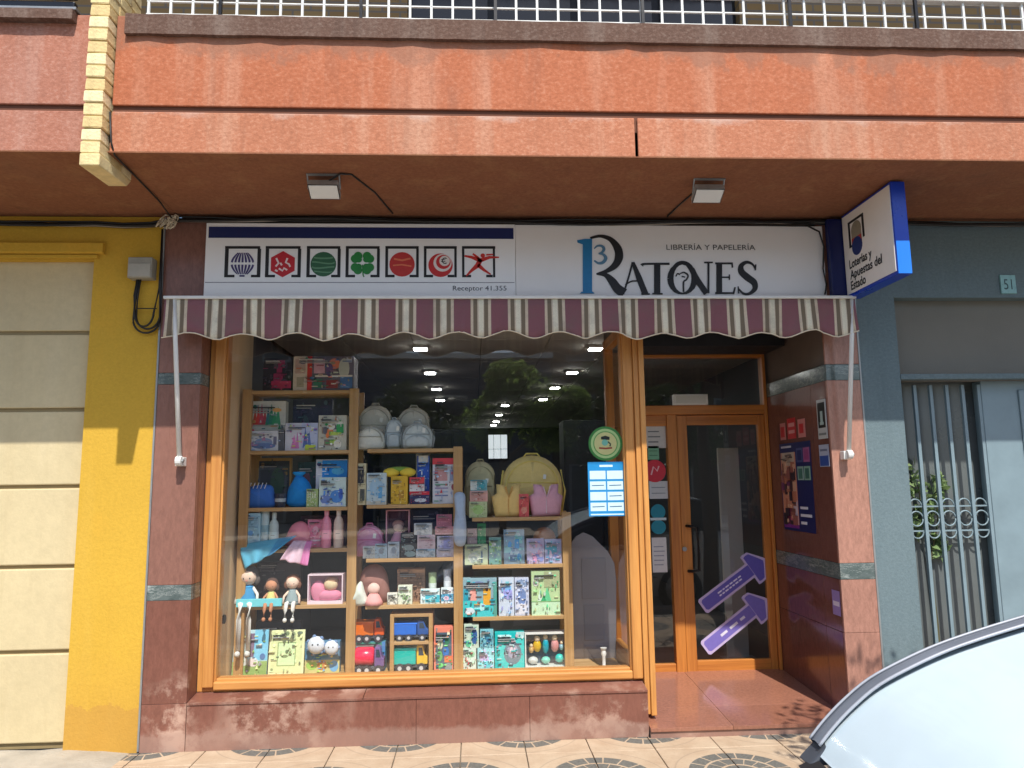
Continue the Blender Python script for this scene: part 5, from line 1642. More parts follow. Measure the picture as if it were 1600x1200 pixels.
# --- tall left unit, on top and first shelf
gbox("game_box", "dark game box with a magenta foot on top of the tall shelves", 412, 456, 560, zA[0], S(22, 20, 28), patches(1, [S(60, 58, 70), S(120, 30, 70), S(40, 36, 50)], 8) + [('r', 0.3, 0.08, 1.0, 0.3, S(140, 28, 66))], dep=0.2)
gbox("game_box", "big colourful collage game box on top of the tall shelves", 459, 553, 557, zA[0], S(70, 66, 80),
     [('r', 0.0, 0.0, 0.24, 1.0, S(206, 192, 176)), ('r', 0.03, 0.5, 0.2, 0.92, S(176, 150, 140)), ('r', 0.06, 0.1, 0.18, 0.4, S(150, 140, 120)), ('r', 0.23, 0.0, 0.31, 1.0, S(168, 34, 36)), ('r', 0.34, 0.5, 0.52, 0.92, S(196, 150, 166)),
      ('c', 0.68, 0.78, 0.16, S(196, 110, 80)), ('e', 0.84, 0.64, 0.09, 0.3, S(176, 180, 170)), ('r', 0.34, 0.08, 0.48, 0.34, S(40, 90, 70)), ('r', 0.55, 0.06, 0.74, 0.3, S(96, 30, 34)), ('r', 0.78, 0.06, 0.98, 0.4, S(50, 80, 120)), ('l', 0.36, 0.98, 0.42, 0.05, S(214, 206, 196)), ('e', 0.6, 0.6, 0.06, 0.2, S(70, 50, 90)), ('r', 0.88, 0.82, 0.97, 0.96, S(190, 196, 210))], dep=0.2)
trees = [('t', 0.30 + 0.075 * k, 0.06, 0.13, 0.5 + 0.1 * (k % 3), c) for k, c in enumerate((S(176, 70, 50), S(196, 54, 50), S(170, 50, 80), S(150, 50, 60), S(40, 90, 100), S(30, 110, 90), S(40, 130, 90), S(60, 140, 100)))]
gbox("puzzle_box", "white box printed with a row of red and green peaks", 379, 447, 627, zA[1], S(214, 214, 204), [('r', 0.0, 0.5, 1, 0.53, S(170, 170, 160))] + [(a[0], a[1], 0.53, a[3], a[4] * 0.6, a[5]) for a in trees] + [('l', 0.08, 0.4, 0.9, 0.03, S(110, 130, 140)), ('e', 0.8, 0.82, 0.1, 0.04, S(220, 160, 90))], y=YS + 0.13, dep=0.08)
gbox("gift_box", "grey box with dark ends and a blue print on the first shelf", 381, 444, 673, zA[1], S(64, 64, 70), [('r', 0.13, 0.02, 0.86, 0.98, S(206, 206, 210)), ('e', 0.5, 0.42, 0.22, 0.22, S(120, 140, 170)), ('e', 0.5, 0.25, 0.3, 0.14, S(80, 100, 140)), ('t', 0.5, 0.5, 0.1, 0.4, S(140, 100, 130)), ('r', 0.74, 0.3, 0.82, 0.7, S(90, 90, 110))], y=YS + 0.03, dep=0.08)
gbox("puzzle_box", "white box printed with pink and blue towers on the first shelf", 446, 497, 661, zA[1], S(208, 206, 214), [('r', 0.5, 0.1, 1.0, 1.0, S(184, 190, 216)), ('t', 0.28, 0.08, 0.2, 0.5, S(206, 120, 176)), ('t', 0.38, 0.08, 0.12, 0.6, S(190, 110, 170)), ('t', 0.62, 0.1, 0.16, 0.75, S(60, 80, 130)), ('t', 0.74, 0.1, 0.14, 0.6, S(70, 90, 140)), ('r', 0.62, 0.02, 0.94, 0.2, S(190, 206, 70))], y=YS + 0.04, dep=0.07)
gbox("puzzle_box", "collage box in green white and orange beside the tower box", 498, 542, 649, zA[1], S(190, 186, 170), patches(6, [S(40, 130, 70), S(226, 222, 210), S(200, 110, 60), S(120, 100, 90), S(70, 70, 80), S(170, 190, 90)], 18), y=YS + 0.03, dep=0.09)
# --- second shelf
def pouch(name, label, outline, y, dep, col, cat, zb=None, wave=0.004, mat=None, extra=None, seed=1):
    pts = [P(px, py, y) for px, py in outline]
    if zb is not None:
        dz = zb - min(p[1] for p in pts) + 0.001
        pts = [(a, b + dz) for a, b in pts]
    x = sum(p[0] for p in pts) / len(pts)
    t = thing(name, label, cat, (x, y, min(p[1] for p in pts)))
    # resample the outline so the soft shape is smooth
    n = len(pts); out = []
    for i in range(n):
        p0, p1, p2, p3 = pts[i - 1], pts[i], pts[(i + 1) % n], pts[(i + 2) % n]
        for k in range(4):
            s = k / 4
            out.append(tuple(0.5 * (2 * p1[j] + (p2[j] - p0[j]) * s + (2 * p0[j] - 5 * p1[j] + 4 * p2[j] - p3[j]) * s * s + (3 * p1[j] - p0[j] - 3 * p2[j] + p3[j]) * s ** 3) for j in (0, 1)))
    cx = sum(p[0] for p in out) / len(out); cz = sum(p[1] for p in out) / len(out)
    area = sum(out[i][0] * out[(i + 1) % len(out)][1] - out[(i + 1) % len(out)][0] * out[i][1] for i in range(len(out)))
    if area < 0: out = out[::-1]
    g = MB().color(col); g.puff(out, y + dep * 0.5, dep * 0.75, 6, 2.4, wave, seed)
    g.build("body", mat or m_cloth, t, col=True, smooth=True)
    return t
t = pouch("pencil_case", "blue fabric pencil case lying on the second shelf", [(376, 792), (378, 772), (388, 760), (420, 757), (427, 772), (428, 792)], YS + 0.06, 0.08, S(40, 84, 150), "pencil case", zA[2])
g = MB().color(S(196, 200, 210))
for k in range(5):
    xx, zz = P(390 + 6 * k, 757, YS + 0.05); g.tube([(xx, YS + 0.04, zz - 0.03), (xx + 0.012, YS + 0.05, zz + 0.012)], 0.003, 5)
g.build("pencils", m_print, t, col=True)
def cup(name, label, px, y, zb, r, h, col, cat="cup", band=None):
    x = P(px, 780, y)[0]
    t = thing(name, label, cat, (x, y, zb))
    g = MB().color(col); g.lathe(x, y, zb + 0.0005, [(r * 0.8, 0), (r * 0.85, h * 0.1), (r, h), (r * 0.92, h), (r * 0.85, h * 0.6)], 16); g.build("body", m_gloss, t, col=True, smooth=True, auto=40)
    if band: g = MB().color(band); g.lathe(x, y, zb + h * 0.4, [(r * 0.945, 0), (r * 0.985, h * 0.25)], 16); g.build("band", m_gloss, t, col=True, smooth=True, auto=40)
    return t
cup("mug", "dark mug between the pencil case and the blue drawstring bag", 438, YS + 0.07, zA[2], 0.042, 0.10, S(28, 30, 42), band=S(170, 176, 180))
t = pouch("drawstring_bag", "bright blue drawstring bag standing on the second shelf", [(449, 792), (447, 770), (455, 752), (462, 742), (472, 745), (482, 756), (487, 774), (485, 792)], YS + 0.07, 0.10, S(14, 110, 176), "bag", zA[2], wave=0.006)
g = MB().color(S(24, 130, 200)); xx, zz = P(467, 742, YS + 0.09); g.lathe(xx, YS + 0.10, zz - 0.012, [(0.02, 0), (0.05, 0.025), (0.044, 0.035), (0.015, 0.02)], 12); g.build("gathered_neck", m_cloth, t, col=True, smooth=True)
gbox("small_box", "small green check box beside the blue drawstring bag", 479, 497, 764, zA[2], S(150, 170, 110), [('r', 0.1 + 0.2 * (k % 4), 0.5 + 0.12 * (k // 4) , 0.2 + 0.2 * (k % 4), 0.6 + 0.12 * (k // 4), S(220, 226, 200)) for k in range(12)], dep=0.05)
gbox("gift_box", "blue swirl box at the back of the second shelf", 494, 543, 718, zA[2], S(214, 214, 224), [('r', 0.2, 0.5, 1.0, 0.98, S(16, 120, 190)), ('e', 0.7, 0.75, 0.2, 0.08, S(80, 170, 214)), ('c', 0.1, 0.9, 0.07, S(40, 40, 80))], y=YS + 0.13, dep=0.08)
gbox("gift_box", "white box with a navy splash print at the front of the second shelf", 499, 541, 746, zA[2], S(196, 214, 210), [('e', 0.65, 0.35, 0.24, 0.22, S(60, 110, 170)), ('e', 0.25, 0.25, 0.2, 0.16, S(90, 110, 160)), ('r', 0.06, 0.72, 0.28, 0.9, S(70, 70, 70)), ('e', 0.8, 0.45, 0.08, 0.2, S(40, 70, 140)), ('r', 0.1, 0.02, 0.9, 0.12, S(210, 214, 226))], dep=0.06)
# --- third shelf: pale blue bath set, pink things, towels
gbox("toiletry_box", "tall pale blue toiletry box on the third shelf", 378, 407, 802, zA[3], S(150, 186, 200), [('r', 0.08, 0.04, 0.92, 0.96, S(138, 174, 192)), ('c', 0.5, 0.45, 0.14, S(80, 130, 180))] + [('l', 0.15, 0.85, 0.7 + 0.05 * k, 0.015, S(96, 130, 150)) for k in range(4)], dep=0.07)
def bottle(label, px, zb, h, r, col, cap, y=YS + 0.06, name="bottle"):
    x = P(px, 830, y)[0]
    t = thing(name, label, "bottle", (x, y, zb))
    g = MB().color(col); g.lathe(x, y, zb + 0.0005, [(r * 0.9, 0), (r, 0.01), (r, h * 0.62), (r * 0.85, h * 0.72), (r * 0.45, h * 0.80), (r * 0.45, h * 0.84)], 16); g.build("body", m_gloss, t, col=True, smooth=True, auto=50)
    g = MB().color(_mul(col, 1.35)); g.lathe(x, y, zb + h * 0.22, [(r * 1.01, 0), (r * 1.01, h * 0.24)], 16); lb = g.build("label", m_print, t, col=True, smooth=True, auto=40)
    g = MB().color(_mul(col, 0.5)); g.prism([(x - r * 0.4, zb + h * 0.36), (x + r * 0.4, zb + h * 0.36), (x + r * 0.4, zb + h * 0.375), (x - r * 0.4, zb + h * 0.375)], y - r * 1.03, y - r * 0.95); g.build("rule", m_print, lb, col=True)
    g = MB().color(cap); g.lathe(x, y, zb + h * 0.84, [(r * 0.5, 0), (r * 0.5, h * 0.13), (r * 0.4, h * 0.16)], 14); g.build("cap", m_gloss, t, col=True, smooth=True, auto=50)
    return t
t = thing("toiletry_tube", "pale grey toiletry cylinder beside the blue toiletry box", "bottle", (P(414, 830, YS + 0.06)[0], YS + 0.06, zA[3]))
g = MB().color(S(172, 190, 192)); x = P(414, 830, YS + 0.06)[0]; g.lathe(x, YS + 0.06, zA[3] + 0.0005, [(0.03, 0), (0.03, 0.27), (0.028, 0.275)], 14); g.build("body", m_gloss, t, col=True, smooth=True, auto=50)
g = MB().color(S(120, 150, 160)); g.lathe(x, YS + 0.06, zA[3] + 0.12, [(0.0308, 0), (0.0308, 0.05)], 14); g.build("label", m_gloss, t, col=True)
bottle("pale bottle with stepped neck beside the grey cylinder", 428, zA[3], 0.26, 0.034, S(176, 192, 190), S(190, 204, 204))
bottle("pink bottle on the third shelf", 510, zA[3], 0.28, 0.036, S(206, 128, 150), S(214, 150, 168))
bottle("cream bottle at the end of the third shelf", 529, zA[3], 0.28, 0.036, S(206, 186, 172), S(224, 212, 200))
def towel(name, label, outline, y, col, col2, seed, cat="towel", parts=1):
    """cloth folded over the shelf edge: a thin sheet with real folds."""
    pts = [P(px, py, y) for px, py in outline]
    xs_ = [p[0] for p in pts]; zs_ = [p[1] for p in pts]
    t = thing(name, label, cat, ((min(xs_) + max(xs_)) / 2, y, min(zs_)))
    top = pts[0], pts[1]; bot = pts[3], pts[2]
    n, m = 26, 14
    rr = random.Random(seed); p1, p2 = rr.uniform(0, 6), rr.uniform(0, 6)
    rings = []
    for j in range(m + 1):
        v = j / m
        row = []
        for i in range(n + 1):
            u = i / n
            a = (top[0][0] + (top[1][0] - top[0][0]) * u, top[0][1] + (top[1][1] - top[0][1]) * u)
            b = (bot[0][0] + (bot[1][0] - bot[0][0]) * u, bot[0][1] + (bot[1][1] - bot[0][1]) * u)
            x = a[0] + (b[0] - a[0]) * v; z = a[1] + (b[1] - a[1]) * v
            fold = 0.012 * math.sin(u * 9 + p1 + v) + 0.007 * math.sin(u * 21 + p2 - 2 * v)
            back = 0.05 * max(0.0, 1 - v * 3.2)
            row.append((x, y + back - 0.018 + fold * (0.3 + 0.7 * v), z + 0.004 * math.sin(u * 14 + p2) * v))
        rings.append(row)
    g = MB().color(col); g.loft(rings)
    k = int(n * 0.72)
    g.c = [col if (i % n) < k else col2 for i in range(len(g.f))]
    o = g.build("cloth", m_cloth, t, col=True, smooth=True)
    s = o.modifiers.new("cloth", 'SOLIDIFY'); s.thickness = 0.006
    return t
towel("towel", "light blue towel draped over the edge of the third shelf", [(374, 852), (462, 838), (432, 862), (384, 888)], YS - 0.012, S(84, 160, 190), S(60, 130, 170), 1)
towel("towel", "pink and lilac towel hanging from the third shelf", [(457, 846), (487, 846), (482, 884), (438, 874)], YS - 0.012, S(222, 190, 206), S(200, 120, 168), 2)
pouch("sun_hat", "pink padded sun hat behind the hanging pink towel", [(444, 852), (446, 835), (455, 818), (470, 813), (482, 824), (484, 845), (478, 854)], YS + 0.07, 0.10, S(206, 124, 140), "hat", zA[3], seed=4)
gbox("gift_box", "rose pink box behind the pink bottle", 481, 506, 812, zA[3], S(206, 120, 146), [('e', 0.5, 0.6, 0.2, 0.16, S(226, 170, 186)), ('l', 0.2, 0.8, 0.25, 0.06, S(240, 214, 220))], y=YS + 0.10, dep=0.06)
# --- fourth shelf: dolls sitting on the edge, boxed dolls
def doll(label, px, zb, hh, dress, hair, skin, legs, leg_len, y=YS + 0.04, boots=None):
    x = P(px, 930, y)[0]
    t = thing("doll", label, "doll", (x, y, zb))
    b = hh
    g = MB().color(dress); g.lathe(x, y, zb + 0.004, [(b * 0.26, 0), (b * 0.25, b * 0.06), (b * 0.16, b * 0.3), (b * 0.11, b * 0.46), (b * 0.05, b * 0.5)], 14); g.build("dress", m_cloth, t, col=True, smooth=True)
    g = MB().color(skin); g.ball(x, y - 0.005, zb + b * 0.70, b * 0.215, b * 0.19, b * 0.20); g.build("head", m_cloth, t, col=True, smooth=True)
    g = MB().color(hair); g.ball(x, y + 0.012, zb + b * 0.745, b * 0.24, b * 0.20, b * 0.225, z_lo=-0.35); g.ball(x - b * 0.2, y, zb + b * 0.62, b * 0.085, b * 0.07, b * 0.12); g.ball(x + b * 0.2, y, zb + b * 0.62, b * 0.085, b * 0.07, b * 0.12)
    g.build("hair", m_cloth, t, col=True, smooth=True)
    g = MB().color(K_)
    for s in (-1, 1): g.ball(x + s * b * 0.075, y - b * 0.185, zb + b * 0.68, b * 0.02, b * 0.012, b * 0.024, 8, 5)
    g.build("eyes", m_gloss, t, col=True, smooth=True)
    g = MB().color(S(206, 110, 104)); g.ball(x, y - b * 0.188, zb + b * 0.625, b * 0.03, b * 0.01, b * 0.012, 8, 5); g.build("mouth", m_cloth, t, col=True, smooth=True)
    g = MB().color(_mul(dress, 1.6)); g.lathe(x, y, zb + b * 0.44, [(b * 0.12, 0), (b * 0.135, b * 0.02), (b * 0.06, b * 0.07)], 14); g.build("collar", m_cloth, t, col=True, smooth=True)
    g = MB().color(_mul(dress, 0.6)); g.lathe(x, y, zb + b * 0.10, [(b * 0.256, 0), (b * 0.25, b * 0.03)], 14); g.build("hem", m_cloth, t, col=True, smooth=True)
    for s in (-1, 1):
        g = MB().color(skin if not boots else S(226, 222, 214)); g.tube([(x + s * b * 0.10, y, zb + b * 0.44), (x + s * b * 0.24, y - 0.02, zb + b * 0.28), (x + s * b * 0.27, y - 0.045, zb + b * 0.07)], [b * 0.045, b * 0.04, b * 0.038], 8); g.build("arm", m_cloth, t, col=True, smooth=True)
        g = MB().color(legs); g.tube([(x + s * b * 0.09, y - 0.01, zb + b * 0.08), (x + s * b * 0.11, y - 0.075, zb + b * 0.075), (x + s * b * 0.12, y - 0.092, zb - leg_len * 0.25), (x + s * b * 0.12, y - 0.09, zb - leg_len * 0.85)], [b * 0.07, b * 0.068, b * 0.062, b * 0.056], 8); lg = g.build("leg", m_cloth, t, col=True, smooth=True)
        g = MB().color(boots or legs); g.ball(x + s * b * 0.12, y - 0.10, zb - leg_len * 0.92, b * 0.07, b * 0.09, b * 0.075, 10, 6); g.build("foot", m_cloth, lg, col=True, smooth=True)
    return t
doll("rag doll in a blue dress sitting at the left end with very long legs", 388, zA[4], 0.285, S(44, 110, 150), S(60, 54, 52), S(216, 190, 172), S(222, 220, 214), 0.34, boots=S(206, 204, 200))
doll("small rag doll with a brown face between two other dolls", 424, zA[4], 0.195, S(206, 190, 120), S(52, 36, 30), S(170, 120, 92), S(160, 110, 80), 0.09)
doll("rag doll with curly brown hair in a grey dress on the fourth shelf", 457, zA[4], 0.22, S(120, 134, 136), S(84, 54, 40), S(232, 196, 176), S(214, 214, 208), 0.10)
def display_pack(label, px0, px1, pyt, zb, frame, back, dep=0.12, name="doll_pack", y=None):
    y = YS + 0.02 if y is None else y
    x0, zt = P(px0, pyt, y); x1, _ = P(px1, pyt, y)
    t = thing(name, label, "box", ((x0 + x1) / 2, y + dep / 2, zb))
    f = 0.008
    g = MB().color(back); g.box(x0 + f, x1 - f, y + dep - 0.006, y + dep, zb + 0.002, zt - f); g.build("backing", m_print, t, col=True)
    g = MB().color(frame); g.box(x0, x0 + f, y, y + dep, zb + 0.0005, zt); g.box(x1 - f, x1, y, y + dep, zb + 0.0005, zt); g.box(x0 + f, x1 - f, y, y + dep, zt - f, zt); g.box(x0 + f, x1 - f, y, y + dep, zb + 0.0005, zb + 0.02)
    g.build("tray", m_print, t, col=True)
    g = MB(); g._add([(x0 + f, y + 0.002, zb + 0.02), (x1 - f, y + 0.002, zb + 0.02), (x1 - f, y + 0.002, zt - f), (x0 + f, y + 0.002, zt - f)], [(0, 1, 2, 3)]); g.build("film", MATS.get("pack_film") or glass_mat("pack_film", gain=1.2), t)
    return t, x0, x1, y, zt
t, x0, x1, yy, zt = display_pack("open pink pack with a fair haired pink baby doll on the fourth shelf", 481, 536, 898, zA[4], S(226, 206, 214), S(206, 150, 176))
cx = (x0 + x1) / 2
g = MB().color(S(222, 130, 156)); g.ball(cx - 0.06, yy + 0.06, zA[4] + 0.085, 0.055, 0.04, 0.075); g.ball(cx + 0.02, yy + 0.055, zA[4] + 0.055, 0.095, 0.045, 0.042); g.build("baby_suit", m_cloth, t, col=True, smooth=True)
g = MB().color(S(236, 200, 160)); g.ball(cx + 0.03, yy + 0.055, zA[4] + 0.13, 0.052, 0.045, 0.045); g.build("head", m_cloth, t, col=True, smooth=True)
g = MB().color(S(150, 110, 84)); g.ball(cx + 0.035, yy + 0.062, zA[4] + 0.155, 0.05, 0.042, 0.03, z_lo=-0.2); g.build("hair", m_cloth, t, col=True, smooth=True)
# pale blue bench cushion the first dolls sit on
gbox("blue_tray", "turquoise tray under the dolls on the fourth shelf", 369, 440, 937, zA[4] - 0.0, S(110, 196, 206), y=YS - 0.035, dep=0.03, cat="tray")
# --- window floor, left bay
def easel_item(name, label, px0, px1, pyt, zb, col, art, y=YS + 0.01, cat="book"):
    x0, zt = P(px0, pyt, y); x1, _ = P(px1, pyt, y)
    t = thing(name, label, cat, ((x0 + x1) / 2, y, zb))
    c = Vector(((x0 + x1) / 2, y, zb + 0.02)); R = Matrix.Rotation(math.radians(-8), 3, 'X'); tr = lambda p: R @ (p - c) + c
    g = MB().color(col); g.box(x0, x1, y, y + 0.02, zb + 0.02, zt); g.move(tr).build("cover", m_print, t, col=True, bevel=0.0015)
    g = MB(); art_on(g, x0, x1, zb + 0.02, zt, y - 0.0002, list(art) + flecks(label, art, col)); g.move(tr).build("print", m_print, t, col=True)
    for s in (0.28, 0.72):
        xx = x0 + (x1 - x0) * s
        g = MB().color(S(206, 186, 130)); g.tube([(xx, y - 0.03, zb + 0.006), (xx, y - 0.035, zb + 0.035), (xx, y - 0.03, zb + 0.006), (xx, y + 0.09, zb + 0.006), (xx, y + 0.045, zb + 0.16)], 0.005, 6); g.build("easel_leg", m_print, t, col=True)
    return t
easel_item("picture_book", "picture book in green and blue on an easel, lower left of the window", 364, 418, 986, ZF, S(176, 206, 214), [('r', 0.6, 0.32, 1.0, 1.0, S(110, 176, 204)), ('r', 0.0, 0.0, 1.0, 0.3, S(120, 146, 84)), ('r', 0.14, 0.36, 0.3, 0.9, S(84, 96, 116)), ('r', 0.44, 0.4, 0.6, 0.92, S(96, 80, 100)), ('e', 0.3, 0.3, 0.16, 0.1, S(190, 196, 190)), ('e', 0.6, 0.28, 0.14, 0.1, S(206, 196, 196)), ('e', 0.1, 0.86, 0.1, 0.08, S(206, 214, 150)), ('e', 0.86, 0.4, 0.08, 0.07, S(60, 90, 130))])
easel_item("photo_album", "cream and green photo album standing on an easel in the window", 420, 475, 986, ZF, S(220, 224, 176), [('r', 0.06, 0.04, 0.94, 0.97, S(206, 214, 160)), ('r', 0.24, 0.18, 0.76, 0.72, S(120, 140, 90)), ('r', 0.265, 0.2, 0.735, 0.7, S(200, 220, 170)), ('e', 0.45, 0.4, 0.1, 0.035, S(110, 120, 84))] + patches(31, [S(226, 228, 190), S(150, 160, 110), S(96, 110, 80)], 3, 0.0)[:0] + [('e', 0.5, 0.92, 0.06, 0.05, S(96, 110, 80)), ('e', 0.68, 0.9, 0.05, 0.05, S(110, 120, 90)), ('e', 0.86, 0.93, 0.08, 0.035, S(90, 100, 84))], cat="album")
def owl(label, px, py, r, y=YS + 0.03):
    x, z = P(px, py, y)
    t = thing("soft_toy", label, "soft toy", (x, y, z - r))
    g = MB().color(S(206, 212, 220)); g.ball(x, y, z, r, r * 0.6, r); g.build("body", m_cloth, t, col=True, smooth=True)
    g = MB().color(S(90, 110, 140))
    for k in range(7):
        a = 2 * math.pi * k / 7; g.ball(x + r * 0.95 * math.cos(a), y, z + r * 0.95 * math.sin(a), r * 0.26, r * 0.2, r * 0.26, 8, 6)
    g.build("petals", m_cloth, t, col=True, smooth=True)
    g = MB().color(K_)
    for s in (-1, 1): g.ball(x + s * r * 0.3, y - r * 0.56, z + r * 0.15, r * 0.1, r * 0.06, r * 0.1, 8, 6)
    g.build("eyes", m_gloss, t, col=True, smooth=True)
gbox("toy_pack", "teal backed pack holding two pale flower toys at the window floor", 477, 531, 1003, ZF, S(70, 110, 140), [('r', 0.0, 0.0, 1.0, 0.42, S(196, 190, 130)), ('e', 0.2, 0.25, 0.16, 0.14, S(150, 190, 90)), ('e', 0.5, 0.25, 0.14, 0.16, S(176, 120, 70)), ('e', 0.84, 0.22, 0.13, 0.18, S(110, 160, 200))], y=YS + 0.09, dep=0.06)
owl("larger pale flower shaped soft toy at the left of its pack", 494, 1008, 0.062)
owl("smaller pale flower shaped soft toy at the right of its pack", 518, 1012, 0.052)
# --- middle unit, top: grey bags
def arch(px0, px1, pyt, pyb, y, rnd_=0.55, n=10):
    x0, zt = P(px0, pyt, y); x1, _ = P(px1, pyt, y); _, zb = P((px0 + px1) / 2, pyb, y)
    w, h = x1 - x0, zt - zb
    r = min(w * 0.5, h * rnd_)
    out = [(x0 + 0.02, zb), (x1 - 0.02, zb), (x1, zb + 0.02)]
    for k in range(n + 1):
        a = 0.5 * math.pi * k / n; out.append((x1 - r + r * math.cos(a), zt - r + r * math.sin(a)))
    for k in range(n + 1):
        a = 0.5 * math.pi * (1 + k / n); out.append((x0 + r + r * math.cos(a), zt - r + r * math.sin(a)))
    out.append((x0, zb + 0.02))
    return out, x0, x1, zb, zt
def backpack(name, label, px0, px1, pyt, pyb, y, dep, col, trim, zb=None, pocket=True, cat="backpack", handle=True, rnd_=0.55):
    out, x0, x1, z0, z1 = arch(px0, px1, pyt, pyb, y, rnd_)
    if zb is not None:
        dz = zb + 0.001 - z0; out = [(a, b + dz) for a, b in out]; z0 += dz; z1 += dz
    t = thing(name, label, cat, ((x0 + x1) / 2, y, z0))
    g = MB().color(col); g.puff(out, y + dep * 0.5, dep * 0.6, 6, 3.2, 0.003, 3, back=0.6); g.build("body", m_cloth, t, col=True, smooth=True)
    yf = y - dep * 0.1
    w, h = x1 - x0, z1 - z0
    if pocket:
        pp = [(x0 + w * (0.5 + (a - (x0 + x1) / 2) / w * 0.76), z0 + 0.012 + (b - z0) * 0.46) for a, b in out]
        g = MB().color(_mul(col, 0.92)); g.puff(pp, yf + 0.01, 0.035, 5, 3.0, 0.002, 4, back=0.1); g.build("pocket", m_cloth, t, col=True, smooth=True)
    zp = [(x0 + w * (0.5 + (a - (x0 + x1) / 2) / w * 0.86), z0 + (b - z0) * 0.90, ) for a, b in out[3:-1]]
    g = MB().color(trim); g.tube([(a, yf + 0.004, b) for a, b in zp], 0.004, 5); g.build("zip", m_cloth, t, col=True)
    g = MB().color(trim); g.tube([(x0 + w * 0.1, yf + 0.002, z0 + h * 0.55), (x1 - w * 0.1, yf - 0.004, z0 + h * 0.54)], 0.004, 5); g.build("seam", m_cloth, t, col=True)
    if handle:
        cx = (x0 + x1) / 2
        g = MB().color(S(236, 234, 226)); g.box(cx + w * 0.16, cx + w * 0.16 + 0.022, yf - 0.03, yf - 0.029, z0 + h * 0.60, z0 + h * 0.60 + 0.034, tilt=0.15); g.build("price_tag", m_print, t, col=True)
        for sx in (0.03, 0.97):
            g = MB().color(trim); g.tube([(x0 + w * sx, y + dep * 0.2, z0 + h * 0.75), (x0 + w * (sx + (0.5 - sx) * -0.12), y + dep * 0.1, z0 + h * 0.4), (x0 + w * sx, y + dep * 0.2, z0 + h * 0.06)], 0.008, 6); g.build("strap", m_cloth, t, col=True, smooth=True)
        g = MB().color(trim); g.tube([(cx - w * 0.13, y + dep * 0.35, z1 - 0.012), (cx - w * 0.09, y + dep * 0.35, z1 + 0.012), (cx + w * 0.09, y + dep * 0.35, z1 + 0.012), (cx + w * 0.13, y + dep * 0.35, z1 - 0.012)], 0.007, 6); g.build("handle", m_cloth, t, col=True)
    return t
GB = S(216, 214, 202); GT = S(160, 158, 148)
zBh = zB[0]
backpack("backpack", "larger pale grey backpack at the back left of the middle shelves", 560, 612, 619, 690, YS + 0.22, 0.12, GB, GT, zBh)
backpack("backpack", "grey backpack at the back right of the middle shelves", 620, 672, 623, 690, YS + 0.22, 0.12, S(200, 197, 186), S(150, 147, 138), zBh)
backpack("toiletry_bag", "pale grey toiletry bag lying in front of the larger backpack", 554, 601, 668, 704, YS + 0.06, 0.10, S(222, 222, 212), GT, zBh, pocket=False, cat="bag", handle=False, rnd_=0.8)
backpack("small_bag", "small blue grey bag standing between the grey bags", 603, 628, 656, 703, YS + 0.09, 0.07, S(188, 198, 202), S(140, 150, 156), zBh, cat="bag")
backpack("changing_bag", "wide blue grey bag at the front right of the middle shelves", 627, 677, 662, 703, YS + 0.06, 0.10, S(196, 204, 204), S(150, 156, 158), zBh, cat="bag", rnd_=0.7)
# --- middle unit, first shelf
gbox("small_box", "cream box with a dark bottle picture at the left of the middle shelf", 556, 572, 724, zB[1], S(196, 186, 150), [('r', 0.2, 0.52, 0.8, 0.92, K_), ('r', 0.1, 0.48, 0.95, 0.5, S(130, 120, 90)), ('r', 0.45, 0.1, 0.9, 0.38, S(60, 60, 56))], dep=0.06)
gbox("gift_box", "pale blue box with blue stripes on the middle shelf", 573, 604, 739, zB[1], S(186, 200, 204), [('e', 0.5, 0.55, 0.34, 0.3, S(150, 180, 200)), ('r', 0.6, 0.2, 0.78, 0.6, S(90, 150, 190)), ('r', 0.0, 0.0, 1.0, 0.12, S(196, 190, 176))], dep=0.08)
t = gbox("gift_box", "mustard yellow box topped with a crumpled yellow bow", 611, 637, 744, zB[1], S(200, 160, 40), [('r', 0.5, 0.22, 0.78, 0.5, S(150, 110, 30)), ('l', 0.2, 0.6, 0.7, 0.04, S(230, 200, 110))], dep=0.09)
g = MB().color(S(226, 196, 70)); bx, bz = P(624, 744, YS + 0.05)
for s in (-1, 1): g.ball(bx + s * 0.06, YS + 0.06, bz + 0.028, 0.062, 0.04, 0.034, 12, 8)
g.color(S(110, 140, 60)); g.ball(bx, YS + 0.075, bz + 0.05, 0.10, 0.04, 0.022, 12, 7); g.build("bow", m_cloth, t, col=True, smooth=True)
gbox("book", "tall blue box at the back of the middle shelf", 652, 671, 712, zB[1], S(30, 66, 140), [('r', 0.1, 0.86, 0.9, 1.0, S(220, 220, 214)), ('l', 0.3, 0.5, 0.7, 0.03, S(120, 160, 210))], y=YS + 0.11, dep=0.06)
gbox("small_box", "low red and navy box under a red and white one", 640, 671, 768, zB[1], S(30, 30, 60), [('r', 0.0, 0.72, 1.0, 1.0, S(170, 36, 48)), ('e', 0.55, 0.3, 0.3, 0.16, S(206, 212, 222))], dep=0.08)
z_ = P(655, 768, YS + 0.02)[1]
gbox("small_box", "red and white box stacked on the low navy box", 640, 663, 746, z_ + 0.0006, S(220, 220, 222), [('r', 0.0, 0.55, 1.0, 1.0, S(190, 60, 66)), ('r', 0.0, 0.5, 1.0, 0.56, K_)], dep=0.07)
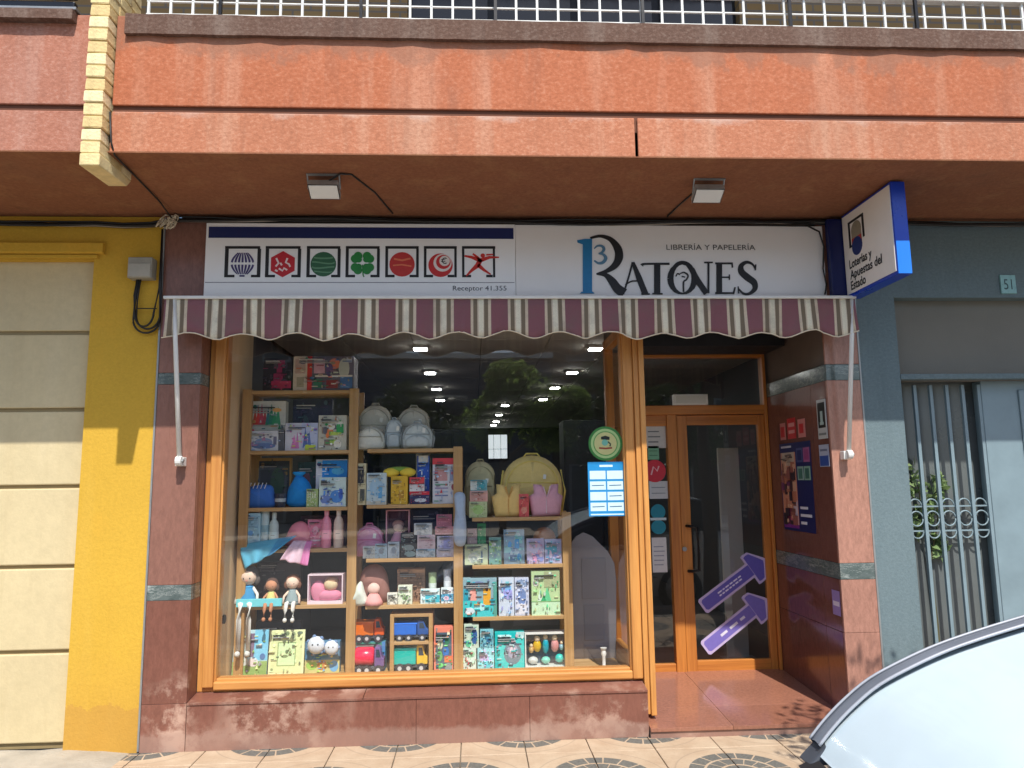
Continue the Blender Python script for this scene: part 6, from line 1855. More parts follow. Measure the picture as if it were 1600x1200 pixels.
gbox("activity_box", "white printed activity box with a red top on the middle shelf", 676, 722, 716, zB[1], S(206, 206, 212), [('r', 0.0, 0.86, 1.0, 1.0, S(176, 50, 60)), ('r', 0.08, 0.5, 0.5, 0.78, S(176, 130, 130)), ('r', 0.58, 0.5, 0.94, 0.74, S(130, 140, 170)), ('c', 0.76, 0.36, 0.13, S(120, 60, 70)), ('l', 0.08, 0.5, 0.82, 0.03, S(80, 80, 84))] + [('l', 0.08, 0.52, 0.42 - 0.08 * k, 0.03, c) for k, c in enumerate((S(100, 140, 120), S(130, 120, 150), S(150, 170, 190), S(90, 100, 130)))], dep=0.06, y=YS + 0.03)
# --- middle unit, second shelf
backpack("backpack", "small pink child's backpack on the middle shelves", 554, 599, 809, 858, YS + 0.13, 0.10, S(206, 150, 178), S(190, 110, 150), zB[2])
t, x0, x1, yy, zt = display_pack("boxed pink doll in a dark window pack on the middle shelves", 603, 640, 797, zB[2], S(190, 140, 156), S(52, 20, 40), y=YS + 0.11, dep=0.09)
cx = (x0 + x1) / 2; zc = (zB[2] + zt) / 2
g = MB().color(S(206, 150, 170)); g.lathe(cx, yy + 0.04, zB[2] + 0.06, [(0.07, 0), (0.06, 0.05), (0.025, 0.12)], 12); g.build("dress", m_cloth, t, col=True, smooth=True)
g = MB().color(S(226, 186, 170)); g.ball(cx, yy + 0.035, zB[2] + 0.215, 0.036, 0.03, 0.034); g.build("head", m_cloth, t, col=True, smooth=True)
g = MB().color(S(150, 110, 104)); g.ball(cx, yy + 0.045, zB[2] + 0.232, 0.044, 0.034, 0.036, z_lo=-0.3); g.build("hair", m_cloth, t, col=True, smooth=True)
for i, (a, b2, py, c, lab) in enumerate(((567, 586, 854, S(206, 210, 206), "small white box below the pink backpack"), (586, 605, 850, S(176, 196, 206), "small pale blue box below the pink backpack"), (606, 624, 847, S(190, 200, 206), "small pale box in front of the boxed pink doll"))):
    gbox("small_box", lab, a, b2, py, zB[2], c, [('e', 0.5, 0.5, 0.2, 0.2, S(130, 140, 150)), ('l', 0.2, 0.8, 0.8, 0.05, S(150, 150, 150))], dep=0.06)
gbox("small_box", "black box with a pale swoosh on the middle shelves", 626, 651, 833, zB[2], S(28, 28, 32), [('e', 0.5, 0.4, 0.34, 0.12, S(110, 120, 120)), ('e', 0.6, 0.15, 0.36, 0.12, S(130, 150, 150)), ('l', 0.2, 0.8, 0.82, 0.03, S(150, 140, 140))], y=YS + 0.03, dep=0.07)
gbox("small_box", "white box low in the pile at the right of the black box", 650, 680, 858, zB[2], S(200, 206, 210), [('r', 0.0, 0.8, 1.0, 1.0, S(140, 170, 190))], dep=0.09)
gbox("small_box", "lilac white box low at the right end of the pile", 682, 712, 858, zB[2], S(196, 186, 200), [('r', 0.05, 0.3, 0.95, 0.8, S(206, 196, 206))], dep=0.09)
zp = P(665, 858, YS + 0.02)[1]
gbox("small_box", "pinkish box second in the pile at the right of the black box", 652, 680, 836, zp + 0.0006, S(206, 186, 190), [('l', 0.1, 0.9, 0.6, 0.08, S(170, 140, 150))], dep=0.08)
gbox("small_box", "lilac striped box second in the right hand pile", 683, 716, 838, zp + 0.0006, S(186, 180, 206), [('r', 0.3, 0.0, 0.6, 1.0, S(150, 150, 196)), ('r', 0.0, 0.0, 0.2, 1.0, S(206, 206, 220))], dep=0.08)
zp2 = P(665, 836, YS + 0.02)[1]
gbox("small_box", "grey white patterned box on top of the pinkish box", 647, 675, 818, zp2 + 0.0006, S(190, 194, 196), patches(44, [S(150, 160, 170), S(214, 214, 214), S(120, 130, 140)], 8), dep=0.07)
gbox("small_box", "rose box on top of the lilac striped box", 680, 709, 823, zp2 + 0.0012, S(186, 130, 140), [('r', 0.0, 0.0, 1.0, 0.2, S(206, 160, 166))], dep=0.07)
zp3 = P(690, 823, YS + 0.02)[1]
gbox("small_box", "dark mauve box topmost of the right hand pile", 682, 706, 804, zp3 + 0.0008, S(140, 84, 100), [('l', 0.1, 0.9, 0.4, 0.1, S(160, 104, 116))], dep=0.06)
pouch("soft_rabbit", "pale blue limp soft toy hung on the post beside the pile", [(710, 772), (726, 772), (727, 800), (729, 830), (726, 852), (712, 852), (708, 830), (711, 800)], YS - 0.055, 0.06, S(160, 176, 196), "soft toy", seed=9)
# --- middle unit, third shelf
t = pouch("doll", "big haired brown doll sitting at the left of the middle shelves", [(562, 946), (560, 915), (566, 895), (580, 886), (596, 890), (605, 908), (604, 946)], YS + 0.10, 0.10, S(120, 84, 76), "doll", zB[3], seed=12)
xx, zz = P(583, 921, YS); 
g = MB().color(S(232, 184, 172)); g.ball(xx, YS + 0.035, zz, 0.045, 0.035, 0.042); g.build("face", m_cloth, t, col=True, smooth=True)
g = MB().color(S(214, 150, 146)); g.lathe(xx, YS + 0.04, zB[3] + 0.002, [(0.07, 0), (0.06, 0.03), (0.03, 0.08)], 12); g.build("dress", m_cloth, t, col=True, smooth=True)
pouch("soft_toy", "white pointed soft toy leaning at the left post of the middle shelves", [(546, 948), (550, 930), (558, 915), (564, 912), (568, 924), (573, 948)], YS + 0.01, 0.07, S(214, 222, 210), "soft toy", zB[3], seed=14)
gbox("wicker_box", "brown woven box at the back of the third middle shelf", 621, 664, 889, zB[3], S(140, 110, 90), [('l', 0.0, 1.0, 0.06 + 0.09 * k, 0.02, S(112, 86, 70)) for k in range(9)] + [('r', 0.08 + 0.1 * k, 0, 0.1 + 0.1 * k, 0.86, S(120, 94, 76)) for k in range(9)] + [('r', 0, 0.88, 1, 0.98, S(170, 130, 100))], y=YS + 0.14, dep=0.10)
gbox("small_box", "small cream box with a round mark beside the brown doll", 605, 621, 927, zB[3], S(220, 218, 206), [('c', 0.5, 0.5, 0.25, S(120, 120, 110))], dep=0.05)
gbox("small_box", "taller cream box with green mark in front of the woven box", 622, 644, 915, zB[3], S(216, 220, 200), [('e', 0.5, 0.35, 0.2, 0.12, S(110, 140, 90)), ('e', 0.5, 0.75, 0.2, 0.1, S(150, 150, 130))], dep=0.05)
gbox("small_box", "turquoise banded white box left of a matching box", 657, 687, 921, zB[3], S(214, 228, 228), [('r', 0.25, 0.1, 1.0, 0.6, S(60, 160, 176)), ('e', 0.6, 0.3, 0.2, 0.14, S(150, 214, 214))], dep=0.05)
gbox("small_box", "turquoise banded white box at the right end of its shelf", 689, 710, 919, zB[3], S(216, 228, 230), [('r', 0.0, 0.15, 1.0, 0.62, S(70, 140, 170)), ('e', 0.4, 0.35, 0.2, 0.14, S(206, 170, 190))], dep=0.05)
cup("figure_ornament", "small green and white ornament behind the turquoise boxes", 676, YS + 0.11, zB[3], 0.03, 0.21, S(150, 170, 130), "ornament", band=S(206, 214, 206))
cup("figure_ornament", "small white ornament at the back right of that shelf", 699, YS + 0.11, zB[3], 0.03, 0.23, S(176, 180, 190), "ornament", band=S(220, 224, 230))
# --- toy lorries
def lorry(label, px0, px1, pyt, zb, body, cab, tank=False, y=YS + 0.05, flip=False):
    x0, zt = P(px0, pyt, y); x1, _ = P(px1, pyt, y)
    t = thing("toy_lorry", label, "toy lorry", ((x0 + x1) / 2, y + 0.05, zb))
    L, H, d = x1 - x0, zt - zb, 0.10
    fx = (lambda u: x1 - L * u) if flip else (lambda u: x0 + L * u)
    def bx(g, u0, u1, v0, v1, e=0.0):
        a, b = sorted((fx(u0), fx(u1))); g.box(a, b, y + e, y + d - e, zb + H * v0, zb + H * v1); return g
    g = MB().color(S(60, 64, 70)); bx(g, 0.02, 0.98, 0.16, 0.28, 0.012); g.build("chassis", m_gloss, t, col=True, bevel=0.003)
    if tank:
        g = MB().color(body); a, b = sorted((fx(0.02), fx(0.66))); g.tube([(a, y + d / 2, zb + H * 0.62), (a + 0.012, y + d / 2, zb + H * 0.62), (b - 0.012, y + d / 2, zb + H * 0.62), (b, y + d / 2, zb + H * 0.62)], [H * 0.27, H * 0.34, H * 0.34, H * 0.27], 14); g.build("tank", m_gloss, t, col=True, smooth=True, auto=50)
    else:
        g = MB().color(body); bx(g, 0.02, 0.66, 0.28, 0.84); g.build("load_bed", m_gloss, t, col=True, bevel=0.008)
        g = MB().color(_mul(body, 1.3)); bx(g, 0.0, 0.68, 0.82, 0.90, -0.003); g.build("bed_rim", m_gloss, t, col=True, bevel=0.003)
    g = MB().color(cab)
    pts = [(0.68, 0.28), (1.0, 0.28), (1.0, 0.56), (0.93, 0.62), (0.86, 0.98), (0.70, 1.0), (0.68, 0.9)]
    pp = [(fx(u), zb + H * v) for u, v in pts]
    g.prism(pp if not flip else pp[::-1], y + 0.004, y + d - 0.004); cb_ = g.build("cab", m_gloss, t, col=True, bevel=0.006)
    g = MB().color(S(30, 40, 50)); pp = [(fx(u), zb + H * v) for u, v in ((0.74, 0.62), (0.89, 0.62), (0.84, 0.90), (0.74, 0.90))]; g.prism(pp if not flip else pp[::-1], y + 0.002, y + 0.0035); g.build("cab_window", m_gloss, cb_, col=True)
    for u in (0.2, 0.45, 0.82):
        for yy in (y - 0.002, y + d + 0.002):
            g = MB().color(S(40, 40, 44)); g.wheel(fx(u), yy, zb + H * 0.17 + 0.0005, H * 0.17, 0.018); wh = g.build("wheel", m_gloss, t, col=True)
            g = MB().color(S(190, 190, 190)); g.wheel(fx(u), yy, zb + H * 0.17, H * 0.08, 0.022, 10); g.build("hub", m_gloss, wh, col=True)
    return t
lorry("toy lorry with a deep blue load bed on the upper crate shelf", 613, 670, 971, czm, S(26, 82, 160), S(30, 60, 110), y=YS + 0.03)
lorry("toy lorry with teal bed and yellow cab on the lower crate shelf", 614, 668, 1009, ZF, S(20, 160, 150), S(226, 180, 60), y=YS + 0.04)
gbox("toy_pack", "teal and blue carton carrying the orange toy lorry", 549, 602, 1004, ZF, S(40, 100, 120), [('r', 0.0, 0.0, 0.15, 1.0, S(70, 110, 140)), ('r', 0.85, 0.0, 1.0, 1.0, S(60, 110, 160)), ('r', 0.1, 0.85, 0.9, 0.99, S(40, 110, 90)), ('r', 0.14, 0.2, 0.8, 0.8, S(40, 36, 60))], y=YS + 0.12, dep=0.10)
lorry("toy tanker lorry in raspberry red at the window floor", 552, 600, 1012, ZF, S(196, 34, 66), S(90, 70, 110), tank=True, y=YS + 0.01)
lorry("orange toy lorry standing on the teal carton", 552, 600, 968, P(575, 1004, YS + 0.12)[1] + 0.001, S(226, 104, 26), S(214, 80, 20), y=YS + 0.12)
gbox("toy_pack", "tall salmon pack with round figures right of the crate", 678, 708, 980, ZF, S(206, 120, 100), [('r', 0.1, 0.08, 0.92, 0.88, S(60, 74, 84)), ('e', 0.32, 0.62, 0.14, 0.12, S(206, 206, 180)), ('e', 0.68, 0.7, 0.14, 0.1, S(40, 90, 70)), ('e', 0.62, 0.46, 0.16, 0.12, S(40, 90, 150)), ('e', 0.3, 0.36, 0.14, 0.12, S(90, 150, 90)), ('r', 0.55, 0.22, 0.96, 0.36, S(220, 110, 70)), ('e', 0.3, 0.16, 0.2, 0.05, S(110, 200, 120)), ('c', 0.75, 0.12, 0.2, S(120, 130, 130))], dep=0.09)
# --- right unit, on top
zCt = zC[0]
backpack("backpack", "olive grey backpack behind a stack of small boxes", 727, 773, 704, 790, YS + 0.18, 0.10, S(184, 176, 138), S(140, 134, 104), zCt)
backpack("holdall", "large padded yellow bag on top of the low shelves", 783, 879, 696, 790, YS + 0.17, 0.14, S(226, 200, 128), S(236, 206, 110), zCt, rnd_=0.62, cat="bag")
def gift_bag(label, px0, px1, pyt, zb, col, tip, y=YS + 0.03):
    x0, zt = P(px0, pyt, y); x1, _ = P(px1, pyt, y)
    t = thing("baby_vest", label, "baby clothes", ((x0 + x1) / 2, y, zb))
    w, h = x1 - x0, zt - zb
    pts = [(0.10, 0), (0.90, 0), (0.94, 0.30), (1.0, 0.62), (0.86, 0.72), (0.88, 1.0), (0.66, 0.98), (0.52, 0.62), (0.38, 0.98), (0.14, 1.0), (0.16, 0.72), (0.0, 0.62), (0.05, 0.3)]
    g = MB().color(col); g.puff([(x0 + w * u, zb + 0.001 + h * v) for u, v in pts], y + 0.04, 0.045, 4, 2.6, 0.005, 5); g.build("cloth", m_cloth, t, col=True, smooth=True)
    g = MB().color(tip); g.tube([(x0 + w * u, y - 0.006, zb + h * v) for u, v in ((0.62, 0.93), (0.52, 0.58), (0.42, 0.93))], 0.006, 5); g.build("collar", m_cloth, t, col=True)
    g = MB().color(tip); g.tube([(x0 + w * 0.5, y - 0.004, zb + h * 0.56), (x0 + w * 0.5, y - 0.004, zb + h * 0.1)], 0.004, 5); g.build("seam", m_cloth, t, col=True)
    return t
gift_bag("pale yellow baby vest folded open on top of the low shelves", 768, 820, 757, zCt, S(224, 190, 120), S(196, 150, 80))
gift_bag("pink baby vest folded open under the yellow bag", 826, 880, 757, zCt, S(214, 162, 178), S(236, 200, 208))
gbox("small_box", "pale green box at the foot of the stack before the olive backpack", 733, 761, 784, zCt, S(186, 196, 150), [('e', 0.5, 0.5, 0.3, 0.3, S(160, 190, 120))], dep=0.08)
z_ = P(747, 784, YS + 0.02)[1]
gbox("small_box", "pinkish box in the middle of the stack before the olive backpack", 734, 762, 767, z_ + 0.0006, S(206, 160, 150), patches(71, [S(230, 200, 190), S(170, 110, 100), S(120, 80, 70)], 6), dep=0.08)
z_ = P(747, 767, YS + 0.02)[1]
gbox("small_box", "teal and white box topmost of the stack before the olive backpack", 735, 761, 750, z_ + 0.0006, S(110, 160, 166), [('r', 0.0, 0.1, 0.4, 0.9, S(220, 222, 216)), ('c', 0.7, 0.5, 0.3, S(60, 140, 150))], dep=0.08)
gbox("small_box", "small red box between the two baby vests", 811, 826, 772, zCt, S(190, 80, 80), [('e', 0.5, 0.3, 0.3, 0.14, S(220, 150, 130))], y=YS + 0.02, dep=0.05)
# --- right unit, first shelf
t = gbox("small_box", "bright green tall box at the back of the low unit", 746, 759, 818, zC[1], S(40, 140, 90), [('l', 0.2, 0.8, 0.5, 0.04, S(150, 210, 160))], y=YS + 0.12, dep=0.05)
gbox("small_box", "pinkish grey box behind the pale green arch pack", 730, 745, 826, zC[1], S(176, 150, 156), [('l', 0.2, 0.8, 0.7, 0.05, S(206, 190, 190))], y=YS + 0.10, dep=0.05)
gbox("toy_pack", "pale green pack with arch pictures on the low unit", 726, 762, 851, zC[1], S(176, 186, 150), [('e', 0.4, 0.35, 0.26, 0.26, S(206, 206, 190)), ('e', 0.4, 0.25, 0.16, 0.18, S(150, 160, 150)), ('r', 0.7, 0.1, 0.78, 0.7, S(60, 80, 90)), ('l', 0.05, 0.95, 0.9, 0.06, S(206, 214, 170))], dep=0.06)
gbox("toy_pack", "teal pack with small green figures on the low unit", 764, 783, 840, zC[1], S(96, 136, 130), patches(81, [S(150, 190, 150), S(70, 100, 110), S(200, 206, 210), S(130, 170, 90)], 9), dep=0.06)
gbox("toy_pack", "tall pack with blue picture in the middle of the low unit's shelf", 787, 819, 828, zC[1], S(120, 146, 166), patches(82, [S(50, 130, 180), S(170, 196, 206), S(130, 190, 190), S(60, 90, 120)], 12), y=YS + 0.04, dep=0.06)
gbox("toy_pack", "lilac pack in front of the wicker ball on the low unit", 823, 850, 842, zC[1], S(170, 160, 186), patches(83, [S(206, 190, 206), S(120, 130, 180), S(190, 140, 170)], 9), dep=0.06)
gbox("toy_pack", "lilac and blue pack at the right end of the low unit's shelf", 851, 877, 843, zC[1], S(160, 160, 190), patches(84, [S(214, 190, 210), S(110, 140, 190), S(90, 160, 180)], 9), dep=0.06)
wb = MB(); xx, zz = P(851, 836, YS + 0.14); wb.color(S(150, 100, 64)); wb.ball(xx, YS + 0.17, zC[1] + 0.17, 0.085, 0.085, 0.085, 18, 12); wb.lathe(xx, YS + 0.17, zC[1] + 0.0005, [(0.05, 0), (0.05, 0.02), (0.02, 0.05), (0.02, 0.095)], 12)
tag(wb.build("wicker_ball", m_cloth, col=True, smooth=True), "brown ball on a foot behind the lilac packs", "ball")
# --- right unit, second shelf
TEAL = S(60, 176, 180)
gbox("toy_pack", "turquoise pack with orange and pink bottles on the second low shelf", 723, 776, 904, zC[2], S(120, 150, 160), [('r', 0.0, 0.0, 1.0, 0.42, TEAL), ('r', 0.02, 0.42, 0.16, 0.72, S(30, 130, 150)), ('r', 0.22, 0.42, 0.4, 0.72, S(214, 150, 140)), ('r', 0.6, 0.3, 0.82, 0.72, S(206, 150, 50)), ('e', 0.71, 0.75, 0.05, 0.1, S(70, 50, 40)), ('e', 0.5, 0.25, 0.18, 0.1, S(176, 226, 226)), ('e', 0.2, 0.15, 0.15, 0.09, S(206, 220, 226)), ('r', 0.9, 0.0, 1.0, 0.9, S(70, 130, 120)), ('e', 0.45, 0.84, 0.2, 0.08, S(90, 100, 130))], dep=0.10)
gbox("toy_pack", "white and blue tea set pack in the middle of the second low shelf", 779, 803, 903, zC[2], S(196, 206, 220), patches(91, [S(120, 190, 200), S(220, 226, 234), S(150, 150, 200), S(110, 160, 200)], 10), dep=0.09)
gbox("toy_pack", "pale pack with a grey blue figure beside the tea set pack", 804, 826, 903, zC[2], S(190, 196, 216), [('e', 0.5, 0.5, 0.3, 0.22, S(90, 110, 150)), ('r', 0.1, 0.05, 0.9, 0.3, S(220, 220, 230)), ('e', 0.5, 0.85, 0.4, 0.1, S(120, 140, 170))], dep=0.09)
gbox("toy_pack", "pale green pack with a leafy emerald print on the second low shelf", 830, 874, 892, zC[2], S(176, 200, 150), [('r', 0.0, 0.0, 1.0, 0.3, S(196, 226, 190)), ('t', 0.3, 0.3, 0.2, 0.3, S(214, 236, 214)), ('t', 0.55, 0.3, 0.3, 0.34, S(90, 180, 130)), ('t', 0.42, 0.3, 0.24, 0.14, S(40, 140, 90)), ('r', 0.45, 0.62, 0.98, 0.98, S(150, 156, 120)), ('e', 0.15, 0.75, 0.1, 0.1, S(206, 206, 200)), ('l', 0, 1, 0.31, 0.02, S(120, 160, 110))], dep=0.10)
# --- right unit, window floor
gbox("toy_pack", "small mint pack bottom left of the low unit", 722, 744, 1013, ZF, S(206, 222, 210), [('e', 0.45, 0.35, 0.06, 0.07, S(190, 60, 70)), ('e', 0.6, 0.25, 0.06, 0.06, S(60, 60, 60)), ('e', 0.6, 0.75, 0.3, 0.14, S(150, 200, 160))], dep=0.08)
gbox("toy_pack", "small turquoise and lilac pack bottom left beside the mint pack", 746, 772, 1013, ZF, S(150, 206, 210), [('e', 0.4, 0.6, 0.28, 0.2, S(190, 170, 206)), ('e', 0.6, 0.3, 0.24, 0.14, S(96, 190, 200)), ('e', 0.3, 0.85, 0.2, 0.08, S(206, 226, 226))], dep=0.08)
z_ = P(747, 1013, YS + 0.02)[1]
gbox("toy_pack", "dark blue and white pack stacked on the mint pack", 725, 748, 976, z_ + 0.0006, S(190, 206, 190), [('e', 0.7, 0.5, 0.2, 0.36, S(36, 66, 110)), ('e', 0.3, 0.2, 0.2, 0.14, S(90, 180, 140))], dep=0.07)
gbox("toy_pack", "aqua pack stacked on the turquoise and lilac pack", 750, 771, 984, z_ + 0.0012, S(110, 170, 180), patches(95, [S(60, 120, 140), S(190, 220, 220), S(40, 80, 110)], 7), dep=0.07)
gbox("toy_pack", "teal box with a grey pan picture at the low unit's foot", 773, 819, 988, ZF, S(20, 160, 160), [('r', 0.12, 0.06, 0.98, 0.82, S(70, 190, 186)), ('e', 0.6, 0.45, 0.30, 0.30, S(96, 110, 120)), ('e', 0.6, 0.5, 0.18, 0.18, S(150, 150, 170)), ('e', 0.6, 0.52, 0.1, 0.1, S(226, 200, 210)), ('r', 0.3, 0.66, 0.9, 0.7, S(70, 80, 90)), ('l', 0.1, 0.5, 0.9, 0.06, S(190, 230, 226)), ('r', 0.72, 0.84, 1.0, 1.0, S(176, 206, 206))], dep=0.09)
t, x0, x1, yy, zt = display_pack("white framed pack with yellow teal and pink wooden figures", 820, 886, 990, ZF, S(226, 226, 222), S(30, 60, 80), name="toy_pack")
for i, (u, v, rx, rz, c, n_) in enumerate(((0.30, 0.62, 0.10, 0.24, S(226, 176, 40), "skittle"), (0.16, 0.52, 0.06, 0.14, S(206, 170, 110), "skittle"), (0.20, 0.22, 0.12, 0.14, S(200, 206, 206), "ring"), (0.50, 0.62, 0.08, 0.30, S(16, 150, 170), "skittle"), (0.50, 0.22, 0.11, 0.13, S(120, 206, 190), "ring"), (0.72, 0.62, 0.10, 0.26, S(226, 150, 150), "skittle"), (0.83, 0.26, 0.11, 0.16, S(50, 200, 190), "ring"), (0.88, 0.58, 0.06, 0.14, S(160, 206, 220), "skittle"))):
    g = MB().color(c); W, H = x1 - x0, zt - ZF
    g.ball(x0 + W * u, yy + 0.05, ZF + H * v, W * rx, 0.03, H * rz * 0.75, 12, 8)
    if n_ == "skittle": g.color(S(236, 206, 176)); g.ball(x0 + W * u, yy + 0.045, ZF + H * (v + rz * 0.8), W * rx * 0.7, 0.025, W * rx * 0.7, 10, 7)
    g.build(n_, m_gloss, t, col=True, smooth=True)

# --- things standing further back on the shelves
gbox("framed_picture", "dark framed picture at the back of the second shelf", 402, 456, 716, zA[2], S(150, 118, 70), [('r', 0.06, 0.06, 0.94, 0.94, S(36, 40, 48)), ('e', 0.6, 0.5, 0.2, 0.3, S(40, 60, 50))], y=YB - 0.05, dep=0.03, cat="frame")
gbox("book", "slim navy book at the back of the first shelf", 458, 520, 624, zA[1], S(38, 40, 60), [('e', 0.3, 0.5, 0.12, 0.2, S(50, 70, 80)), ('l', 0.2, 0.7, 0.2, 0.05, S(70, 60, 90))], y=YB - 0.05, dep=0.03, cat="book")
gbox("storage_box", "dark storage box behind the sitting dolls", 402, 470, 880, zA[4], S(50, 46, 48), [('l', 0.1, 0.6, 0.8, 0.04, S(90, 84, 84))], y=YB - 0.10, dep=0.08)
gbox("storage_box", "dark purple storage box behind the pink bottle", 470, 540, 806, zA[3], S(54, 40, 54), [('l', 0.1, 0.6, 0.8, 0.05, S(100, 80, 100))], y=YB - 0.10, dep=0.08)
gbox("storage_box", "charcoal storage box behind the picture book on the window floor", 400, 470, 972, ZF, S(44, 44, 48), [('l', 0.1, 0.6, 0.85, 0.04, S(84, 84, 88))], y=YB - 0.10, dep=0.08)
gbox("storage_box", "navy storage box behind the black swoosh box", 640, 700, 797, zB[2], S(28, 32, 52), [('l', 0.1, 0.6, 0.8, 0.05, S(60, 64, 90))], y=YB - 0.10, dep=0.08)
gbox("storage_box", "dark green storage box behind the turquoise pack", 740, 800, 892, zC[2], S(36, 50, 48), [('l', 0.1, 0.6, 0.8, 0.05, S(70, 90, 84))], y=YB - 0.10, dep=0.08)
gbox("book", "slim dark teal book behind the blue drawstring bag", 466, 494, 722, zA[2], S(30, 54, 60), [('e', 0.5, 0.6, 0.2, 0.16, S(90, 60, 80))], y=YB - 0.08, dep=0.03, cat="book")
gbox("small_box", "white carton at the back above the yellow bow", 650, 672, 706, zB[1], S(206, 204, 196), [('l', 0.2, 0.8, 0.6, 0.06, S(120, 120, 130))], y=YB - 0.09, dep=0.07)
kb = MB(); ky, kz = 0.46, 0.70
kb.wheel(-1.716, ky, kz, 0.03, 0.012, 18, 'x')
tag(kb.build("cable_grommet", m_dark), "dark round cable grommet low on the window cheek", "grommet")
S = _S0

# ---------------------------------------------------------------- parked car by the kerb (its windscreen corner shows)
YC, HW = -3.735, 0.855
car = thing("parked_car", "white parked car whose grey trimmed windscreen corner fills the lower right", "car", (1.6, YC, -0.12))
m_carw = M("white_car_paint", S(232, 238, 242), 0.22, 0.02, 2, coat=0.6)
m_trim = M("grey_pillar_trim", (0.16, 0.18, 0.215), 0.42, 0.12, 6)
m_trim2 = M("light_pillar_trim", (0.36, 0.38, 0.42), 0.35, 0.1, 6)
st_ = [(-0.46, 0.55, 0.22, 0.48, 0.50), (-0.40, 0.70, 0.14, 0.60, 0.63), (-0.20, 0.80, 0.10, 0.70, 0.745), (0.15, 0.84, 0.08, 0.775, 0.82), (0.55, 0.855, 0.08, 0.835, 0.875), (0.86, 0.858, 0.08, 0.860, 0.868),
       (1.3, 0.86, 0.08, 0.885, 0.85), (2.4, 0.86, 0.08, 0.90, 0.86), (3.1, 0.85, 0.08, 0.92, 0.925), (3.45, 0.80, 0.12, 0.90, 0.915), (3.56, 0.66, 0.22, 0.74, 0.78)]
def section(x, w, zb, zs_, zt):
    h = [(w * 0.93, zb), (w * 0.985, zb + 0.12), (w, (zb + zs_) * 0.52), (w * 0.99, zs_ - 0.07), (w * 0.955, zs_ - 0.015), (w * 0.88, zs_ + 0.012), (w * 0.5, zt), (0.0, zt + 0.008)]
    return [(x, YC + a, b) for a, b in h] + [(x, YC - a, b) for a, b in h[-2::-1]]
rings = [section(*s) for s in st_]
g = MB(); g.loft(rings)
g._add(rings[0], [tuple(range(len(rings[0])))]); g._add(rings[-1], [tuple(range(len(rings[-1]) - 1, -1, -1))])
body = g.build("body", m_carw, car, smooth=True, auto=50)
# greenhouse
def pil(s):          # far-side edge of windscreen and roof: x, half width, z
    return s
edge = [(x_, w_, z_ + 0.022) for x_, w_, z_ in [(0.852, 0.835, 0.912), (0.89, 0.832, 0.955), (0.942, 0.828, 1.004), (1.01, 0.822, 1.056), (1.10, 0.814, 1.102), (1.19, 0.806, 1.140), (1.29, 0.797, 1.173), (1.40, 0.787, 1.205), (1.52, 0.776, 1.238), (1.66, 0.762, 1.272), (1.80, 0.75, 1.302)]]
def smooth3(L, k=4):
    out = []
    for i in range(len(L) - 1):
        p0, p1, p2, p3 = L[max(i - 1, 0)], L[i], L[i + 1], L[min(i + 2, len(L) - 1)]
        for j in range(k):
            u = j / k
            out.append(tuple(0.5 * (2 * p1[c] + (p2[c] - p0[c]) * u + (2 * p0[c] - 5 * p1[c] + 4 * p2[c] - p3[c]) * u * u + (3 * p1[c] - p0[c] - 3 * p2[c] + p3[c]) * u ** 3) for c in range(3)))
    return out + [L[-1]]
edge = smooth3(edge)
roof = [(1.80, 0.75, 1.324), (2.0, 0.735, 1.352), (2.4, 0.73, 1.37), (2.8, 0.725, 1.355), (3.1, 0.715, 1.32)]
rear = [(3.1, 0.715, 1.32), (3.3, 0.74, 1.16), (3.46, 0.78, 0.94)]
def strip(lst, inset, crown, drop=0.0, fwd=0.0):
    out = []
    for x, w, z in lst:
        w = w - inset
        row = []
        for k in range(13):
            t = -1 + 2 * k / 12
            row.append((x - fwd * (1 - t * t), YC + w * t, z - drop + crown * (1 - t * t)))
        out.append(row)
    return out
g = MB(); g.loft(strip(edge, 0.012, 0.012, 0.014, 0.05)); 
sh = g.build("sunshade", M("pale_sunshade", S(214, 228, 236), 0.6, 0.05, 2.2, bump=0.1, bscale=8), car, smooth=True)
g = MB(); g.loft(strip(edge, 0.004, 0.012, 0.004, 0.05)); g.build("windscreen", glass_mat("car_glass", gain=0.5, rough=0.10), car, smooth=True)
g = MB(); g.loft(strip(roof, 0.0, 0.05)); g.build("roof", m_carw, car, smooth=True)
g = MB(); g.loft(strip(rear, 0.02, 0.02, 0.0, -0.04)); g.build("rear_window", M("dark_car_glass", (0.02, 0.024, 0.026), 0.05, 0.1), car, smooth=True)
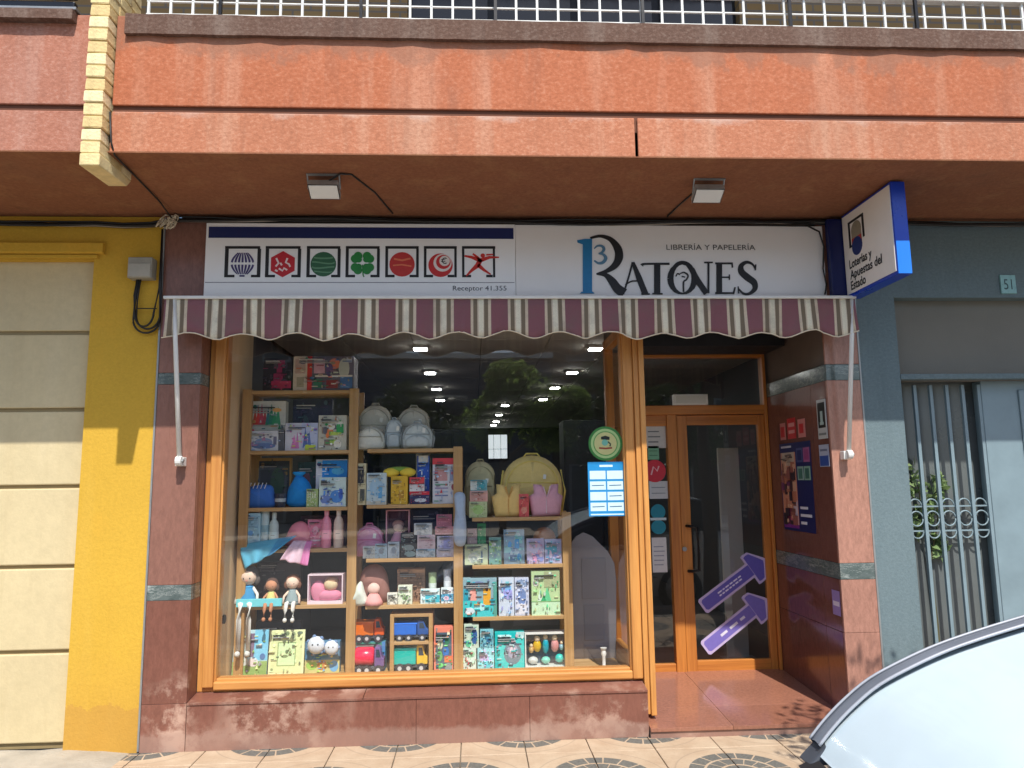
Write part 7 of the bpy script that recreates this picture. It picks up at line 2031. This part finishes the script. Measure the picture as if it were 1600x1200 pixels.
for s in (1, -1):
    # windscreen pillar: a broad grey band, with a raised paler bead on its outer edge
    ra, rb = [], []
    for i, (x, w, z) in enumerate(edge):
        a = edge[max(i - 1, 0)]; b = edge[min(i + 1, len(edge) - 1)]
        d = Vector((b[0] - a[0], 0, b[2] - a[2])).normalized(); nrm = Vector((d.z, 0, -d.x))     # down and back along the side
        c = Vector((x, YC + s * w, z)); q = c + nrm * 0.005
        ra.append([tuple(c + Vector((0, -s * 0.046, 0.010))), tuple(c + Vector((0, -s * 0.022, 0.013))), tuple(c + Vector((0, s * 0.002, 0.008))), tuple(c + Vector((0, s * 0.012, 0)) + nrm * 0.02), tuple(c + Vector((0, s * 0.018, 0)) + nrm * 0.055)])
    g = MB(); g.loft(ra); pz_ = g.build("windscreen_pillar", m_trim, car, smooth=True)
    g = MB(); g.tube([(r[2][0] - 0.002, r[2][1], r[2][2] + 0.002) for r in ra], 0.0035, 6); g.build("bead", m_trim2, pz_, smooth=True)
    g = MB(); g.tube([(r[0][0], r[0][1], r[0][2] - 0.002) for r in ra], 0.004, 6); g.build("rubber_seal", m_trim2, pz_, smooth=True)
    # foot of the pillar and black cowl end
    x, w, z = edge[0]
    g = MB(); g.prism([(x - 0.035, z - 0.035), (x + 0.05, z - 0.035), (x + 0.05, z + 0.03), (x + 0.01, z + 0.006)], YC + s * (w - 0.06), YC + s * (w + 0.006)); g.build("pillar_foot", M("dark_grey_plastic", (0.055, 0.063, 0.078), 0.5, 0.15, 10), car, bevel=0.006)
    # side glass, then rails
    top = edge[8:] + roof[1:] + rear[1:2]
    ga_, gb_ = [], []
    for x, w, z in top:
        ga_.append((x, YC + s * (w + 0.012), z - 0.012)); gb_.append((x, YC + s * 0.852, min(z - 0.02, 0.895 + 0.01 * x)))
    g = MB(); g.loft([ga_, gb_]); g.build("side_window", M("dark_side_glass", (0.03, 0.036, 0.04), 0.05, 0.1), car, smooth=True)
    g = MB(); g.tube([(x, YC + s * (w + 0.008), z) for x, w, z in roof], 0.014, 6); g.build("roof_moulding", m_trim, car, smooth=True)
    g = MB(); g.tube([(2.2, YC + s * 0.865, 0.89), (2.22, YC + s * 0.79, 1.34)], 0.03, 6); g.build("door_pillar", m_dark, car)
    g = MB(); g.box(1.05, 1.06, YC + s * 0.8585, YC + s * 0.8625, 0.2, 0.86); g.box(2.2, 2.208, YC + s * 0.8585, YC + s * 0.8625, 0.2, 0.88); g.build("door_gap", m_dark, car)
    g = MB(); g.box(1.95, 2.12, YC + s * 0.86, YC + s * 0.89, 0.74, 0.77); g.build("door_handle", m_carw, car, bevel=0.006)
    for xw in (0.12, 2.72):
        g = MB(); n = 20
        prof = [(0.20, -0.09), (0.285, -0.09), (0.30, -0.06), (0.30, 0.06), (0.285, 0.09), (0.20, 0.09)]
        vs_, fs_ = [], []
        for k in range(n):
            a = 2 * math.pi * k / n
            for r_, o_ in prof: vs_.append((xw + r_ * math.cos(a), YC + s * 0.765 + o_, 0.18 + r_ * math.sin(a)))
        for k in range(n):
            for j in range(5): fs_.append((k * 6 + j, k * 6 + j + 1, ((k + 1) % n) * 6 + j + 1, ((k + 1) % n) * 6 + j))
        g._add(vs_, fs_); wh = g.build("wheel", M("tyre", (0.02, 0.02, 0.02), 0.8), car, smooth=True)
        g = MB(); g.wheel(xw, YC + s * 0.80, 0.18, 0.20, 0.08, 24); g.build("rim", m_alu, wh, bevel=0.01)
    g = MB(); g.ball(-0.36, YC + s * 0.58, 0.52, 0.10, 0.17, 0.075, 14, 9); g.build("headlight", M("headlight_lens", S(210, 216, 220), 0.08, 0.03), car, smooth=True)
    g = MB(); g.box(3.44, 3.53, YC + s * 0.62 - 0.12, YC + s * 0.62 + 0.12, 0.6, 0.76); g.build("tail_light", M("tail_red", S(150, 14, 16), 0.15, 0.05), car, bevel=0.015)
g = MB(); g.loft([[(0.80 - 0.045 * (1 - t * t) , YC + 0.80 * t, 0.893 + 0.012 * (1 - t * t)) for t in [-1 + k / 6 for k in range(13)]], [(0.845 - 0.05 * (1 - t * t), YC + 0.80 * t, 0.912 + 0.016 * (1 - t * t)) for t in [-1 + k / 6 for k in range(13)]]])
g.build("cowl", m_dark, car, smooth=True)
g = MB(); g.tube([(0.80, YC + 0.3, 0.93), (0.86, YC - 0.2, 0.965)], 0.008, 6); g.build("wiper", m_dark, car)

# ---------------------------------------------------------------- trees
m_leaf2 = leaf_mat("bright_leaf", (0.20, 0.33, 0.06), (0.36, 0.47, 0.13), 0.8)  # leaf colours brightened so the mirrored tree shows in the glass
def tree(label, base, h_trunk, centers, n_leaf, size, seed, r0=0.11, mat=None):
    t = thing("street_tree", label, "tree", base, "trees along the street")
    rr = random.Random(seed)
    b = Vector(base)
    g = MB(); g.tube([b, b + Vector((0.03, 0.02, h_trunk * 0.4)), b + Vector((-0.02, 0.03, h_trunk * 0.8)), b + Vector((0, 0, h_trunk))], [r0, r0 * 0.8, r0 * 0.7, r0 * 0.65], 10)
    top = b + Vector((0, 0, h_trunk * 0.97))
    for c, rad in centers:
        c = Vector(c); m_ = (top + c) / 2 + Vector((rr.uniform(-0.1, 0.1), rr.uniform(-0.1, 0.1), 0.05))
        g.tube([top, m_, c], [r0 * 0.45, r0 * 0.28, r0 * 0.1], 7)
        for _ in range(5):
            e = c + Vector((rr.uniform(-1, 1) * rad[0], rr.uniform(-1, 1) * rad[1], rr.uniform(-0.6, 1) * rad[2])) * 0.7
            g.tube([(m_ + c) / 2, e], [r0 * 0.14, r0 * 0.04], 5)
    g.build("trunk", M("bark", (0.11, 0.085, 0.06), 0.95, 0.3, 12, bump=0.6, bscale=25), t, smooth=True)
    g = MB(); leaf_cloud(g, centers, n_leaf, size, seed + 1); g.build("crown", mat or m_leaf, t)
    return t
tree("street tree at the kerb whose leaf shadow dapples the entrance pier", (2.95, -2.35, 0.0), 2.5,
     [((2.85, -2.35, 3.25), (0.5, 0.5, 0.36)), ((3.25, -2.5, 3.35), (0.5, 0.45, 0.4)), ((2.62, -2.55, 3.05), (0.42, 0.4, 0.3)), ((3.0, -2.75, 3.5), (0.5, 0.4, 0.35))], 1500, 0.085, 31)
tree("small leafy tree across the street mirrored in the shop window", (0.9, -18.4, 0.0), 2.3,
     [((0.5, -18.2, 3.5), (0.9, 0.9, 0.9)), ((1.5, -18.0, 4.3), (1.2, 0.9, 1.0)), ((2.4, -18.3, 3.3), (1.0, 0.8, 0.8)), ((1.2, -18.4, 5.0), (0.9, 0.8, 0.6)), ((3.1, -18.1, 4.0), (0.7, 0.6, 0.7))], 5200, 0.24, 41, 0.13, m_leaf2)

for k, (bx_, by_, s_) in enumerate(((-5.2, -19.4, 1.15), (-2.2, -20.2, 1.0), (4.6, -19.2, 1.2), (7.6, -20.0, 1.1))):
    lab = ("leftmost dark street tree across the road, mirrored in the glass", "second dark street tree from the left across the road, mirrored in the glass", "second dark street tree from the right across the road, mirrored in the glass", "rightmost dark street tree across the road, mirrored in the glass")[k]
    tree(lab, (bx_, by_, 0.0), 2.0, [((bx_ + dx * s_, by_ + dy, 2.0 + dz * s_), (1.2 * s_, 1.0, 0.95 * s_)) for dx, dy, dz in ((-0.8, 0, 1.1), (0.8, 0.1, 1.2), (0.0, -0.2, 2.3), (0.1, 0.3, 0.6))], 2600, 0.24, 60 + k, 0.14)

# ---------------------------------------------------------------- houses across the street (seen mirrored in the glass)
def house(label, x0, x1, h, col, seed):
    t = thing("town_house", label, "building", ((x0 + x1) / 2, -31, 0), "houses across the street")
    m = M("house_paint_%d" % seed, col, 0.85, 0.08, 1.0, bump=0.2)
    g = MB(); g.box(x0, x1, -36, -26.6, 0, h); g.build("wall", m, t)
    n = max(2, int((x1 - x0) / 2.2))
    for fl in range(int(h / 3)):
        for k in range(n):
            cx = x0 + (x1 - x0) * (k + 0.5) / n
            z0 = fl * 3.0 + (0.9 if fl else 0.05)
            g = MB(); g.box(cx - 0.6, cx + 0.6, -26.6, -26.5, z0, fl * 3.0 + 2.4); w = g.build("window", m_greymetal, t)
            g = MB(); g.box(cx - 0.5, cx + 0.5, -26.499, -26.48, z0 + 0.1, fl * 3.0 + 2.3); g.build("pane", MATS.get("far_pane") or M("far_pane", (0.03, 0.04, 0.05), 0.08), w)
        if fl:
            g = MB(); g.box(x0 + 0.3, x1 - 0.3, -26.49, -25.7, fl * 3.0 - 0.1, fl * 3.0); g.build("balcony_slab", m, t)
    g = MB(); g.box(x0 - 0.1, x1 + 0.1, -36.1, -26.3, h, h + 0.25); g.build("cornice", m_white, t)
house("grey three-storey house mirrored faintly in the shop glass, leftmost", -14, -5.2, 9.2, S(96, 92, 88), 1)
house("slate blue house mirrored faintly in the shop glass, between two others", -5.1, 3.4, 7.0, S(62, 76, 98), 2)
house("brown house mirrored faintly in the shop glass, rightmost", 3.5, 13, 9.8, S(104, 84, 66), 3)
